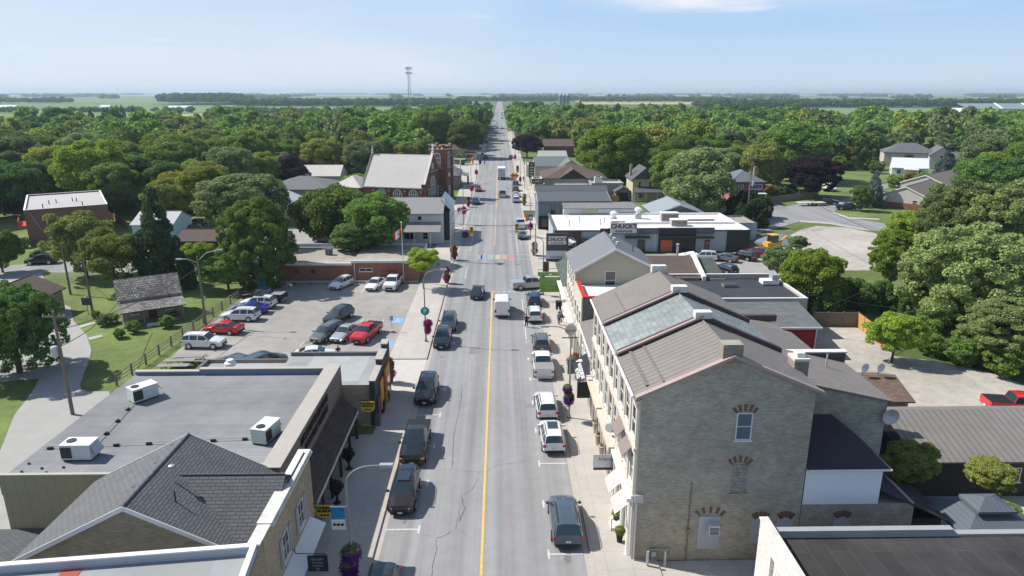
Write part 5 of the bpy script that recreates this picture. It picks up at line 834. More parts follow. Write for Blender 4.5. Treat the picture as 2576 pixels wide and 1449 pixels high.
b = house('cream_porch_house','two storey cream brick house with dark gable roof and front porch',35,41.6,180.5,190,6,8.8,'Y',dk,creamY,wins=((36.8,180.5,3.9,.8,1.5,-90),(39.6,180.5,3.9,.8,1.5,-90),(37.2,180.5,.9,1.3,1.3,-90)),over=.5); q = M(); q.slab([(34.7,177.2,2.9),(44,177.2,2.9),(43,180.4,4.0),(35.2,180.4,4.0)],.12); q.build('porch_roof', dk, b); q = M(); [q.box(x-.1,x+.1,177.4,177.6,0,2.8) for x in (35,38,41,43.6)]; q.box(35,43.6,177.45,177.55,.7,.8); q.build('porch_post', cream, b); q = M(); q.add([(35,180.1,6),(41.6,180.1,6),(38.3,180.1,8.6)],[(0,1,2)]); q.build('gable_front', dk, b); M().box(34.9,35.5,185,185.6,6.5,9.4).build('chimney', brickY2, b); M().box(41.6,44,182,188,0,5.2).build('side_wing', creamY, b)
b = thing('open_garage','grey garage with open dark doorway left of the cream house','garage',(33,183,0)); gable(b,30.8,34.8,182,188,2.5,3.6,'Y',dk,mg); M().box(31.3,34.3,181.9,181.99,0,2.2).build('doorway', blackM, b)  # black slab on the wall stands in for the shade inside the garage
b = house('pink_house','pink and maroon two storey house with grey hip roof behind the utility pole',59.5,68.2,176,187,5.8,8.3,'X',mat('blue_grey_shingle',(0,0,0)),mat('maroon_wall',(.16,.06,.08),.8,.06),'hip',wins=((61.3,176,3.4,1.1,1.6,-90),(62.6,176,3.4,.6,1.6,-90),(66,176,3.9,3.4,1.2,-90,None,None,4,1),(61,176,.8,1.2,1.5,-90),(66.5,176,.6,1,1.5,-90))); M().box(59.36,59.499,176,187,0,5.7).build('side_wall', pinkw, b); M().box(64.0,68.3,173.5,175.99,2.9,3.05).build('porch_roof', white, b); q=M();[q.box(x,x+.15,173.6,173.75,0,2.9) for x in (64.2,66,67.9)];q.build('porch_post',white,b); M().box(69,69.8,186,186.8,5,8.6).build('chimney', brickY2, b)
house('grey_gabled_workshop','low workshop with light grey gable roof behind the restaurant',32.3,43,141.5,153,3.4,5.3,'Y',mat('light_steel_roof',(.27,.30,.33),.5,.06),mg,fascia=trim)
tp = mat('taupe_shingle',(.16,.14,.125),.9,.1); bl_ = mat('beige_lap_siding',(.46,.43,.40),.8,.04); chs = mat('charcoal_shingle',(.115,.12,.135),.9,.08)
b = thing('beige_bungalow','beige sided bungalow with brick base and grey brown roof on the corner at right','house',(104,163.5,0),radians(43)); gable(b,0,20,0,11,3.2,5.5,'X',tp,bl_,W=False,fascia=trim); M().box(-.12,-.002,.1,10.9,0,1.5).build('brick_base',brickR,b,False); win(b,0,3,1.2,1.1,1.2,180,W=False); [win(b,x,0,1.1,1.4,1.2,-90,W=False) for x in (3,8,13)]; hip(b,1,7,11.02,15.5,2.8,4.0,tp,brickR,W=False)
b = thing('grey_ranch_house','low house with grey brown roof behind the beige bungalow at right','house',(123,186,0),radians(40)); gable(b,0,22,0,12,3.2,5.6,'X',tp,bl_,W=False,fascia=trim)
b = thing('white_metal_roof_house','small white house with bright metal roof among shrubs','house',(136.5,238,0),radians(-25)); gable(b,0,11,0,9,2.9,5.8,'X',mat('bright_metal_roof',(.62,.64,.68),.4,.04,1.,pat=('rib','X',.6,.06,.85)),wsid,W=False); [win(b,x,0,.8,1.2,1.4,-90,W=False) for x in (2.2,8.8)]; q = M(); q.slab([(3.5,-2.4,2.5),(8,-2.4,2.5),(8,-.4,2.9),(3.5,-.4,2.9)],.1); q.build('porch_roof',trim,b,False); q=M();[q.box(x,x+.15,-2.3,-2.15,0,2.4) for x in (3.6,5.7,7.8)];q.build('porch_post',trim,b,False)
b = thing('large_grey_house','large grey roofed house with several gables behind the bright metal roof','house',(151,270,0),radians(-22)); hip(b,0,18,0,13,5.4,8.8,chs,bl_,W=False); gable(b,15,23,-4,9,5.0,8.0,'Y',chs,bl_,W=False); win(b,19,-4,3.6,1.4,1.3,-90,W=False); gable(b,23,33,0,12,3.0,5.6,'X',chs,bl_,W=False)
for i,(x,y,r_) in enumerate(((262,362,0),(236,320,0),(330,455,0),(350,470,0),(372,480,0))): house('suburban_house',['brown roofed house at the right edge above the large tree','taupe roofed house half hidden by the right hand trees','dark roofed house at far right beside the sports field','second dark roofed house at far right beside the sports field','third dark roofed house at the far right edge'][i],x,x+20,y,y+13,3.6,7,'X',(mat('taupe_shingle',(0,0,0)) if i<2 else mat('charcoal_shingle',(0,0,0))),mat('pale_blue_siding',(0,0,0)) if i==0 else mat('beige_lap_siding',(0,0,0)),'hip' if i else 'gable')
for i,(x,y,w_) in enumerate(((196,520,14),(214,515,12),(228,530,10))): house('distant_house',['leftmost of three pale roofed houses beyond the right hand trees','middle of three pale roofed houses beyond the right hand trees','rightmost of three pale roofed houses beyond the right hand trees'][i],x,x+w_,y,y+12,4,8,'X',shL,wsid)
b = thing('long_white_barn','very long white industrial building with grey roof at the far right','building',(640,840,0)); q = M(); q.box(560,760,830,880,0,9); q.build('wall', wsid, b); q = M(); q.slab([(558,828,9),(762,828,9),(762,855,15),(558,855,15)],.5); q.build('roof', mat('barn_roof_grey',(.22,.25,.28),.6,.05), b); q=M(); [q.slab([(x,827,9.6),(x+3,827,9.6),(x+12,855,15.6),(x+9,855,15.6)],.3) for x in (594,628,665)]; q.build('roof_ridge', white, b)
for i,(x,y,w_) in enumerate(((-840,1200,50),(-520,1150,36),(-672,1210,16),(-100,560,22),(-40,575,22))): 
    b = thing('white_barn',['long white barn in the fields at the far left','white gabled barn in front of the distant woods at left','tiny white barn between two larger barns at far left','white roofed building behind the trees near the tower, left one','white roofed building behind the trees near the tower, right one'][i],'barn',(x,y,0)); gable(b,x-w_/2,x+w_/2,y,y+14,4,7,'X',mat('bright_metal_roof',(0,0,0)),wsid)
# silos
for i in range(3):
    s = thing('silo', ['left','middle','right'][i]+' one of three grey concrete silos on the horizon', 'silo', (98+6.3*i,1150+i*3,0),0,'silos on the horizon'); M().cyl((0,0,0),(0,0,23),2.8,n=16).build('tank', mat('silo_grey',(.2,.22,.25),.8,.1,.2), s, False); M().lathe((0,0,23),[(2.8,0),(2.4,1.4),(1.5,2.3),(.1,2.8)],16).build('dome', galv, s, False)
# cell tower
s = thing('radio_mast', 'tall lattice communications tower on the horizon left of the street', 'tower', (-89.3,700,0)); q = M(); Ht = 52
for i in range(3):
    a = 2*pi*i/3; q.cyl((2.0*cos(a),2.0*sin(a),0),(1.1*cos(a),1.1*sin(a),Ht),.17,n=5)
for k in range(26):
    z0, z1 = k*2, k*2+2; r0, r1 = 2.0-.9*z0/Ht, 2.0-.9*z1/Ht
    for i in range(3): a, c_ = 2*pi*i/3, 2*pi*(i+1)/3; q.cyl((r0*cos(a),r0*sin(a),z0),(r1*cos(c_),r1*sin(c_),z1),.09,n=4)
q.build('lattice', mat('tower_steel',(.33,.34,.36),.6,.05), s, False)
q = M()
for zz in (50.5,46): 
    for i in range(3):
        a = 2*pi*i/3+.4; [q.box(2.6*cos(a)+d-.2,2.6*cos(a)+d+.2,2.6*sin(a)-.2,2.6*sin(a)+.2,zz-1.2,zz+1.2) for d in (-.9,.1,.9)]
    q.cyl((-2.8,0,zz),(2.8,0,zz),.12,n=5)
q.lathe((-1.9,0,30),[(.1,-.7),(.7,0),(.1,.7)],8); q.build('antenna', mat('antenna_grey',(.5,.5,.5),.6,.05), s, False)
# ================================================================== VEHICLES
def paint(n, c, metal=.3): return mat('paint_'+n, c, .32, .03, .5, metal=metal, spec=.5, coat=.8)
PW = paint('white', (.70,.71,.72), 0); PB = paint('black', (.012,.013,.016)); PM = paint('maroon_black', (.022,.014,.018)); PG = paint('grey', (.13,.135,.14)); PS = paint('silver', (.40,.41,.42)); PN = paint('navy', (.015,.04,.11)); PR = paint('red', (.50,.008,.012), 0); PBl = paint('blue', (.015,.04,.38)); PSt = paint('steel_blue', (.075,.11,.15)); PDR = paint('dark_red', (.22,.012,.02)); POr = paint('orange', (.5,.10,.03)); PGn = paint('dark_green', (.03,.045,.045))
lightw = mat('headlight_lens', (.6,.6,.62), .15, .03, spec=.7); lightr = mat('tail_light_lens', (.42,.01,.01), .25, .03, spec=.6); amber = mat('amber_lens', (.8,.28,.03), .3, .03); plas = mat('black_trim', (.018,.018,.02), .6, .05); platem = mat('plate', (.55,.57,.6), .5, .03)
# stations: x, half width, belt z, half width at top, top z ; glass flags are given per interval
SPEC = {
 'sedan': dict(L=4.65, W=.91, st=[(2.33,.70,.52,.58,.60),(2.22,.84,.62,.70,.70),(1.55,.90,.78,.76,.86),(.98,.91,.88,.74,.97),(.28,.91,.92,.60,1.40),(-.28,.91,.93,.60,1.45),(-.36,.91,.93,.60,1.45),(-1.05,.90,.94,.58,1.39),(-1.75,.89,.97,.70,1.07),(-2.15,.86,.97,.72,1.04),(-2.32,.80,.80,.66,.88)], g=[3,4,6,7], fr=3, rr=7, wb=(1.42,-1.32), wr=.33),
 'suv': dict(L=4.7, W=.94, st=[(2.32,.74,.62,.62,.72),(2.22,.88,.78,.74,.86),(1.5,.93,.95,.80,1.05),(1.02,.94,1.02,.78,1.12),(.38,.94,1.06,.66,1.60),(-.30,.94,1.07,.66,1.67),(-.38,.94,1.07,.66,1.67),(-1.25,.94,1.08,.65,1.66),(-1.33,.94,1.08,.65,1.66),(-1.98,.92,1.10,.62,1.60),(-2.28,.88,1.05,.74,1.12),(-2.35,.86,.70,.74,.84)], g=[3,4,6,8,9], fr=3, rr=9, wb=(1.42,-1.38), wr=.37),
 'minivan': dict(L=5.1, W=.99, st=[(2.55,.72,.58,.60,.66),(2.42,.90,.70,.76,.80),(1.85,.97,.88,.80,.98),(1.4,.99,.98,.76,1.10),(.55,.99,1.02,.68,1.68),(-.2,.99,1.03,.68,1.75),(-.3,.99,1.03,.68,1.75),(-1.3,.99,1.04,.68,1.75),(-1.4,.99,1.04,.68,1.75),(-2.2,.97,1.06,.66,1.70),(-2.5,.93,1.02,.78,1.10),(-2.57,.90,.62,.80,.80)], g=[3,4,6,8,9], fr=3, rr=9, wb=(1.6,-1.45), wr=.35),
 'pickup': dict(L=5.8, W=1.0, st=[(2.90,.86,.78,.74,.88),(2.82,.97,.95,.84,1.05),(2.0,1.0,1.10,.88,1.20),(1.45,1.0,1.16,.84,1.26),(.85,1.0,1.18,.74,1.78),(.12,1.0,1.19,.74,1.86),(.04,1.0,1.19,.74,1.86),(-.72,1.0,1.19,.73,1.82),(-.95,1.0,1.19,.78,1.24)], g=[3,4,6,7], fr=3, rr=7, wb=(1.9,-1.75), wr=.42, bed=(-.97,-2.9)),
 'van': dict(L=5.5, W=1.0, st=[(2.74,.78,.70,.66,.80),(2.62,.94,.88,.80,.98),(2.1,.99,1.08,.84,1.20),(1.85,1.0,1.20,.84,1.32),(1.15,1.0,1.30,.82,2.15),(.45,1.0,1.31,.86,2.38),(.35,1.0,1.31,.86,2.4),(-2.55,1.0,1.31,.84,2.40),(-2.72,.98,1.3,.84,2.3),(-2.76,.96,.6,.84,.8)], g=[3,4], fr=3, rr=None, wb=(1.75,-1.75), wr=.36)}
PROTO = {}
def veh_proto(kind):
    s = SPEC[kind]; st = s['st']; rings = []
    for (x, w, zb, wt, zt) in st:
        z0 = .24 if abs(x) < s['L']/2-.3 else .32
        half = [(w*.88, z0), (w*.985, z0+.12), (w, (z0+zb)/2+.05), (w*.985, zb-.05), (w*.955, zb), (wt+.035, zt-.09), (wt-.03, zt-.02), (wt*.55, zt+.015)]
        rings.append([(x, y, z) for y, z in half]+[(x, -y, z) for y, z in half[::-1]])
    n = len(rings[0]); B = M(); V = M(); R = rings
    for i in range(len(R)-1):
        for j in range(n):
            k = (j+1) % n; q = [R[i][j], R[i][k], R[i+1][k], R[i+1][j]]
            isside = j in (4, 10); istop = j in (5, 6, 7, 8, 9); gl = False
            if i in s['g'] and isside: gl = True
            if i == s['fr'] and (istop or isside): gl = True
            if s['rr'] is not None and i == s['rr'] and (istop or isside): gl = True
            (V if gl else B).add(q, [(0,1,2,3)])
    B.add(R[0], [list(range(n))]); B.add(R[-1], [list(range(n))[::-1]])
    # narrow pillars beside windscreen edges
    for (i, dx) in ((s['fr'], 0), (s['rr'], 0)):
        if i is None: continue
        for sg_ in (1, -1):
            a, b = R[i][5 if sg_ > 0 else 10], R[i+1][5 if sg_ > 0 else 10]; B.cyl(a, b, .035, n=5)
    root = bpy.data.objects.new('v_'+kind, None)
    P = {}
    if 'bed' in s:
        x1, x0 = s['bed']; q = M(); q.box(x0+.05,x1,-.99,-.90,.45,1.22); q.box(x0+.05,x1,.90,.99,.45,1.22); q.box(x0,x0+.08,-.97,.97,.5,1.2); q.box(x0+.08,x1,-.9,.9,.45,.72); B.v, B.f = B.v, B.f; P['bed'] = q
    P['body'] = B; P['window'] = V
    return s, P
def mesh_of(m, name, mt, smooth=False):
    me = bpy.data.meshes.new(name); me.from_pydata(m.v, [], m.f); me.update(); me.materials.append(mt)
    if smooth:
        for p in me.polygons: p.use_smooth = True
        try: me.set_sharp_from_angle(angle=radians(38))
        except Exception: pass
    return me
VM = {}
def vehicle(kind, pt, x, y, hd, label, group=None, cat=None, rails=True, cover=None, sc=1., roof=None, detail=True, z=0., amb=False, trim_low=True):
    """hd: heading in degrees, 0 = +X"""
    if kind not in VM:
        s, P = veh_proto(kind); d = {}
        d['body'] = mesh_of(P['body'], 'body', PW, True); d['window'] = mesh_of(P['window'], 'window', cglass)
        if 'bed' in P: d['bed'] = mesh_of(P['bed'], 'bed', PW)
        wq = M(); wq.cyl((0,-.11,0),(0,.11,0),s['wr'],n=18); d['tyre'] = mesh_of(wq, 'tyre', tyre, True)
        wq = M(); wq.cyl((0,.111,0),(0,.12,0),s['wr']*.66,n=14); [wq.box(-.03,.03,.12,.135,0,s['wr']*.6) for _ in (0,)]; d['rim'] = mesh_of(wq, 'rim', chrome)
        Wd, L_ = s['W'], s['L']; zf = s['st'][1][2]; zr = s['st'][-2][2] if 'bed' not in s else 1.1
        q = M(); q.prism([(L_/2-.34,.0),(L_/2-.02,.0),(L_/2-.10,.20),(L_/2-.34,.24)], 0, .15); d['headlight'] = mesh_of(q, 'headlight', lightw)
        q = M(); q.box(-L_/2-.01,-L_/2+.14,0,.26,0,.2 if kind != 'van' else .4); d['tail'] = mesh_of(q, 'tail_light', lightr)
        q = M(); q.box(-.08,.08,0,.2,0,.14); q.box(-.03,.03,-.06,0,.02,.08); d['mirror'] = mesh_of(q, 'mirror', plas)
        q = M(); q.box(L_/2-.06,L_/2+.035,-Wd*.55,Wd*.55,.42,.58+.12*(kind=='pickup')); q.box(L_/2-.1,L_/2+.02,-Wd*.7,Wd*.7,.26,.36); d['grille'] = mesh_of(q, 'grille', plas)
        q = M(); q.box(-L_/2-.04,-L_/2+.1,-Wd*.82,Wd*.82,.28,.5); d['bumper'] = mesh_of(q, 'bumper', plas)
        q = M(); q.box(-L_/2-.055,-L_/2-.03,-.17,.17,.62,.76) if kind not in ('pickup',) else q.box(-L_/2-.055,-L_/2-.03,-.17,.17,.5,.64); q.box(L_/2+.04,L_/2+.05,-.16,.16,.36,.48); d['plate'] = mesh_of(q, 'licence_plate', platem)
        zt = max(p[4] for p in s['st']); q = M(); xr = s['st'][s['rr'] if s['rr'] else -3][0]
        q.tube([(.3,(s['st'][5][3]-.03),zt-.03),(.1,(s['st'][5][3]-.03),zt+.05),(xr+.35,(s['st'][5][3]-.03),zt+.04),(xr+.15,(s['st'][5][3]-.05),zt-.04)],.022,5)
        d['rail'] = mesh_of(q, 'roof_rail', plas)
        if 'bed' in s: q = M(); q.box(-2.86,-.99,-.93,.93,1.2,1.25); d['cover'] = mesh_of(q, 'bed_cover', plas)
        VM[kind] = (s, d)
    s, d = VM[kind]
    nm = {'sedan':'parked_car','suv':'parked_suv','minivan':'minivan','pickup':'pickup_truck','van':'delivery_van'}[kind]
    r = thing(nm, label, cat or {'sedan':'car','suv':'car','minivan':'minivan','pickup':'pickup truck','van':'van'}[kind], (x,y,z), radians(hd), group); r.scale = (sc,)*3
    def put(n, me, loc=(0,0,0), par=None, mt=None, sc_=None, rz=0):
        o = bpy.data.objects.new(n, me); COL.objects.link(o); o.parent = par or r; o.location = loc; o.rotation_euler = (0,0,rz)
        if sc_: o.scale = sc_
        if mt is not None: o.material_slots[0].link = 'OBJECT'; o.material_slots[0].material = mt
        return o
    put('body', d['body'], mt=pt); put('window', d['window'])
    if 'bed' in d: put('bed', d['bed'], mt=pt)
    wl = s['W']-.07
    for wx in s['wb']:
        for sg_ in (1,-1):
            t = put('tyre' if False else 'wheel', d['tyre'], (wx, sg_*wl, s['wr']), rz=0 if sg_ > 0 else pi)
            if detail: put('rim', d['rim'], par=t)
    if detail:
        zf = s['st'][1][2]
        for sg_ in (1,-1):
            put('headlight', d['headlight'], (.0, sg_*(s['W']*.60), zf-.20), sc_=(1, sg_, 1)); put('tail_light', d['tail'], (0, sg_*(s['W']-.28 if kind != 'pickup' else .72), .78 if kind in ('sedan','suv','minivan') else .85), sc_=(1, sg_, 1)); put('mirror', d['mirror'], (s['st'][3][0]-.25, sg_*(s['W']+.02), s['st'][3][2]+.04), sc_=(1, sg_, 1), mt=pt if kind != 'van' else plas)
        put('grille', d['grille']); put('bumper', d['bumper'], mt=(chrome if kind == 'pickup' else plas)); put('licence_plate', d['plate'])
        if rails and kind in ('suv','minivan'): [put('roof_rail', d['rail'], sc_=(1, sg_, 1)) for sg_ in (1,-1)]
        if amb:
            q = M(); q.box(2.6,2.93,-.98,-.72,.72,.84); q.box(2.6,2.93,.72,.98,.72,.84); put('indicator', mesh_of(q, 'indicator', amber))
    if cover is not None: put('bed_cover', d['cover'], mt=cover)
    if roof:
        zt = max(p[4] for p in s['st']); q = M(); q.box(-.9,.35,-.42,.42,zt+.003,zt+.03); put('sunroof', mesh_of(q, 'sunroof', cglass))
    return r
def at(r, x, y, kind, hd, what, **k):   # contact point of the front ('f'), rear ('r') or centre
    X, Y = G(r, x, y); L_ = SPEC[kind]['L']/2; a = radians(hd); s_ = {'f': -1, 'r': 1, 'c': 0}[what]; return X+s_*L_*cos(a), Y+s_*L_*sin(a)
def V_(kind, pt, r, px, py, hd, what, label, **k): x, y = at(r, px, py, kind, hd, what); return vehicle(kind, pt, x, y, hd, label, **k)
gk = 'cars parked along the kerb'; gl_ = 'cars in the car park beside the log cabin'; gd = 'small cars far along the main street'; gr_ = 'cars in the rear car park by the restaurant'
V_('suv', PM, 'B', 1012, 1082, -90, 'f', 'dark maroon suv with glass roof, in front of the black pickup with amber lights', group=gk, roof=True)
V_('pickup', PB, 'B', 1085, 765, -90, 'f', 'black pickup with amber front lights parked on the left kerb', group=gk, cover=plas, amb=True)
V_('suv', PB, 'B', 1165, 378, -90, 'f', 'black suv on the left kerb just beyond the museum canopy', group=gk, sc=1.06)
V_('suv', PGn, 'B', 880, 1660, -90, 'c', 'dark suv cut by the bottom edge of the picture on the left kerb', group=gk)
V_('suv', PB, 'F', 1548, 1295, -90, 'f', 'black suv with chrome toothed grille beside the round parking sign', group=gk)
V_('suv', PGn, 'F', 1590, 1180, -90, 'f', 'dark green grey suv parked directly behind the suv with the chrome grille', group=gk)
V_('sedan', PB, 'H', 265, 1118, -92, 'f', 'black sedan driving toward us just past the yellow line end')
V_('van', PW, 'H', 450, 1248, 90, 'r', 'white cargo van driving away in the right lane')
V_('minivan', PSt, 'C', 557, 1290, 90, 'r', 'steel blue minivan, nearest car on the right kerb', group=gk, sc=1.0)
V_('suv', PW, 'C', 470, 692, 91, 'r', 'white suv with dark sunroof on the right kerb', group=gk, roof=True)
V_('suv', PW, 'C', 430, 478, 91, 'r', 'white suv on the right kerb between the white pickup and the sunroof suv', group=gk)
V_('pickup', PW, 'C', 405, 216, 90, 'r', 'white pickup with grey bed cover parked on the right kerb', group=gk, cover=mat('grey_bed_cover',(.25,.25,.25),.6,.05))
V_('suv', PG, 'C', 392, 50, 90, 'r', 'grey suv parked directly ahead of the white pickup', group=gk)
V_('suv', PW, 'H', 690, 1288, 90, 'r', 'white suv parked beside the person in dark clothes', group=gk)
V_('suv', PN, 'H', 688, 1175, 90, 'r', 'navy blue suv parked in front of the white suv near the drug store', group=gk, roof=True)
V_('pickup', PS, 'H', 652, 1024, 14, 'c', 'silver pickup turning out of its bay by the green drug store sign', cover=PS, sc=.98)
V_('sedan', PG, 'H', 600, 678, 90, 'r', 'dark grey sedan behind the white pickup near the traffic signal', group=gk)
V_('pickup', PW, 'H', 585, 602, 90, 'r', 'white pickup parked near the blue street sign', group=gk)
V_('suv', PW, 'H', 553, 410, 90, 'r', 'white suv at the end of the row below the orange diamonds', group=gk); V_('sedan', PW, 'H', 550, 372, 90, 'r', 'white car in front of the white suv at the end of the row', group=gk)
V_('suv', PB, 'N', 1030, 1342, 90, 'r', 'black suv in the row below the orange diamonds', group=gk); V_('suv', PB, 'N', 1030, 1262, 90, 'r', 'dark car nearest the orange diamond signs', group=gk)
V_('pickup', PS, 'H', 453, 374, 90, 'r', 'silver pickup driving away beside the parked row', cover=plas)
V_('suv', PN, 'H', 258, 425, -90, 'f', 'dark blue suv on the left kerb near the church flower basket', group=gk); V_('suv', PDR, 'H', 277, 330, -90, 'f', 'red suv on the left kerb beside the church lawn', group=gk)
for i,(x,y,k,p,h,lb) in enumerate([(625,893,'suv',PB,-90,'dark suv by the forecourt with purple bedding'),(965,888,'sedan',PDR,90,'dark red car on the right kerb before the copper beech'),(843,345,'suv',PB,90,'nearest of the three dark cars driving away far up the street'),(843,302,'sedan',PG,90,'middle of the three dark cars driving away far up the street'),(843,272,'sedan',PB,90,'farthest of the three dark cars driving away up the street'),(768,412,'van',PW,-90,'white van driving toward us far up the street'),(773,468,'suv',PS,-90,'silver car just behind the oncoming white van'),(705,487,'suv',PB,-90,'black suv on the far left kerb beside the trees'),(843,487,'sedan',PG,90,'grey car in tree shade on the far right lane'),(760,542,'suv',PW,-90,'white fronted car driving toward us in tree shade'),(787,300,'suv',PW,-90,'white car near the head of the far traffic line'),(790,258,'sedan',PW,-90,'small pale car at the far crossing'),(790,228,'suv',POr,-90,'tiny orange tinted vehicle farthest up the street')]):
    V_(k, p, 'N', x, y, h, 'r' if h > 0 else 'f', lb, group=gd, detail=i<10)
# box truck
X, Y = G('H', 447, 243); bt = thing('box_truck', 'white box truck driving away in the right lane', 'truck', (X, Y+4.5, 0), pi/2)
q = M(); q.box(-4.3,2.2,-1.25,1.25,1.0,3.9); q.build('cargo_box', mat('truck_white',(.68,.70,.71),.5,.05), bt, False); q = M(); q.box(-4.33,-4.31,-1.1,1.1,1.15,3.75); q.build('rear_door', mat('truck_door',(.45,.48,.50),.6,.06,1.,pat=('rib','Y',1.1,.04,.5)), bt, False)
q = M(); q.prism([(2.3,-1.1),(4.2,-1.1),(4.4,0),(4.2,1.1),(2.3,1.1)],.5,1.7); q.prism([(2.3,-1.05),(3.6,-1.05),(3.6,1.05),(2.3,1.05)],1.7,2.6); q.build('cab', PW, bt, False); q = M(); q.box(3.3,3.65,-.95,.95,1.8,2.5); q.build('windscreen', cglass, bt, False)
for wx in (3.4,-2.6,-3.6):
    for sg_ in (1,-1): M().cyl((wx,sg_*.85,.48),(wx,sg_*1.2,.48),.48,n=16).build('wheel', tyre, bt, False)
q = M(); q.box(-4.4,-4.2,-1.15,1.15,.55,.75); q.box(-4.3,2.3,-.4,.4,.7,.99); q.build('chassis', plas, bt, False); [M().box(-4.42,-4.38,y,y+.2,.8,.95).build('tail_light', lightr, bt, False) for y in (-1.1,.9)]
# left car park
def ax2(r, a, b, flip=False):
    p, q = Vector(G(r, *a)), Vector(G(r, *b)); d = q-p; return math.degrees(atan2(d.y, d.x))
def side(kind, pt, r, wl, wr, fwd, label, **k):   # wheel contact points of the near side, left and right in the photo
    p, q = Vector(G(r, *wl)), Vector(G(r, *wr)); d = (q-p).normalized(); n = Vector((-d.y, d.x)); c = (p+q)/2+n*(SPEC[kind]['W']-.1); h = math.degrees(atan2(d.y, d.x)); return vehicle(kind, pt, c.x, c.y, h if fwd == 'R' else h+180, label, **k)
side('suv', PW, 'E', (1290,1284), (1447,1286), 'R', 'white suv facing right, nearest car along the rail fence', group=gl_); side('sedan', PR, 'E', (1425,1182), (1566,1190), 'L', 'bright red sedan parked by the rail fence', group=gl_)
side('suv', PW, 'E', (1548,1098), (1688,1100), 'L', 'white suv parked beyond the red sedan', group=gl_); side('sedan', PBl, 'F', (160,1052), (315,1050), 'L', 'bright blue car between two white suvs by the fence', group=gl_)
side('suv', PW, 'F', (215,1008), (362,1014), 'L', 'white suv with black roof between the blue car and the black pickup', group=gl_, roof=True); side('pickup', PB, 'F', (245,965), (420,972), 'L', 'black pickup with open bed at the end of the fence row', group=gl_, cover=mat('grey_bed_cover',(0,0,0)))
V_('suv', PW, 'F', 808, 890, -112, 'f', 'white hatchback by the brick wall, nose turned to the left', group=gl_, sc=.93); V_('sedan', PW, 'F', 1062, 897, -100, 'f', 'white sedan by the brick wall next to the white pickup', group=gl_); V_('pickup', PW, 'F', 1193, 898, -94, 'f', 'large white pickup by the brick wall near the flagpole', group=gl_, sc=.98, cover=plas)
V_('minivan', PG, 'F', 685, 1255, -112, 'f', 'dark grey minivan at the left of the middle parking row', group=gl_, sc=.96); V_('sedan', PS, 'F', 830, 1250, -106, 'f', 'pale silver sedan between the grey minivan and the red pickup', group=gl_); V_('pickup', PR, 'F', 970, 1262, -104, 'f', 'red pickup at the right of the middle parking row', group=gl_, cover=plas, sc=.95); V_('suv', PGn, 'F', 778, 1125, -112, 'f', 'dark green grey suv behind the grey minivan', group=gl_)
V_('suv', PSt, 'F', 150, 1422, 150, 'c', 'dark blue car half hidden behind the annex roof, left one', group=gl_); V_('minivan', PSt, 'F', 350, 1410, 60, 'c', 'blue car with roof rails half hidden behind the annex roof', group=gl_)
V_('sedan', PW, 'F', 700, 1352, 10, 'c', 'white car roof just showing over the corner shop parapet', group=gl_)
# other parked
side('suv', PB, 'E', (205,715), (340,708), 'L', 'black suv parked on the back street by the apartment block', sc=1.02)
side('suv', PB, 'F', (705,562), (790,565), 'L', 'dark suv under the spreading tree behind the brick hall'); side('suv', PDR, 'F', (750,525), (820,528), 'L', 'dark red suv behind the dark suv under the spreading tree')
side('suv', PG, 'E', (1240,500), (1350,495), 'L', 'grey pickup-sized car beyond the dark conifer'); side('sedan', PB, 'E', (1270,440), (1360,450), 'L', 'black car among trees beyond the dark conifer')
side('suv', PW, 'I', (612,826), (690,830), 'L', 'white suv in the rear car park, left of the grey sedan', group=gr_); side('sedan', PG, 'I', (770,830), (812,836), 'L', 'grey sedan in the rear car park between white and black cars', group=gr_); side('suv', PB, 'I', (880,812), (960,828), 'L', 'black suv in the rear car park next to the red pickup', group=gr_); side('pickup', PDR, 'I', (1010,800), (1085,812), 'L', 'dark red pickup at the right of the rear car park', group=gr_)
V_('sedan', PW, 'I', 715, 945, 115, 'r', 'white sedan in the front row of the rear car park', group=gr_); V_('suv', PB, 'I', 885, 935, 115, 'r', 'black car in the front row of the rear car park', group=gr_, sc=.95)
side('pickup', PR, 'D', (1830,436), (2010,446), 'R', 'bright red pickup with black bed cover at the right edge', cover=plas)
side('pickup', PB, 'J', (140,483), (215,487), 'R', 'dark pickup hitched near the flat trailer'); side('pickup', PB, 'J', (300,522), (370,525), 'L', 'black pickup on the side street corner at right'); V_('van', PW, 'J', 237, 398, -80, 'f', 'white van parked beside the copper beech at right')
side('suv', PW, 'J', (1055,235), (1090,243), 'L', 'white suv in the driveway left of the large tree'); side('suv', PW, 'J', (1060,215), (1100,222), 'L', 'white car parked behind the white suv in the driveway')
V_('sedan', POr, 'H', 1278, 398, -90, 'f', 'orange car in front of the wooden fence'); V_('sedan', PW, 'H', 1385, 392, -90, 'f', 'silver white car in the garage doorway')
for i,(x,y) in enumerate(((785,1010),(800,1000),(835,1040),(815,1025))): V_('suv', (PW,PG,PB,PW)[i], 'K', x, y, 20, 'c', ['white car in the clearing at far left, front one','grey car in the clearing at far left','black car in the clearing at far left','white car in the clearing at far left, rear one'][i], group='cars in the far left clearing', detail=False)
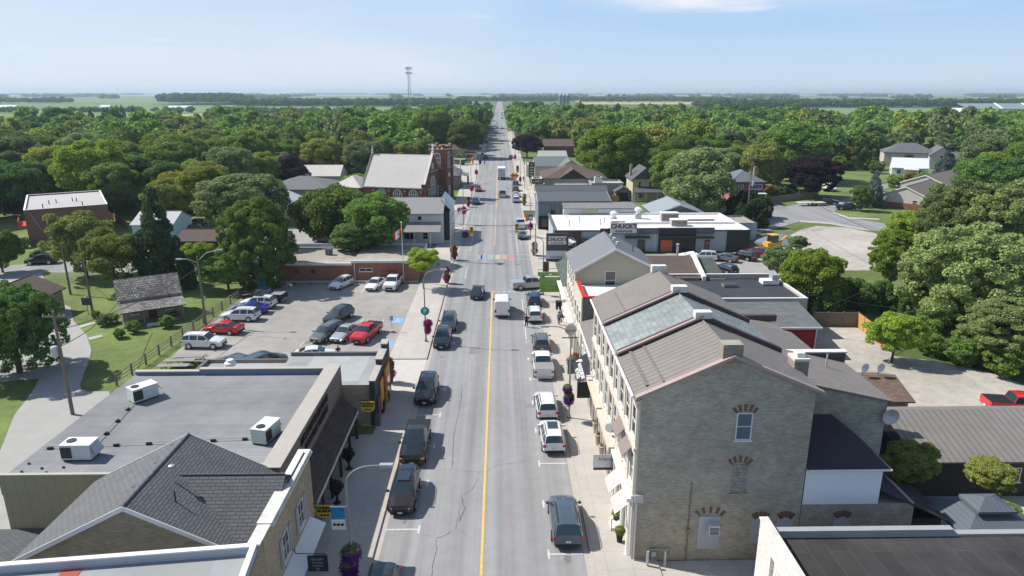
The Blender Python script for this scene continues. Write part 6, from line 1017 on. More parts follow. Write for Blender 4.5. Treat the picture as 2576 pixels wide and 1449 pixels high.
# trailer, excavator, loader, portable toilet
X, Y = G('J', 75, 490); t_ = thing('flatbed_trailer', 'pale flatbed trailer parked on the side street', 'trailer', (X, Y, 0), .05); M().box(-3.6,3.4,-1.1,1.1,.7,.85).build('deck', mat('trailer_deck',(.5,.5,.48),.7,.08), t_, False); [M().cyl((x,s_*.95,.38),(x,s_*1.15,.38),.36,n=12).build('wheel', tyre, t_, False) for x in (-.2,.7) for s_ in (1,-1)]; M().add([(3.4,-.6,.7),(3.4,.6,.7),(5,0,.65),(3.4,-.6,.8),(3.4,.6,.8),(5,0,.75)],[(2,1,0),(3,4,5),(0,1,4,3),(1,2,5,4),(2,0,3,5)]).build('drawbar', darkm, t_, False)
X, Y = G('Q5', 900, 215); e_ = thing('excavator', 'orange red excavator with raised boom behind the dark shingle roof', 'excavator', (X, Y, 0), 0); q = M(); q.tube([(1,0,1.6),(.6,0,3.4),(-1.4,0,3.9)],[.3,.32,.22],6); q.tube([(-1.4,0,3.9),(-2.6,0,2.4)],[.22,.15],6); q.build('boom', mat('excavator_orange',(.6,.06,.03),.5,.06), e_, False); M().prism([(.2,-1),(3,-1),(3,1),(.2,1)],1.0,2.0).build('housing', mat('excavator_orange',(0,0,0)), e_, False); M().box(.4,1.6,-1,0,2.0,3.1).build('cab', glass, e_, False); [M().box(-.6,3.2,s_*1.3-.3,s_*1.3+.3,0,.9).build('track', blackM, e_, False) for s_ in (1,-1)]; M().box(-3.1,-2.4,-.5,.5,1.6,2.4).build('bucket', darkm, e_, False)
X, Y = G('I', 1145, 755); e_ = thing('wheel_loader', 'small yellow excavator behind the rear car park by the gravel heap', 'loader', (X, Y, 0), .2); ym = mat('machine_yellow',(.65,.36,.03),.5,.06); M().prism([(-1.4,-.9),(1.4,-.9),(1.6,0),(1.4,.9),(-1.4,.9)],.8,1.7).build('housing', ym, e_, False); M().box(-.6,.7,-.8,.8,1.7,3.0).build('cab', glass, e_, False); M().box(-.7,.8,-.9,.9,3.0,3.1).build('cab_roof', ym, e_, False); M().tube([(1.4,0,1.4),(2.8,0,2.6),(3.8,0,1)],[.2,.22,.15],6).build('boom', ym, e_, False); [M().box(-1.6,1.5,s_*1-.25,s_*1+.25,0,.75).build('track', blackM, e_, False) for s_ in (1,-1)]
X, Y = G('I', 1200, 690); q = M(); q.lathe((X, Y, -.05), [(5,0),(4.2,.5),(2.6,1.1),(1,1.5),(.1,1.6)], 16); tag(q.build('gravel_heap', mat('bluish_gravel',(.16,.18,.21),.95,.3,3.), None, smooth=True), 'blue grey gravel heap beside the yellow excavator', 'heap')
X, Y = G('F', 325, 895); t_ = thing('portable_toilet', 'teal portable toilet beside the black pickup', 'portable toilet', (X, Y+1, 0)); M().box(-.6,.6,-.6,.6,0,2.1).build('cabin', mat('teal_plastic',(.03,.22,.25),.6,.06), t_, False); M().slab([(-.65,-.65,2.15),(.65,-.65,2.15),(.65,.65,2.3),(-.65,.65,2.3)],.12).build('roof', mat('teal_light',(.10,.33,.36),.6,.05), t_, False); M().box(-.4,.4,-.64,-.605,.1,1.9).build('door', mat('teal_dark',(.02,.15,.18),.6,.06), t_, False)
# ================================================================== PEOPLE
def person(x, y, hd, label, shirt, pants, hair=hairm, bag=None, h=1.72, z=.13):
    r = thing('person', label, 'person', (x, y, z), radians(hd)); s = h/1.75
    def skin(nm, pts, edges, mt, root=0):
        me = bpy.data.meshes.new(nm); me.from_pydata([tuple(c*s for c in p[:3]) for p in pts], edges, []); o = bpy.data.objects.new(nm, me); COL.objects.link(o)
        md = o.modifiers.new('s', 'SKIN'); md.use_smooth_shade = True
        for i, p in enumerate(pts): me.skin_vertices[0].data[i].radius = (p[3]*s, (p[4] if len(p) > 4 else p[3])*s)
        me.skin_vertices[0].data[root].use_root = True; o.modifiers.new('u', 'SUBSURF').levels = 1
        dg = bpy.context.evaluated_depsgraph_get(); m2 = bpy.data.meshes.new_from_object(o.evaluated_get(dg)); bpy.data.objects.remove(o); m2.materials.clear(); m2.materials.append(mt)
        o = bpy.data.objects.new(nm, m2); COL.objects.link(o); o.parent = r; return o
    # x forward, y left : pelvis, chest, neck, head, legs mid stride, arms, hands
    body = [(0,0,.95,.13,.15),(0,0,1.15,.11,.14),(.01,0,1.38,.12,.17),(.02,0,1.5,.055),(.04,0,1.6,.085,.075),(.05,0,1.70,.075,.07),
            (0,.1,.88,.085),(.12,.1,.5,.06),(.14,.1,.09,.045),(.27,.11,.04,.035),(0,-.1,.88,.085),(-.02,-.1,.5,.06),(-.2,-.1,.12,.045),(-.09,-.11,.04,.035),
            (0,.19,1.42,.055),(-.06,.25,1.14,.042),(.06,.26,.90,.034),(.09,.26,.82,.025),(0,-.19,1.42,.055),(.05,-.25,1.14,.042),(.16,-.24,.92,.034),(.2,-.24,.84,.025)]
    ed = [(0,1),(1,2),(2,3),(3,4),(4,5),(0,6),(6,7),(7,8),(8,9),(0,10),(10,11),(11,12),(12,13),(2,14),(14,15),(15,16),(16,17),(2,18),(18,19),(19,20),(20,21)]
    skin('body', body, ed, sk)
    g = lambda idx, k: [tuple([*body[i][:3]]+[c*k+.012 for c in body[i][3:]]) for i in idx]
    skin('shirt', g([1,2,14,15,18,19,0],1.12), [(0,1),(1,2),(2,3),(1,4),(4,5),(0,6)], shirt); skin('trousers', g([0,6,7,8,10,11,12],1.12), [(0,1),(1,2),(2,3),(0,4),(4,5),(5,6)], pants)
    M().ball((.03*s,0,1.68*s),.105*s,10,7).build('hair', hair, r, False); q = M(); q.ball((.105*s,0,1.60*s),.02*s,6,4); q.build('nose', sk, r, False)
    if bag: M().prism([(.0,.25*s),(.3,.25*s),(.3,.4*s),(0,.4*s)],.45*s,.85*s).build('bag', bag, r, False)
    return r
def PP(r, x, y, *a, **k): X, Y = G(r, x, y, k.pop('gz', .13)); return person(X, Y, *a, **k)
PP('H', 625, 1308, -80, 'person in dark clothes walking on the road beside the white suv', cloth_b, cloth_b, gz=0, z=0)
PP('H', 862, 1292, -100, 'person in grey blue top with a blue bag on the right sidewalk', cloth_g, denim, bag=mat('blue_bag',(.02,.08,.4),.7,.05))
PP('Q3', 792, 1098, 60, 'person in black near the round magenta basket, left of the pair', cloth_b, cloth_b, gz=0, z=0); PP('Q3', 815, 1090, 60, 'person in purple beside the person in black near the magenta basket', mat('purple_cloth',(.08,.05,.16),.8,.05), denim, gz=0, z=0)
PP('Q3', 1152, 432, 90, 'person walking on the left sidewalk beyond the church', cloth_b, denim); PP('N', 1133, 1195, 90, 'person on the right sidewalk beside the orange diamond signs', cloth_b, cloth_b); PP('N', 693, 628, -90, 'tiny person on the far left sidewalk', cloth_g, denim)
PP('F', 852, 1358, -90, 'person in dark top standing behind the corner shop roof', cloth_b, cloth_w, gz=0, z=0, hair=mat('fair_hair',(.35,.28,.2),.8,.1))
# ================================================================== STREET FURNITURE
def lamp(x, y, label, sg_=1, h=8.6, banner=None, z=.13, sc=1.):
    r = thing('street_lamp', label, 'street lamp', (x, y, z), 0, 'street lamps along the main street'); q = M(); q.cyl((0,0,0),(0,0,h*.55),.09,.075,8); q.cyl((0,0,h*.55),(0,0,h-1.1),.075,.055,8); q.lathe((0,0,0),[(.17,0),(.17,.15),(.1,.35)],10)
    q.build('pole', mat('lamp_pole_grey',(.26,.26,.25),.5,.06,metal=.2), r, False); pts = [(sg_*1.5*(1-cos(a)), 0, h-1.1+1.1*sin(a)) for a in [i*pi/2/6 for i in range(7)]]+[(sg_*2.0,0,h)]
    M().tube(pts, .045, 6).build('arm', mat('lamp_pole_grey',(0,0,0)), r, False); M().prism([(sg_*1.9,-.12),(sg_*2.6,-.14),(sg_*2.65,.14),(sg_*1.9,.12)],h-.06,h+.1).build('lamp_head', galv, r, False); M().box(sg_*2.0 if sg_>0 else -2.5, sg_*2.5 if sg_>0 else -2.0,-.1,.1,h-.09,h-.061).build('lens', lightw, r, False)
    if banner:
        b_ = M().box(-.98,-.2,-.02,.02,4.2,5.6).build('banner', banner, r, False); M().box(-.98,-.2,-.03,-.021,4.2,4.85).build('banner_panel', white, b_, False)
        q = M(); q.cyl((-1.0,0,5.65),(0,0,5.65),.02,n=5); q.cyl((-1.0,0,4.15),(0,0,4.15),.02,n=5); q.build('bracket', galv, r, False)
        q = M(); [q.lathe((-.59+k,-.035,4.52),[(.001,-.11),(.11,0),(.001,.11)],8) for k in (-.22,0,.22)]; q.build('emblem', blackM, b_, False)
    return r
lamp(-8.6, 33.4, 'street lamp with a blue and white banner and purple flowers, nearest on the left', 1, 8.2, mat('blue_photo_banner',(.03,.22,.42),.7,.5,3.))
lamp(-8.75, 74.8, 'street lamp carrying the round green parking sign'); lamp(6.0, 55.2, 'street lamp with purple flowers beside the pet shop patio', -1); lamp(6.0, 93.6, 'street lamp next to the green drug store sign', -1)
x_, y_ = G('Q3', 866, 1240); lamp(x_, y_, 'street lamp with magenta basket at the left side street', 1)
x_, y_ = G('Q3', 968, 850); lamp(x_, y_, 'street lamp with dark magenta basket beside the church lawn', 1); x_, y_ = G('H', 655, 660); lamp(x_, y_, 'street lamp behind the traffic signal on the right', -1)
for i,(a, b_, sg_) in enumerate(((497,1160,1),(1150,1300,-1),(1090,1250,-1),(540,1000,1),(1020,930,-1),(575,830,1),(985,760,-1))): x_, y_ = G('N', a, b_); lamp(x_, y_, 'small distant street lamp, number %s counting away from the church' % ['one','two','three','four','five','six','seven'][i], sg_)
# two-armed lamp on a wooden pole, and utility poles
def wpole(x, y, h, label, tr=None, lean=0, arms=True):
    r = thing('utility_pole', label, 'utility pole', (x, y, 0)); M().cyl((0,0,0),(lean,0,h),.17,.11,8).build('pole', mat('grey_pole_wood',(.17,.15,.125),.9,.2,3.), r, False)
    if arms: M().box(-1.0,1.0,-.06,.06,h-.6,h-.45).build('crossarm', wood, r, False); q = M(); [q.lathe((k,0,h-.45),[(.05,0),(.07,.08),(.03,.2)],6) for k in (-.9,-.4,.5,.9)]; q.build('insulator', galv, r, False)
    if tr:
        q = M(); q.lathe((tr,-.1,h*.62),[(.02,-.5),(.28,-.45),(.3,.42),(.22,.5),(.05,.52)],12); q.cyl((tr*.4,0,h*.62+.1),(tr,0,h*.62+.1),.05,n=5); q.build('transformer', mat('transformer_grey',(.42,.45,.5),.5,.05), r, False)
    return r
r = thing('double_lamp_pole', 'wooden pole with two lamp arms standing by the rail fence', 'street lamp', (-36.9,81.4,0)); M().cyl((0,0,0),(0,0,8.8),.16,.11,8).build('pole', mat('grey_pole_wood',(.17,.15,.125),.9,.2,3.), r, False); M().tube([(0,0,8.3),(1.2,0,9.3),(2.6,.2,9.6)],.04,6).build('arm', galv, r, False); M().tube([(0,0,8.0),(-1.2,0,8.5),(-2.0,0,8.5)],.04,6).build('arm', galv, r, False); M().prism([(2.5,0),(3.1,0),(3.1,.3),(2.5,.3)],9.55,9.68).build('lamp_head', galv, r, False); M().prism([(-2.6,-.15),(-1.9,-.15),(-1.9,.15),(-2.6,.15)],8.42,8.56).build('lamp_head', galv, r, False); M().box(.12,.35,-.1,.1,3.2,3.8).build('meter_box', galv, r, False)
wpole(-38.8,56.9,9.8,'tall leaning utility pole with transformer beside the lane, bottom left',-.45); wpole(-62.1,95.5,7.5,'slender dark pole on the grass behind the lawn tree',None,0,False); wpole(-54.0,86.8,7,'short pole on the grass beside the notice board',None,0,False); wpole(54.2,85,8.6,'utility pole with grey transformer in front of the large right hand tree',.55); wpole(53.2,145,15,'tall utility pole with crossarms right of the restaurant',.5)
x_, y_ = G('N',1150,1290); 
for i in range(9): wpole(8.8,330+i*55,10,'small utility pole far along the right kerb, number %s of its row' % ['one','two','three','four','five','six','seven','eight','nine'][i])
wr_ = mat('cable', (.03,.03,.03), .6, .05)
def cable(a, b, sag, label, rad=.035):
    a, b = Vector(a), Vector(b); pts = [a.lerp(b, t/14)-Vector((0,0,sag*4*(t/14)*(1-t/14))) for t in range(15)]; tag(M().tube(pts, rad, 4).build('overhead_cable', wr_), label, 'cable', 'overhead cables')
cable((54.2,85,8.3),(75,55,8),1.0,'upper cable running right from the transformer pole'); cable((54.2,85,7.6),(75,52,6.5),1.0,'lower cable running right from the transformer pole'); cable((54.2,85,8.2),(36,70,6),.8,'cable from the transformer pole to the brown roofs'); cable((53.2,145,13.5),(54.2,85,8.4),1.2,'long cable between the two right hand poles'); cable((53.2,145,14),(120,160,12),1.5,'cable crossing in front of the copper beech'); cable((-38.8,56.9,6.5),(-46,80,4),.6,'cable from the leaning pole to the log cabin'); cable((-36.9,81.4,7.5),(-38.8,56.9,8),.8,'cable between the two left hand poles')
cable((8.9,330,9.2),(5.9,134,7.8),3,'long cable along the right kerb beyond the signal'); cable((53.2,145,13),(36,141,5),1,'service cable from the tall pole to the workshop'); cable((53.2,145,12.6),(45,130,4.2),.8,'service cable from the tall pole to the restaurant'); cable((75,55,8.6),(36,77,5),1.6,'low cable crossing the gravel yard'); cable((-62.1,95.5,7.2),(-88,128,6.4),1,'cable from the slender pole to the apartment block'); cable((-8.55,114.6,6.6),(6.1,117.4,5.9),.35,'cable between the two traffic signal masts'); cable((53.2,145,14.2),(96,168,6.5),1.4,'cable from the tall pole toward the corner bungalow')
# traffic signals
def signal(x, y, sg_, label):
    r = thing('traffic_signal', label, 'traffic signal', (x, y, .13), 0, 'traffic signals at the crossing'); M().cyl((0,0,0),(0,0,7.0 if sg_ > 0 else 5.9),.12,.09,8).build('pole', galv, r, False); ax_ = 3.6 if sg_ > 0 else 3.3; zz = 5.3
    M().tube([(0,0,zz-.5),(sg_*ax_*.5,0,zz),(sg_*ax_,0,zz+.1)],.06,6).build('arm', galv, r, False); h_ = M().box(sg_*ax_-.3,sg_*ax_+.3,-.28,-.14,zz-1.0,zz+.6).build('signal_head', mat('signal_yellow',(.65,.36,.02),.5,.05), r, False); M().box(sg_*ax_-.17,sg_*ax_+.17,-.14,.1,zz-.9,zz+.5).build('housing', mat('signal_yellow',(0,0,0)), h_, False)
    for k, c in enumerate((mat('lens_red_off',(.08,.01,.01),.4,.05), mat('lens_amber_off',(.25,.1,.01),.4,.05), mat('lens_green_on',(.1,.9,.5),.4,.02))): M().cyl((sg_*ax_,-.281,zz+.3-k*.5),(sg_*ax_,-.36,zz+.3-k*.5),.17,n=12).build('lens', c, h_, False)
    M().box(-.2,.2,-.3,-.1,1.6,2.3).build('control_box', galv, r, False); return r
signal(-8.55,114.6,1,'traffic signal on a tall grey mast at the left kerb'); r = signal(6.1,117.4,-1,'traffic signal on a mast arm at the right kerb')
r = thing('lamp_arm_mast', 'curved lamp arm above the left traffic signal mast', 'street lamp', (-8.55,114.75,.13)); M().cyl((0,0,0),(0,0,7.2),.07,n=6).build('pole', galv, r, False); M().tube([(0,0,7.0),(1.4,0,8.4),(3.0,0,8.9)],.05,6).build('arm', galv, r, False); M().box(2.9,3.5,-.15,.15,8.8,8.95).build('lamp_head', galv, r, False)
# flower baskets
def leafball(name, c, R, Rz, n, size, m, parent=None, seed=1):
    rs = np.random.RandomState(seed); d = rs.normal(size=(n,3)); d /= np.linalg.norm(d,axis=1)[:,None]; p = d*(rs.uniform(.75,1.08,(n,1)))*np.array([R,R,Rz])+np.array(c)
    nn = d+rs.normal(size=(n,3))*.5; nn /= np.linalg.norm(nn,axis=1)[:,None]; t = np.cross(nn, rs.normal(size=(n,3))); t /= np.linalg.norm(t,axis=1)[:,None]; b = np.cross(nn,t); s = size*rs.uniform(.6,1.3,(n,1))
    v = np.stack([p-t*s, p-b*s*.7, p+t*s, p+b*s*.7],1).reshape(-1,3); f = np.arange(n*4).reshape(-1,4); core = M().ball(c, R*.85, 10, 7, Rz/R); nb = len(core.v)
    me = bpy.data.meshes.new(name); me.from_pydata(core.v+v.tolist(), [], core.f+(f+nb).tolist()); me.materials.append(m); o = bpy.data.objects.new(name, me); COL.objects.link(o)
    if parent is not None: o.parent = parent
    return o
def basket(x, y, z, R, Rz, lab, m, green=True, n=900):
    if Yw > 160: R *= .8; Rz *= .85
    r = thing('flower_basket', lab, 'flower basket', (x, y, z), 0, 'hanging flower baskets on lamp posts'); leafball('flowers', (0,0,0), R, Rz, n, .06 if R < .8 else .075, LF[m], r, int(abs(x*7+y))); 
    if green: leafball('foliage', (0,0,Rz*.55), R*.9, Rz*.5, n//3, .07, LF['grey'], r, 5)
    M().lathe((0,0,-.1),[(.25,-.1),(.35,.2)],10).build('pot', darkm, r, False); return r
for (r_, px, py, Yw, R, Rz, m, lab) in (('B',702,1310,33.3,.6,.55,'petunia','round petunia basket on the nearest left lamp, upper one'),('B',692,1400,33.3,.55,.8,'petunia','deep purple petunia basket on the nearest left lamp, lower one'),('C',552,268,54.6,.42,.4,'petunia','upper half of the purple petunia pair on the lamp by the pet shop'),('C',560,330,54.6,.5,.65,'petunia','lower half of the purple petunia pair on the lamp by the pet shop'),('F',1457,1110,74.4,.55,.5,'magenta','upper magenta basket below the parking sign'),('F',1456,1150,74.4,.42,.65,'magenta','lower magenta basket below the parking sign'),('H',742,970,93.2,.45,.9,'petunia','purple flower column beside the green drug store sign'),('H',656,578,133.8,.62,.85,'magenta','magenta basket on the lamp behind the right signal'),('Q3',868,1030,148,.72,.72,'magenta','bright magenta basket near the person in black'),('Q3',866,1065,148,.5,.6,'magenta','lower part of the bright magenta basket near the person in black'),('Q3',973,745,180,.8,1.1,'magenta','dark magenta basket beside the church lawn'),('Q3',1037,525,219,.75,1.1,'magenta','dark basket next in line beyond the church lawn basket'),('Q3',1088,385,250,.8,1.2,'petunia','purple basket near the forecourt'),('Q3',1122,270,296,.9,1.2,'magenta','small dark basket beside the cream shop'),('N',1147,1400,178,.75,1.0,'magenta','dark pink basket above the grey barn roof end'),('N',1090,1165,205,.6,1.1,'magenta','slim pink basket beside the orange diamond signs'),('N',1053,1010,232,.6,.9,'redflower','reddish basket above a yellow planter'),('N',1020,865,268,.7,1.3,'magenta','dark basket on the right before the copper beech'),('N',985,665,325,.8,1.2,'magenta','tiny dark basket beside the copper beech')):
    X, _, Z = AY(r_, px, py, Yw); basket(X, Yw, Z, R, Rz, lab, m, Yw < 60, 900 if Yw < 100 else 350)
def planter(r_, px, py, lab, top='redflower', low='magenta', s=1.):
    X, Y = G(r_, px, py, .13); r = thing('flower_planter', lab, 'planter', (X, Y, .13), 0, 'tall flower planters on the sidewalk'); M().lathe((0,0,0),[(.3*s,0),(.4*s,.5*s),(.48*s,.9*s)],12).build('pot', mat('planter_pot',(.12,.05,.06),.7,.1), r, False); leafball('trailing_flowers',(0,0,.85*s),.65*s,.5*s,500,.08,LF[low],r,3); leafball('red_flowers',(0,0,2.0*s),.55*s,.55*s,120,.13,LF[top],r,4); leafball('leaves',(0,0,1.6*s),.5*s,.7*s,350,.1,LF['olive'],r,6); return r
planter('Q4',1300,1520,'tall red and magenta planter at the left signal mast'); planter('H',48,985,'tall red and magenta planter on the left sidewalk by the small street tree'); planter('Q3',928,995,'dark red planter at the corner of the church side street'); planter('H',685,788,'tall planter with lime foliage at the right signal mast','redflower','yellow'); planter('N',1053,1075,'lime coloured planter on the far right sidewalk','yellow','yellow'); planter('H',610,425,'lime green planter behind the row of white cars','yellow','yellow'); planter('Q6',910,420,'magenta planter at the far corner of the orange panelled shop','redflower','magenta')
# signs
def post_sign(x, y, lab, w, h, zc, m, txt=None, tm=None, ts=.4, ang=-90, t=.06, post=None, rows=1, nm='street_sign'):
    r = thing(nm, lab, 'sign', (x, y, .1)); a = radians(ang)+pi/2; c, s_ = cos(a), sin(a)
    M().box(-w/2,w/2,-t/2,t/2,zc-h/2,zc+h/2).build('board', m, r, False)
    if post: q = M(); q.cyl((post,0,0),(post,0,zc+h/2+.05),.04,n=6); q.build('post', galv, r, False)
    if txt:
        for i, tt in enumerate(txt): text(tt, ts, tm, r, (0,-t/2-.015,zc+h/2-h*(i+.5)/len(txt)), (pi/2,0,0), W=False)
    r.rotation_euler = (0,0,a); return r
s = thing('parking_sign', 'round teal parking sign with white letter on the lamp post', 'sign', (-8.7,74.45,0)); X, _, Z = AY('F',1454,1027,74.4); M().cyl((0,-.03,Z),(0,.03,Z),.5,n=24).build('disc', tealS, s, False); text('P',.75,white,s,(0,-.05,Z),(pi/2,0,0),W=False,bold=.01)
def half_sign(X, Y, Z, w, lab):
    s = thing('museum_sign', lab, 'sign', (X, Y, Z), 0, 'yellow museum signs'); pts = [(-w/2,.45),(-w/2,-.1)]+[(w/2*-cos(pi*i/8),-.1-.4*sin(pi*i/8)) for i in range(1,8)]+[(w/2,-.1),(w/2,.45)]; n = len(pts)
    M().add([(x,y_,z) for y_ in (-.03,.03) for x,z in pts],[list(range(n)),list(range(n,2*n))[::-1]]+[(i,n+i,n+(i+1)%n,(i+1)%n) for i in range(n)]).build('board', yelS, s, False); text('DONNELLY',.24,blackM,s,(0,-.05,.28),(pi/2,0,0),W=False,bold=.006); text('MUSEUM',.24,blackM,s,(0,-.05,.05),(pi/2,0,0),W=False,bold=.006)
    q = M(); [q.lathe((k,-.04,-.25),[(.001,-.09),(.09,0),(.001,.09)],8) for k in (-.2,0,.2)]; q.build('emblem', blackM, s, False); M().tube([(-w/2-.15,0,.55),(w/2,0,.55)],.025,5).build('bracket', blackM, s, False)
X, Y, Z = AY('B',535,1040,38.2); half_sign(X, Y, Z, 1.15, 'yellow half round museum sign nearest to us, hanging at the near canopy end'); X, Y, Z = AY('B',808,378,52.6); half_sign(X, Y, Z, 1.15, 'yellow half round museum sign at the far canopy end')
X, Y, Z = AY('B',716,838,46.5); s = thing('open_sign', 'small blue and white board reading open beside the lamp', 'sign', (X,Y,Z)); M().box(-.45,.45,-.04,.04,-.4,.4).build('frame', mat('navy_frame',(.02,.04,.12),.6,.05), s, False); M().box(-.4,.4,-.05,-.041,-.35,-.02).build('panel', white, s, False); text('OPEN',.3,mat('navy_frame',(0,0,0)),s,(0,-.06,-.2),(pi/2,0,0),W=False,bold=.006); text('&',.3,white,s,(0,-.06,.17),(pi/2,0,0),W=False); M().cyl((0,0,-.4),(0,0,-Z+.1),.03,n=5).build('post', darkm, s, False)
X, Y, Z = AY('B',492,1368,32.2); s = thing('hanging_shop_sign', 'dark slate hanging shop sign on an iron bracket, bottom left', 'sign', (X,Y,Z)); M().box(-.55,.55,-.04,.04,-.5,.5).build('board', mat('slate_board',(.02,.035,.045),.6,.1), s, False); [text(t_,.17,galv,s,(0,-.06,.3-i*.2),(pi/2,0,0),W=False) for i,t_ in enumerate(('GALLERY','Framing','Custom','Art','Gifts'))]; M().tube([(-1.2,0,.95),(-1.2,0,.65),(.5,0,.6)],.025,5).build('bracket', blackM, s, False)
X, Y, Z = AY('C',815,730,44.2); s = thing('clinic_sign', 'white hanging sign reading alliance over the right sidewalk', 'sign', (X-.3,Y,Z)); M().box(-.85,.85,-.05,.05,-.6,.6).build('board', mat('sign_frame',(.35,.33,.35),.6,.05), s, False); M().box(-.82,.78,-.06,-.051,-.38,.56).build('panel', mat('pale_panel',(.86,.87,.88),.6,.04), s, False); text('Alliance',.36,mat('grey_blue_ink',(.22,.26,.32),.6,.05),s,(.05,-.07,.3),(pi/2,0,0),W=False); M().box(-.8,.78,-.061,-.052,-.57,-.4).build('strip', mat('plum_strip',(.10,.04,.09),.6,.05), s, False)
X, Y, Z = AY('H',800,975,90.6); s = thing('drug_store_sign', 'green double sign reading lucan drug mart', 'sign', (X,Y,Z)); M().box(-1.75,1.75,-.06,.06,.75,1.25).build('top_board', greenS, s, False); M().box(-1.8,1.8,-.05,.05,1.26,1.34).build('rim', cream, s, False); M().add([(x,y_,z) for y_ in (-.06,.06) for x,z in ((-1.35,-1.55),(1.3,-1.55),(1.45,.6),(-1.5,.6))],[(0,1,2,3),(7,6,5,4),(0,4,5,1),(1,5,6,2),(2,6,7,3),(3,7,4,0)]).build('board', greenS, s, False); M().lathe((0,-.07,1.0),[(.001,-.16),(.3,0),(.001,.16)],12).build('emblem', cream, s, False); [text(t_,.55,cream,s,(0,-.09,.25-i*.62),(pi/2,0,0),W=False) for i,t_ in enumerate(('LUCAN','DRUG','MART'))]; M().cyl((-1.8,0,1.6),(2.6,0,2.0),.04,n=5).build('bracket', darkm, s, False)
X, Y = G('H', 848, 835); s = thing('pole_sign', 'grey freestanding sign reading chucks roadhouse with a for lease board', 'sign', (X,Y,.1)); M().box(-1.9,1.9,-.15,.15,0,4.9).build('board', mat('sign_grey',(.075,.07,.075),.7,.06), s, False); M().box(-1.6,1.5,-.17,-.151,3.0,4.4).build('panel', mat('pale_sign',(0,0,0)), s, False); text('CHUCK\'S',.8,mat('dark_red_letters',(0,0,0)),s,(-.05,-.19,3.85),(pi/2,0,0),W=False,bold=.02); text('ROADHOUSE',.38,blackM,s,(-.05,-.19,3.25),(pi/2,0,0),W=False); M().box(-1.9,1.6,-.17,-.151,.5,1.9).build('lease_board', mat('pale_lease',(.5,.53,.56),.6,.05), s, False); text('FOR LEASE',.45,blackM,s,(-.15,-.19,.75),(pi/2,0,0),W=False)
X, Y, Z = AY('H',948,1325,66.5); s = thing('round_laundry_sign', 'round pale hanging sign reading laundry on scrollwork', 'sign', (X,Y,Z)); M().cyl((0,-.04,0),(0,.04,0),.62,n=24).build('disc', mat('pale_disc',(.52,.5,.46),.6,.06), s, False); text('LAUNDRY',.24,mat('grey_ink',(.2,.19,.18),.7,.05),s,(0,-.06,-.12),(pi/2,0,0),W=False); M().box(-.9,.9,-.03,.03,-.95,-.85).build('bar', darkm, s, False); M().tube([(.2,0,.62),(.5,0,.95),(.9,0,.8),(.9,0,-.9)],.025,5).build('bracket', darkm, s, False)
X, Y, Z = AY('H',768,880,92); s = thing('banner', 'dark photo banner hanging near the drug store sign', 'banner', (X,Y,Z)); M().box(-.4,.4,-.02,.02,-.9,.9).build('cloth', mat('dark_photo_banner',(.09,.05,.05),.8,.6,3.), s, False); M().cyl((-.5,0,.95),(.5,0,.95),.02,n=5).build('bar', galv, s, False)
X, Y, Z = AY('H',656,513,133); s = thing('blue_street_sign', 'small blue information sign on the lamp behind the right signal', 'sign', (X,Y,Z)); M().box(-.42,.42,-.04,.04,-.6,.6).build('board', blueS, s, False); M().box(-.25,.25,-.05,-.041,-.35,.15).build('symbol', white, s, False)
X, Y, Z = AY('H',630,505,139); s = thing('orange_notice', 'narrow orange detour sign left of the blue sign', 'sign', (X,Y,Z)); M().box(-.3,.3,-.04,.04,-1,.6).build('board', orangeM, s, False); M().cyl((0,0,-1),(0,0,-Z+.1),.04,n=5).build('post', galv, s, False)
for i,(px) in enumerate((990,1035)):
    X, Y, Z = AY('N',px,1118,196+i*.5); s = thing('roadwork_sign', ['left','right'][i]+' one of two orange diamond roadwork signs', 'sign', (X,Y,Z), 0, 'orange diamond roadwork signs'); M().add([(x,y_,z) for y_ in (-.03,.03) for x,z in ((0,-.85),(.85,0),(0,.85),(-.85,0))],[(0,1,2,3),(7,6,5,4),(0,4,5,1),(1,5,6,2),(2,6,7,3),(3,7,4,0)]).build('board', orangeM, s, False); M().box(-.25,.25,-.05,-.031,-.1,.1).build('symbol', blackM, s, False); q = M(); q.tube([(-.4,.1,-Z+.0),(0,0,-.2),(.4,.1,-Z)],.03,5); q.build('stand', galv, s, False)
X, Y = G('N', 445, 960); s = thing('orange_barrel_stack', 'tall orange construction marker on the forecourt', 'construction marker', (X,Y,0)); M().lathe((0,0,0),[(.5,0),(.4,.4),(.35,1.3),(.5,1.4),(.42,2.6),(.2,2.8)],10).build('barrel', orangeM, s, False)
X, Y = G('F', 1215, 1170); s = thing('accessible_parking_sign', 'small parking sign on a concrete foot in the car park', 'sign', (X,Y,0)); M().cyl((0,0,0),(0,0,2),.03,n=6).build('post', galv, s, False); M().box(-.2,.2,-.03,.0,1.5,2.1).build('plate', mat('blue_white_plate',(.35,.45,.6),.6,.1), s, False); M().lathe((0,0,0),[(.28,0),(.28,.3)],10).build('foot', conc, s, False)
X, Y = G('E', 602, 1050); s = thing('heritage_plaque', 'blue heritage plaque on a post on the lawn', 'sign', (X,Y,0)); M().cyl((0,0,0),(0,0,2.2),.04,n=6).build('post', darkm, s, False); M().box(-.6,.6,-.04,.04,1.3,2.3).build('plaque', mat('plaque_blue',(.05,.08,.12),.6,.1), s, False); M().lathe((0,0,2.3),[(.15,0),(.1,.2)],8).build('crest', yelS, s, False)
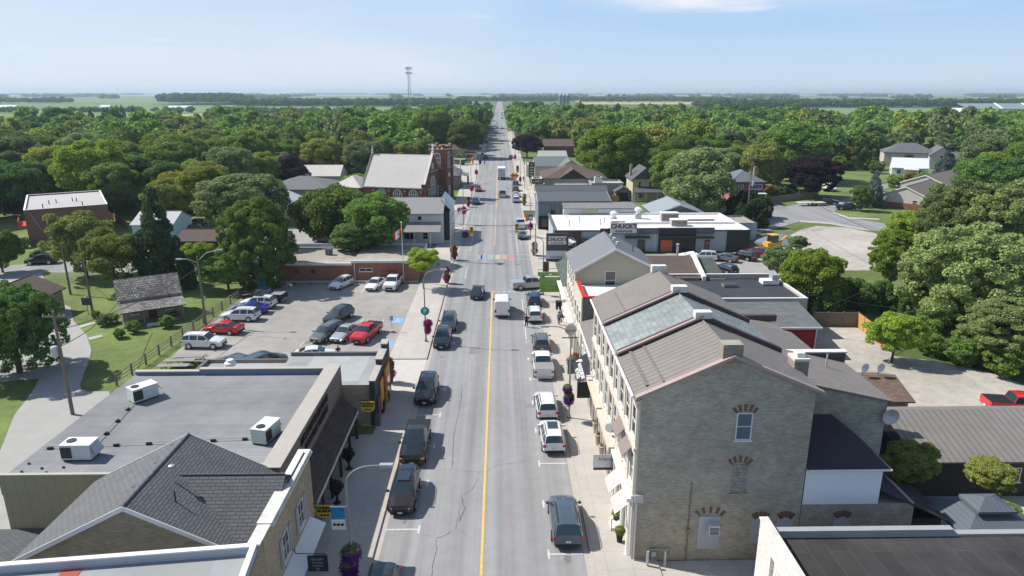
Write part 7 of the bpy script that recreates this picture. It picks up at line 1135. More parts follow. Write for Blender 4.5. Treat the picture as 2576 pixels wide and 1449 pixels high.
# flag
s = thing('flagpole', 'white flagpole in front of the orange brick wall', 'flagpole', (-14.85,101.0,0)); M().cyl((0,0,0),(0,0,9.2),.07,.05,8).build('pole', trim, s, False); M().ball((0,0,9.3),.14,8,6).build('finial', trim, s, False)
s = thing('flag', 'red and white flag with a red leaf on the flagpole', 'flag', (-14.9,101.0,7.7)); rows = M(); 
def flg(u0, u1, nm, m):
    q = M(); n = 8
    for i in range(n):
        a, b_ = u0+(u1-u0)*i/n, u0+(u1-u0)*(i+1)/n; f = lambda u: (-u*.75, .12*sin(u*5), -u*.55)
        pa, pb = f(a), f(b_); q.add([(pa[0],pa[1],pa[2]-.35),(pb[0],pb[1],pb[2]-.45),(pb[0],pb[1],pb[2]+.75),(pa[0],pa[1],pa[2]+.85)],[(0,1,2,3)])
    q.build(nm, m, s, False)
flg(0,.45,'red_band',redm); flg(.45,1.15,'white_band',white); flg(1.15,1.6,'red_band',redm); q = M(); q.add([(-.6-.3*cos(a)*(1 if k%2 else .5),-.06,-.2+.35*sin(a)*(1 if k%2 else .5)) for k,a in enumerate([pi*2*i/12 for i in range(12)])],[list(range(12))]); q.build('leaf', redm, s, False)
# split-rail fence
f = thing('rail_fence', 'weathered wooden post and rail fence between lawn and car park', 'fence', (-37.8,63,0)); ys = [63.2+i*2.72 for i in range(14)]
for i, y in enumerate(ys):
    x = -38.2+.9*i/13*1.4; M().cyl((x,y,0),(x+.03,y,1.25),.11,.1,6).build('post', wood, f)
    if i: q = M(); [q.cyl((px_,ys[i-1],z_),(x,y,z_+random.uniform(-.05,.05)),.055,n=5) for z_ in (.35,.7,1.05)]; q.build('rail', wood, f)
    px_ = x
f = thing('rail_fence', 'dark rail fence continuing behind the lawn under the big maples', 'fence', (-45,100,0)); q = M(); [q.cyl((-36.5,102,z_),(-56,99,z_),.06,n=5) for z_ in (.4,.8,1.2)]; q.build('rail', woodD, f); q = M(); [q.cyl((-36.5-i*2.4,102-i*.37,0),(-36.5-i*2.4,102-i*.37,1.3),.1,n=5) for i in range(9)]; q.build('post', woodD, f)
# picnic tables
for i,(px,py) in enumerate(((1210,85),(1138,112),(1100,145))):
    X, Y = G('A', px, py+12); r = thing('picnic_table', ['farthest','middle','nearest'][i]+' of the three grey picnic tables on the grass', 'picnic table', (X,Y,-.05), .05, 'picnic tables on the grass'); M().box(-1.6,1.6,-.4,.4,.72,.78).build('table_top', mat('picnic_grey',(.25,.24,.23),.8,.15,3.), r, False); [M().box(-1.6,1.6,s_*.75-.14,s_*.75+.14,.42,.47).build('bench', mat('picnic_grey',(0,0,0)), r, False) for s_ in (1,-1)]; [M().tube([(x,-.8,0),(x,-.3,.72),(x,.3,.72),(x,.8,0)],.04,5).build('leg', darkm, r, False) for x in (-1.1,1.1)]; q = M(); [q.box(x-.03,x+.03,-.8,.8,.37,.42) for x in (-1.1,1.1)]; q.build('brace', darkm, r, False)
# wooden fences
def pfence(pts, h, m, lab, nm='wooden_fence'):
    f = thing(nm, lab, 'fence', (pts[0][0], pts[0][1], 0))
    for i in range(len(pts)-1):
        a, b_ = Vector(pts[i]), Vector(pts[i+1]); d = (b_-a).normalized(); n = Vector((-d.y,d.x))*.04; M().prism([tuple(a-n),tuple(b_-n),tuple(b_+n),tuple(a+n)],-.05,h).build('panel', m, f)
        k = int((b_-a).length/2.4)+1; [M().box(*(lambda p: (p.x-.07,p.x+.07,p.y-.07,p.y+.07))(a.lerp(b_,j/k)),0,h+.1).build('post', wood, f) for j in range(k)]
    return f
pfence([(38.8,79.9),(44.2,79.6)],1.8,mat('grey_boards',(.20,.17,.14),.9,.15,2.,pat=('rib','X',.16,.1,.6)),'grey weathered board fence at the back of the gravel yard'); pfence([(44.25,79.6),(43.6,72)],1.8,mat('orange_boards',(.50,.27,.10),.9,.12,2.,pat=('rib','Y',.16,.1,.65)),'new orange board fence at the back of the gravel yard')
pfence([(23.5,178),(31,178)],1.9,woodN,'brown board fence behind the dark shingle roof'); pfence([(31,190),(46,196),(56,192)],2,mat('grey_boards',(0,0,0)),'long grey board fence behind the cream house'); pfence([G('J',0,430),G('J',125,415)],1.8,woodN,'board fence in front of the copper beech at right'); pfence([G('E',745,390),G('E',870,470)],1.6,woodN,'tan board fence beside the apartment block'); pfence([(71,178),(86,186)],1.6,mat('grey_boards',(0,0,0)),'low board fence beyond the pink house')
# patio, barrels, bins, benches, umbrellas
for i,(px,py) in enumerate(((918,770),(905,800))):
    X, Y = G('H', px, py); r = thing('patio_umbrella', ['white','grey'][i]+' patio umbrella beside the roadhouse sign', 'umbrella', (X,Y+1.5*i,0)); M().cyl((0,0,0),(0,0,2.7),.04,n=6).build('pole', darkm, r, False); M().lathe((0,0,2.1),[(1.7-.2*i,0),(.9,.35),(.04,.65)],8).build('canopy', [white,galv][i], r, False)
for r_,px,py,lab in (('H',858,1175,'black litter bin on the right sidewalk beyond the person with a bag'),('Q6',800,780,'black planter box by the orange panels'),('Q6',860,640,'second black planter box at the far orange panels'),('Q1',40,460,'small dark box by the drug store wall')):
    if 'small dark' in lab: continue
    X, Y = G(r_, px, py, .13); r = thing('litter_bin', lab, 'bin', (X,Y,.13)); M().box(-.35,.35,-.35,.35,0,1.0).build('body', blackM, r, False); M().prism([(-.38,-.38),(.38,-.38),(.38,.38),(-.38,.38)],1.002,1.1).build('lid', darkm, r, False)
for r_,px,py,lab in (('H',875,1225,'bench of thin metal bars by the drug store wall'),('H',790,700,'bench at the corner of the restaurant')):
    X, Y = G(r_, px, py, .13); r = thing('bench', lab, 'bench', (X,Y,.13), pi/2); M().box(-.9,.9,-.25,.25,.42,.47).build('seat', galv, r, False); M().box(-.9,.9,.24,.3,.5,.95).build('backrest', galv, r, False); [M().box(x,x+.06,-.25,.28,0,.42).build('leg', darkm, r, False) for x in (-.8,.74)]
for i,(px,py) in enumerate(((250,270),(270,370),(300,465))):
    X, Y = G('Q2', px, py, .13); r = thing('wall_planter', ['farthest','middle','nearest'][i]+' of three beige pots along the stone shopfront', 'plant pot', (X,Y,.13), 0, 'beige pots along the shopfront'); M().lathe((0,0,0),[(.2,0),(.3,.9),(.34,.95)],10).build('pot', mat('beige_pot',(.42,.34,.26),.8,.08), r, False); leafball('dry_plant',(0,0,1.05),.2,.15,60,.06,LF['olive'],r,3)
for i,(px,py) in enumerate(((420,1015),(445,1165))):
    X, Y = G('Q2', px, py, .13); r = thing('potted_shrub', ['farther','nearer'][i]+' of two dark potted shrubs by the white steps', 'potted plant', (X,Y,.13), 0, 'potted shrubs by the white steps'); M().lathe((0,0,0),[(.16,0),(.24,.5)],10).build('pot', blackM, r, False); leafball('shrub',(0,0,.8),.34,.34,300,.07,LF['olive'],r,3+i)
for i,(px,py) in enumerate(((1055,1390),(1165,1385))):
    X, Y = G('C', px, py, .05); tag(M().cyl((X,Y,.05),(X,Y,1.15),.08,n=10).build('bollard', galv), ['left','right'][i]+' one of two grey steel bollards at the brick wall corner', 'bollard', 'steel bollards')
for i,(px,py) in enumerate(((615,985),(690,770))):
    X, Y = G('B', px, py, .13); r = thing('urn_planter', ['nearer','farther'][i]+' urn of dark flowers under the museum canopy edge', 'planter', (X,Y,.13), 0, 'urns under the canopy'); M().lathe((0,0,0),[(.3,0),(.1,.1),(.08,.5),(.3,.9)],10).build('urn', blackM, r, False); leafball('flowers',(0,0,1.3),.5,.45,350,.08,LF['purple'],r,9+i)
for i,(px,py,c,lab) in enumerate(((600,95,'redflower','display of red and orange flowers on the pet shop patio'),(588,110,'autumn','display of yellow and orange flowers on the pet shop patio'),(600,125,'purple','crimson cushion heap beside the white patio chairs'))):
    X, Y = G('C', px, py+5, .6); leafball('x',(0,0,0),.01,.01,1,.01,LF[c]) if False else tag(leafball('flower_display', (X,Y,1.0), .75,.6,400,.09,LF[c],None,i), lab, 'flowers')
for i,(px,py) in enumerate(((590,190),(605,120),(630,180))):
    X, Y = G('C', px, py, .13); r = thing('patio_chair', ['white slatted chair nearest the black awning','white slatted chair beside the crimson heap','white slatted chair against the shop wall'][i], 'chair', (X,Y,.13), 2.6, 'white patio chairs'); M().box(-.3,.3,-.3,.3,.38,.43).build('seat', white, r, False); M().slab([(-.3,.3,1.05),(.3,.3,1.05),(.3,.26,.44),(-.3,.26,.44)],.04).build('backrest', white, r, False); [M().box(a,a+.06,b_,b_+.06,0,.38).build('leg', white, r, False) for a in (-.3,.24) for b_ in (-.3,.24)]
X, Y = G('C', 588, 200, .13); r = thing('teal_banner', 'teal and rust patterned board leaning on the patio', 'sign', (X,Y,.13), .1); M().box(-.6,.6,-.03,.03,.5,2.1).build('board', mat('teal_rust_print',(.12,.14,.13),.7,.7,4.), r, False); M().box(-.6,.6,-.035,-.031,1.6,2.1).build('teal_band', mat('teal_band',(.03,.20,.22),.7,.05), r, False)
r = thing('gazebo', 'grey metal roofed gazebo in the garden behind the black roof', 'gazebo', (30.3,36.8,0)); hip(r,-2.3,2.3,-1.9,1.9,2.4,3.3,mat('steel_blue_metal',(.105,.125,.145),.5,.06,1.,pat=('rib','X',.3,.1,.6)),galv,W=False,walls=False,over=.3); hip(r,-1.1,1.1,-.9,.9,3.35,3.8,mat('steel_blue_metal',(0,0,0)),galv,W=False,walls=False,over=.1); [M().box(x-.07,x+.07,y-.07,y+.07,0,2.4).build('post', galv, r, False) for x in (-2.2,2.2) for y in (-1.8,1.8)]
r = thing('fire_hydrant', 'small pale ornament at the foot of the drug store lamp', 'hydrant', (*G('Q5',130,1320,.13),.13)); M().lathe((0,0,0),[(.2,0),(.14,.1),(.14,.5),(.2,.6),(.1,.8)],10).build('body', mat('hydrant_tan',(.35,.33,.22),.7,.1), r, False); M().cyl((-.25,0,.45),(.25,0,.45),.06,n=8).build('outlet', mat('hydrant_tan',(0,0,0)), r, False)
# ================================================================== TREES
def quads_mesh(name, v, m, tris=None):
    n = len(v)//4; me = bpy.data.meshes.new(name); me.vertices.add(n*4); me.vertices.foreach_set('co', v.astype(np.float32).ravel()); me.loops.add(n*4); me.loops.foreach_set('vertex_index', np.arange(n*4, dtype=np.int32)); me.polygons.add(n); me.polygons.foreach_set('loop_start', np.arange(0, n*4, 4, dtype=np.int32)); me.polygons.foreach_set('loop_total', np.full(n, 4, dtype=np.int32)); me.update(calc_edges=True); me.materials.append(m); return me
def crown(seed, shape='round', ncl=60, nl=90, size=.045, rc=(.2,.34)):
    """unit crown: radius 1, centre 0, height half-extent about 1"""
    rs = np.random.RandomState(seed); out = []
    if shape == 'round' or shape == 'spread' or shape == 'loose':
        d = rs.normal(size=(ncl,3)); d /= np.linalg.norm(d,axis=1)[:,None]; low = (d[:,2] < -.45)&(rs.uniform(size=ncl) < .5); d[low,2] *= -1
        fr = rs.uniform(.35,.82,ncl)**.7; c = d*fr[:,None]
        if shape == 'round': c[:,2] = c[:,2]*.95
        if shape == 'spread': c[:,2] = c[:,2]*.62
        if shape == 'loose': c = d*rs.uniform(.3,.9,ncl)[:,None]; c[:,2] *= 1.0
        # asymmetry
        c[:,0] *= 1+.15*rs.normal(); c[:,1] *= 1+.15*rs.normal(); c[:,2] *= 1+.12*rs.normal(); rr = rs.uniform(rc[0],rc[1],ncl)
    elif shape == 'cone':
        z = rs.uniform(-1,.95,ncl); r = ((1-z)/2)**.75*rs.uniform(.5,1.1,ncl)*.9; a = rs.uniform(0,2*pi,ncl); c = np.stack([r*np.cos(a), r*np.sin(a), z],1); rr = (.08+.2*(1-z)/2)
    else:  # column / hedge-like
        a = rs.uniform(0,2*pi,ncl); r = rs.uniform(.3,.7,ncl); z = rs.uniform(-.9,.8,ncl); c = np.stack([r*np.cos(a), r*np.sin(a), z],1); rr = rs.uniform(rc[0],rc[1],ncl)
    V = []
    for i in range(ncl):
        n = max(4, int(nl*(rr[i]/np.mean(rr))**1.6)); d = rs.normal(size=(n,3)); d /= np.linalg.norm(d,axis=1)[:,None]; o = c[i]/(np.linalg.norm(c[i])+1e-6)+np.array([0,0,.45]); fl = (d@o) < -.25; d[fl] *= -1
        p = c[i]+d*rr[i]*rs.uniform(.72,1.12,(n,1))*np.array([1,1,.72]); nn = d*.9+rs.normal(size=(n,3))*.75+np.array([0,0,.35]); nn /= np.linalg.norm(nn,axis=1)[:,None]
        t = np.cross(nn, rs.normal(size=(n,3))); t /= np.linalg.norm(t,axis=1)[:,None]; b = np.cross(nn,t); s = size*rs.uniform(.55,1.5,(n,1))
        V.append(np.stack([p-t*s*1.15, p-b*s*.75, p+t*s, p+b*s*.8],1).reshape(-1,3))
    return np.concatenate(V), c, rr
def trunk_mesh(c, rr, seed, base=-1.6, thick=.06, nlimb=9):
    rs = random.Random(seed); q = M(); q.cyl((0,0,base),(.02,.0,-.5),thick,thick*.75,8); q.cyl((.02,0,-.5),(.04,.03,.25),thick*.75,thick*.3,7)
    for i in rs.sample(range(len(c)), min(nlimb,len(c))): p = c[i]; z0 = rs.uniform(-.75,-.1); q.tube([(.02,0,z0),(p[0]*.5,p[1]*.5,z0+(p[2]-z0)*.6),(p[0]*.9,p[1]*.9,p[2])],[thick*.4,thick*.25,thick*.1],5)
    return q
PR_ = {}
def proto(key, shape, ncl, nl, size, seed, rc=(.2,.34)):
    v, c, rr = crown(seed, shape, ncl, nl, size, rc); PR_[key] = (quads_mesh('crown', v, LF['mid']), mesh_of(trunk_mesh(c, rr, seed), 'trunk', bark), v)
for i in range(5): proto(('far',i), 'round' if i < 3 else 'loose', 52, 100, .056, 20+i, (.2,.36))
for i in range(3): proto(('near',i), 'round', 190, 215, .025, 40+i, (.10,.24))
proto(('loose',0), 'loose', 120, 200, .026, 50, (.12,.22)); proto(('loose',1), 'loose', 120, 200, .026, 51, (.12,.24)); proto(('spread',0), 'spread', 140, 260, .026, 52, (.14,.26))
proto(('cone',0), 'cone', 90, 90, .045, 60); proto(('cone',1), 'cone', 150, 170, .028, 61); proto(('bush',0), 'round', 60, 140, .05, 70, (.2,.34)); proto(('column',0), 'column', 70, 90, .06, 80, (.2,.3))
proto(('big',0), 'loose', 460, 190, .016, 90, (.05,.14)); proto(('big',1), 'loose', 400, 220, .0165, 91, (.065,.15)); proto(('big',2), 'round', 400, 230, .0165, 92, (.07,.16))
RNDT = random.Random(3)
KIND = {'mid':'mid green leafy tree','dark':'dark green dense tree','bright':'bright green tree','pale':'pale green tree','grey':'grey green leafy tree','yellow':'yellow green tree','olive':'olive green tree','purple':'dark purple copper beech','spruce':'dark green conifer','blue':'blue grey spruce','cedar':'dark cedar','autumn':'orange tinted tree','far':'green leafy tree'}
def tree(x, y, R, Rz, zc, col, pk, label, group=None, nm='leafy_tree', cat='tree'):
    r = thing(nm, label, cat, (x, y, 0), RNDT.uniform(0, 6.28), group); cm, tm, _ = PR_[pk]
    o = bpy.data.objects.new('crown', cm); COL.objects.link(o); o.parent = r; o.location = (0,0,zc); o.scale = (R*RNDT.uniform(.92,1.1),R*RNDT.uniform(.9,1.08),Rz); o.material_slots[0].link = 'OBJECT'; o.material_slots[0].material = LF[col]
    if pk[0] not in ('bush','column') or R > 2.5:
        t = bpy.data.objects.new('trunk', tm); COL.objects.link(t); t.parent = r; t.location = (0,0,zc); s = zc/1.6; t.scale = (R*.9, R*.9, s)
    return r
def TP(px, py, rpx, col, kind, label, asp=.9, zf=None, n=0, cat=None, gnd=False, nm=None):
    """crown centre and half width in photo pixels; the centre height follows from the crown size"""
    X0, Y0, Z0 = ray('W', px, py); dpt = Y0*cos(P_)-Z0*sin(P_)   # depth grows by dpt per unit of ray, height drops by -Z0
    a_ = asp*(1.0 if kind in ('cone','bush','column') else 1.12)
    t_ = 28/(-Z0+a_*rpx*dpt/F_) if zf is None else (28-zf)/(-Z0)
    zc = 28+Z0*t_; R = rpx*dpt*t_/F_; x, y = X0*t_, Y0*t_
    k = (kind, n); bush = kind in ('bush','column'); cname = {'cone':'conifer','bush':'bush','column':'shrub'}.get(kind, 'leafy_tree')
    return tree(x, y, R, R*asp, zc, col, k, label, None, nm or cname, cat or ('bush' if bush else 'tree'))
PLACED = []
def T(*a, **k):
    o = TP(*a, **k); PLACED.append((o.location.x, o.location.y, o.children[0].scale.x)); return o
# left foreground and middle
T(28,832,134,'dark','big','large dark green tree at the bottom left edge beside the lane',1.1,n=0,zf=4.6); T(-5,625,50,'mid','near','leafy tree cut by the left edge above the brown roofed house',1.1,n=1)
T(202,604,94,'olive','loose','olive yellow airy tree in front of the apartment block, left one of the pair',.95,n=0,zf=6.); T(278,640,74,'olive','loose','olive green airy tree leaning over the log cabin, right one of the pair',.9,n=1,zf=5.6)
T(393,600,72,'spruce','cone','large shaggy dark conifer behind the log cabin',1.8,n=1,zf=7.5); T(650,612,100,'mid','big','large rounded maple left of the car park',1.15,n=2,zf=6.6)
T(570,680,60,'mid','near','lower green tree at the left foot of the large rounded maple',.8,n=0); T(500,640,45,'bright','near','bright green low tree right of the shaggy conifer',.8,n=1)
T(603,508,108,'grey','near','wide grey green tree behind the large rounded maple',.72,n=2,zf=10); T(515,460,60,'yellow','near','yellow green tree above the grey green tree',.85,n=0,zf=10)
T(855,538,112,'mid','spread','spreading locust tree behind the brick hall, left part',1.1,n=0,zf=7); T(945,553,92,'mid','near','green maple right of the spreading locust tree',.85,n=1,zf=7.5); T(900,596,70,'dark','near','dark low tree behind the brick hall roof',.6,n=2,zf=5)
T(1063,652,44,'bright','loose','small bright street tree on the left sidewalk in front of the brick hall',.75,n=1,zf=4.6)
T(948,455,36,'mid','column','egg shaped dark green tree left of the church roof',1.25,cat='tree',nm='leafy_tree'); T(725,430,56,'purple','near','dark purple copper beech left of the church',.85,n=0); T(822,395,55,'mid','near','round green tree right of the left copper beech',.85,n=1)
T(905,395,55,'mid','near','green tree directly behind the church roof left end',.7,n=2); T(645,400,30,'blue','cone','narrow blue spruce left of the copper beech',1.3,n=0); T(315,440,80,'dark','near','dark round tree behind the apartment block',.85,n=0,zf=7.5); T(245,452,52,'olive','near','olive tree left of the dark round tree',.8,n=1)
T(455,405,75,'mid','near','large bright topped tree centre left',1.0,n=2); T(560,395,70,'mid','near','green tree above the yellow green tree',.9,n=0); T(200,400,60,'mid','near','green tree above the apartment block roof',.9,n=1); T(110,440,60,'mid','near','green tree left of the apartment block',.9,n=2); T(50,400,75,'grey','loose','pale grey green tree at far left',1.1,n=0); T(10,470,55,'dark','near','dark tree at the left edge behind the apartment block',.9,n=0)
T(375,500,45,'dark','near','dark tree right of the apartment block roof',.8,n=1); T(150,305,48,'dark','near','tall dark tree with pointed top at upper left',.85,n=0); T(690,520,38,'mid','near','green tree between the large maple and the tan house',.9,n=2)
T(1090,320,72,'mid','near','large round green tree left of the street beyond the church',.9,n=0); T(975,330,52,'mid','near','green tree behind the church, left of the large round one',.9,n=1); T(1175,345,52,'mid','near','green tree beside the street beyond the cream shop',.9,n=2); T(1045,385,48,'mid','near','green tree directly behind the church tower, left side',.8,n=0); T(1185,295,38,'dark','near','dark green tree overhanging the street on the left',.9,n=1); T(1010,300,40,'mid','near','green tree left of the tower top',.9,n=2); T(900,460,45,'bright','near','bright tree low beside the church roof',.6,n=1)
T(1160,400,16,'mid','bush','round bush beside the cream shop',.9); T(1145,395,12,'dark','bush','dark bush left of the round bush',.9)
T(1095,503,18,'dark','bush','dark shrub bed at the church corner',.6); T(1170,590,9,'autumn','bush','reddish shrub at the corner of the white fronted shop',.8)
for (x,y,r,l) in ((262,805,18,'grey green bush at the left corner of the cabin'),(285,800,16,'pale bush in front of the cabin side wall'),(300,838,16,'round green bush by the short path'),(335,822,20,'low green bush below the porch railing'),(420,808,20,'dark green bush at the right corner of the porch'),(440,790,12,'reddish bush by the right porch post'),(240,790,12,'small grey bush left of the cabin')): T(x,y,r,'grey' if 'grey' in l or 'pale' in l else ('autumn' if 'reddish' in l else 'mid'),'bush',l,.75)
T(95,640,18,'dark','bush','rounded shrub at the foot of the apartment wall',.6); T(60,610,16,'mid','bush','light shrub left of the apartment wall',.8)
# right foreground and middle
T(2440,700,185,'pale','big','enormous pale green tree filling the right side',.95,n=0,zf=7.4); T(2560,560,150,'pale','big','huge tree at the right edge behind the enormous one',1.0,n=1,zf=11); T(2400,560,110,'pale','big','large pale tree behind the left half of the enormous tree',1.0,n=2,zf=10); T(2380,720,80,'mid','near','green tree just behind the transformer pole crown',1.0,n=2,zf=5.5); T(2450,862,70,'mid','bush','low leafy mass at the foot of the enormous tree',.6,zf=2); T(2330,590,95,'bright','big','pale bright green tree at the left of the enormous tree',1.0,n=1,zf=7); T(2545,830,112,'pale','big','lower part of the tree mass at the bottom right edge',.75,n=2,zf=4.2); T(2365,800,70,'mid','near','green tree behind the transformer pole',.85,n=0,zf=3); T(2350,868,36,'mid','bush','low bush at the gravel yard edge, left one',.8); T(2425,885,44,'mid','bush','low bush at the gravel yard edge, middle one',.8); T(2525,905,52,'mid','bush','low bush at the gravel yard edge, right one',.8); T(2480,450,80,'mid','near','green tree above the enormous tree near the right edge',.9,n=1); T(2250,640,64,'bright','big','bright tree at the left fringe of the large tree',1.0,n=2,zf=6)
T(2255,835,66,'bright','near','light yellow green maple by the orange fence',.95,n=0,zf=3.5); T(2045,700,78,'bright','near','bright green tree right of the black flat roof',1.1,n=2,zf=4.6); T(1960,650,45,'grey','near','grey green tree by the rear car park',.9,n=1,zf=4); T(2012,610,30,'grey','loose','thin grey green tree top beside the dark post',.7,n=0,zf=5)
T(1757,452,104,'grey','near','tall light green tree behind the restaurant',.95,n=0,zf=8.5); T(1700,430,62,'mid','near','light green tree merging with the tall one behind the restaurant',1.0,n=2,zf=9); T(1850,408,42,'yellow','near','yellow lime tree beside the pink house',.6,n=1); T(1545,385,88,'bright','near','large yellowish green tree right of the brown hip roof',.9,n=2,zf=9); T(1480,390,38,'bright','near','bright maple left of the large yellowish tree',.9,n=1)
T(1326,362,36,'purple','near','dark purple copper beech on the right of the street',.85,n=0); T(1958,425,40,'purple','near','copper beech left of the larger one at right',.9,n=1); T(2048,440,66,'purple','near','large copper beech beside the side street at right',.78,n=2); T(2000,372,98,'mid','near','large green tree above the right hand copper beeches',.75,n=1); T(1930,360,50,'grey','near','grey green tree above the pink house',.8,n=0)
for i,(x,y,r) in enumerate(((1850,520,30),(1880,515,34),(1905,535,32),(1925,520,24),(1868,545,30))): T(x,y,r,'cedar','column','dark cedar behind the restaurant, number %s from the left' % ['one','two','three','four','five'][i],1.15,cat='tree',nm='cedar_tree')
for i,(x,y) in enumerate(((2100,745),(2128,735),(2158,738),(2188,745),(2218,742),(2248,750),(2278,758),(2085,765))): T(x,y,32,'dark','column','dark hedge tree behind the gravel yard, number %s in the row' % ['one','two','three','four','five','six','seven','eight'][i],1.2,cat='tree',nm='hedge_tree')
T(2200,475,27,'blue','cone','blue spruce beside the corner bungalow',1.75,n=1); T(2380,420,36,'blue','cone','wide blue spruce beside the white metal roofed house',1.2,n=1); T(2167,495,27,'mid','near','small round green tree on the corner lawn',1.2,n=2); T(2285,412,18,'cedar','column','dark round cedar behind the white metal roof',1.3)
for i,(x,y,r,c) in enumerate(((2110,410,22,'mid'),(2205,420,20,'mid'),(2250,455,20,'mid'),(2290,450,18,'autumn'),(2320,452,22,'mid'),(2345,450,16,'dark'),(1940,482,20,'autumn'),(1962,485,18,'dark'),(1990,478,16,'mid'),(2255,412,14,'mid'),(2170,390,24,'olive'))): T(x,y,r,c,'bush',['green bush on the side street verge','round bush by the side street bend','bush in front of the white cottage left','reddish bush by the cottage porch','green bush right of the cottage porch','dark bush at the cottage corner','reddish brown bush beyond the pink house','dark bush beyond the pink house','small green bush by the board fence','low bush before the white cottage','olive shrub at the road bend'][i],.8)
T(2118,385,28,'autumn','near','small orange tinted tree right of the copper beeches',.9,n=1); T(2165,380,42,'dark','cone','brown green spruce right of the orange tinted tree',1.1,n=0)
T(2292,1160,70,'olive','near','young tree in shade behind the small white panelled block',.95,n=1,zf=4.6); T(2495,1195,58,'olive','near','open young tree in front of the long metal shed',.8,n=2,zf=3.5); T(2515,1290,62,'grey','near','leafy shrub behind the black roof at the right edge',.55,n=0,zf=2.2)
T(1482,630,14,'mid','bush','small shrub by the patio of the restaurant',.8)
# individual trees of the wooded blocks
OB = [(-13,13,-50,3000)]
def blocked(x, y):
    if abs(x+1) < 13+(2 if y < 400 else 0): return True
    if x < 0:
        if y < 150: return True
        if x > -40 and y < 235: return True
        if -66 < x < -12 and y < 222: return True
        if -36 < x < -9 and 222 < y < 330: return x > -32 and y < 312
        if -112 < x < -72 and y < 162: return True
        if 335 < y < 372 and -262 < x < -222: return True
        if -262 < x < -180 and y > 420: return True
        if y > 455 and x < -190: return True
        if y > 640+x*.9: return True
    else:
        if y < 185: return True
        if x < 50 and y < 216: return True
        if x < 36 and y < 285: return True
        if x < 38 and (y < 335 or 340 < y < 392): return True
        if 50 < x < 72 and y < 192: return True
        if 80 < x < 155 and y < 256: return True
        if 130 < x < 192 and 230 < y < 286: return True
        if y > 640 or (x > 200 and y > 480) or (x > 90 and y > 545): return True
        if 190 < x < 245 and y > 470: return True
    return False
pts = []; RR = random.Random(11); grid = {}
for (x,y,r) in PLACED: grid.setdefault((int(x//12), int(y//12)), []).append((x,y,r))
def ok(x, y, r, f=.62):
    for i in range(-2,3):
        for j in range(-2,3):
            for (a,b_,c) in grid.get((int(x//12)+i, int(y//12)+j), ()):
                if (a-x)**2+(b_-y)**2 < ((c+r)*f)**2: return False
    return True
for _ in range(60000):
    y = RR.uniform(150,700); x = RR.uniform(-.86*y-10, .86*y+10)
    if blocked(x, y): continue
    r = RR.uniform(4.8,8.3)
    if ok(x, y, r): pts.append((x,y,r)); grid.setdefault((int(x//12), int(y//12)), []).append((x,y,r))
pts.sort(key=lambda p: p[1]); NIND = 190
cols = ['mid']*7+['grey']*3+['dark']*3+['bright']*3+['olive']*3+['yellow']*2+['spruce']+['purple']*0
def cword(x, y):
    f = (x/(y*.75)); 
    return ('at the far left edge' if f < -.8 else 'at left' if f < -.5 else 'left of centre' if f < -.2 else 'just left of the street' if f < 0 else 'just right of the street' if f < .2 else 'right of centre' if f < .5 else 'at right' if f < .8 else 'at the far right edge')
def dword(y): return 'nearest rows' if y < 230 else 'second rows' if y < 270 else 'middle rows' if y < 310 else 'upper rows' if y < 350 else 'uppermost rows'
seen = {}
for i,(x,y,r) in enumerate(pts[:NIND]):
    c = RR.choice(cols); kind = ('cone',0) if c == 'spruce' else ('near', RR.randrange(3)) if y < 240 else ('far', RR.randrange(5)); h = r*RR.uniform(.9,1.15)*(1.3 if c == 'spruce' else 1)
    tree(x,y,r*(.7 if c=='spruce' else 1),h,h*1.0+RR.uniform(.3,1.6) if c != 'spruce' else h, c, kind, '%s %s in the %s of trees %s' % ({0:'small',1:'medium',2:'large'}[min(2,int((r-4.8)/1.17))], KIND[c], dword(y), cword(x,y)), 'trees of the wooded blocks', 'conifer' if c=='spruce' else 'leafy_tree')
# the rest of the woods as one mass per wood
def mass(name, plist, label, col, base='far', sc=1., sub=1, zcap=None):
    VV = []; rs = np.random.RandomState(5)
    for (x,y,r) in plist:
        v = PR_[(base, rs.randint(5))][2]; h = r*rs.uniform(.85,1.15); h = h if zcap is None else zcap*rs.uniform(.7,1.15); a = rs.uniform(0,2*pi); ca, sa = np.cos(a), np.sin(a); n = len(v)//4
        if sub > 1: idx = rs.permutation(n)[:n//sub]; v = v.reshape(-1,4,3)[idx]; ctr = v.mean(1,keepdims=True); v = ((v-ctr)*math.sqrt(sub)*1.05+ctr).reshape(-1,3)
        w = np.empty_like(v); w[:,0] = (v[:,0]*ca-v[:,1]*sa)*r*sc+x; w[:,1] = (v[:,0]*sa+v[:,1]*ca)*r*sc+y; w[:,2] = v[:,2]*h*sc+h*1.2*sc; VV.append(w)
    o = bpy.data.objects.new(name, quads_mesh(name, np.concatenate(VV), LF[col])); COL.objects.link(o); o['kind'] = 'stuff'; o['label'] = label; return o
rest = pts[NIND:]
RR.shuffle(rest); k = len(rest)
mass('woodland', rest[:k//2], 'mass of mixed trees filling the far blocks on both sides of the street', 'mid', sub=3); mass('woodland', rest[k//2:int(k*.72)], 'darker trees scattered through the far blocks', 'dark', sub=3); mass('woodland', rest[int(k*.72):int(k*.88)], 'grey green trees scattered through the far blocks', 'grey', sub=3); mass('woodland', rest[int(k*.88):], 'olive trees scattered through the far blocks', 'olive', sub=3)
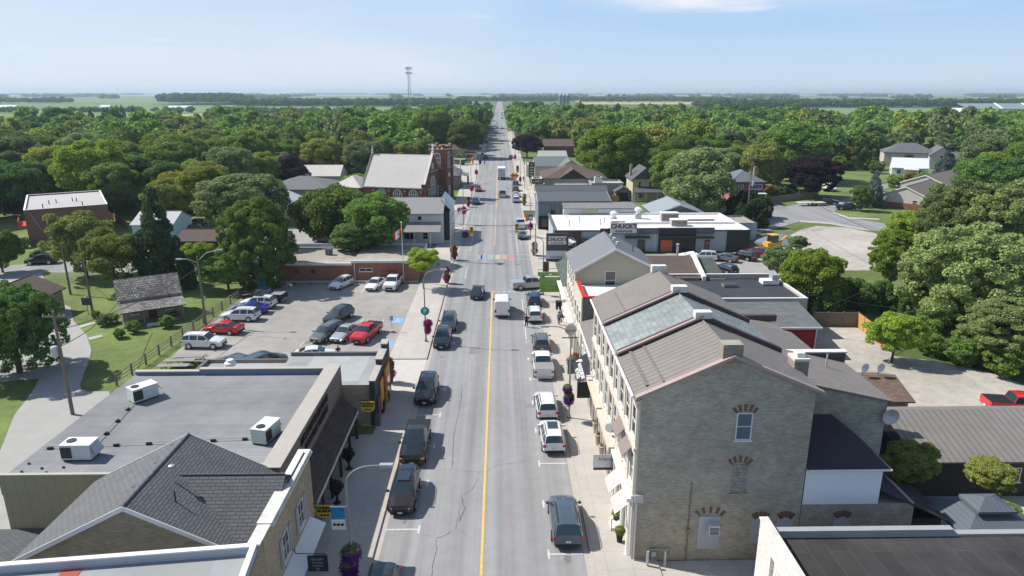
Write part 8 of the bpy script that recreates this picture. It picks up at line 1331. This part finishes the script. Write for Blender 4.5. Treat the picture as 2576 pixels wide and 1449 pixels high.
# distant woods: belts
def belt(x0, x1, y0, y1, n, r=7): return [(RR.uniform(x0,x1), RR.uniform(y0,y1), RR.uniform(r*.7,r*1.2)) for _ in range(n)]
bl = belt(-950,-330,1000,1014,170,5)+belt(-360,-190,930,980,90,6)
mass('distant_wood', bl, 'thin line of hedgerow trees between the green fields at left', 'far', sub=8, zcap=3.6)
bl = belt(-560,-70,1480,1600,420,9)+belt(-130,260,2250,2380,200,11)+belt(240,700,2100,2200,240,10)+belt(380,1080,1330,1420,620,9)+belt(-70,-16,650,1050,70,6)+belt(14,60,560,1050,90,6)+belt(-2600,-1150,1900,1960,300,9)+belt(60,330,700,760,120,6)
mass('distant_wood', bl, 'blue green belts of trees beyond the fields', 'far', sub=9, zcap=6.5)
mass('distant_wood', belt(-900,-690,1880,1990,190,12), 'dark square wood standing alone in the fields, left of the mast', 'dark', sub=9, zcap=10.5)
bl = []
for Yr in (3150, 4250, 5400, 7300, 9800):
    x = -.82*Yr
    while x < .82*Yr:
        if RR.random() < .12: x += RR.uniform(.05,.16)*Yr
        bl += [(x+RR.uniform(-9,9), Yr+RR.uniform(0,Yr*.03), RR.uniform(10,15)*Yr/5000+4) for _ in range(2)]; x += RR.uniform(9,16)*Yr/4200
mass('horizon_wood', bl, 'far wooded belts fading to blue near the horizon', 'far', sub=60, zcap=8)
for i,(px,py) in enumerate(((345,455),(398,460),(412,450),(445,437),(463,435),(505,438))):
    X, Y = G('K', px*2-0, py*2, 3); R = 4.5; tree(X,Y,R*.9,7.5,7,'cedar',('cone',0),'dark cone tree standing alone in the green field, number %s from the left' % ['one','two','three','four','five','six'][i],None,'conifer')
# grass tufts at lawn edges and hazy horizon ridge
ridge = M(); n = 90
for i in range(n): 
    a0, a1 = radians(40+100*i/n), radians(40+100*(i+1)/n); Rr = 21000; h0, h1 = 50+12*sin(i*.7)+8*sin(i*2.3), 50+12*sin((i+1)*.7)+8*sin((i+1)*2.3)
    ridge.add([(Rr*cos(a0),Rr*sin(a0),-5),(Rr*cos(a1),Rr*sin(a1),-5),(Rr*1.06*cos(a1),Rr*1.06*sin(a1),h1-35),(Rr*1.06*cos(a0),Rr*1.06*sin(a0),h0-35)],[(0,1,2,3)])
ro = ridge.build('hills', mat('far_hill', (.05,.08,.035), .95, .1, .001)); ro['kind'] = 'structure'
# ================================================================== HAZE
hz = M().box(-26000,26000,-60,26000,-8,75).build('haze', None) if False else None
hm = bpy.data.materials.new('haze_air'); hm.use_nodes = True; t = hm.node_tree; t.nodes.clear(); o_ = t.nodes.new('ShaderNodeOutputMaterial'); pv = t.nodes.new('ShaderNodeVolumePrincipled')
pv.inputs['Color'].default_value = (.70,.86,1,1); pv.inputs['Density'].default_value = HAZE_D; pv.inputs['Anisotropy'].default_value = .15; t.links.new(pv.outputs[0], o_.inputs['Volume'])
hb_ = M().box(-26000,26000,-400,26000,-9,75).build('haze', hm); hb_['kind'] = 'stuff'; hb_['label'] = 'pale blue summer haze over the distance'
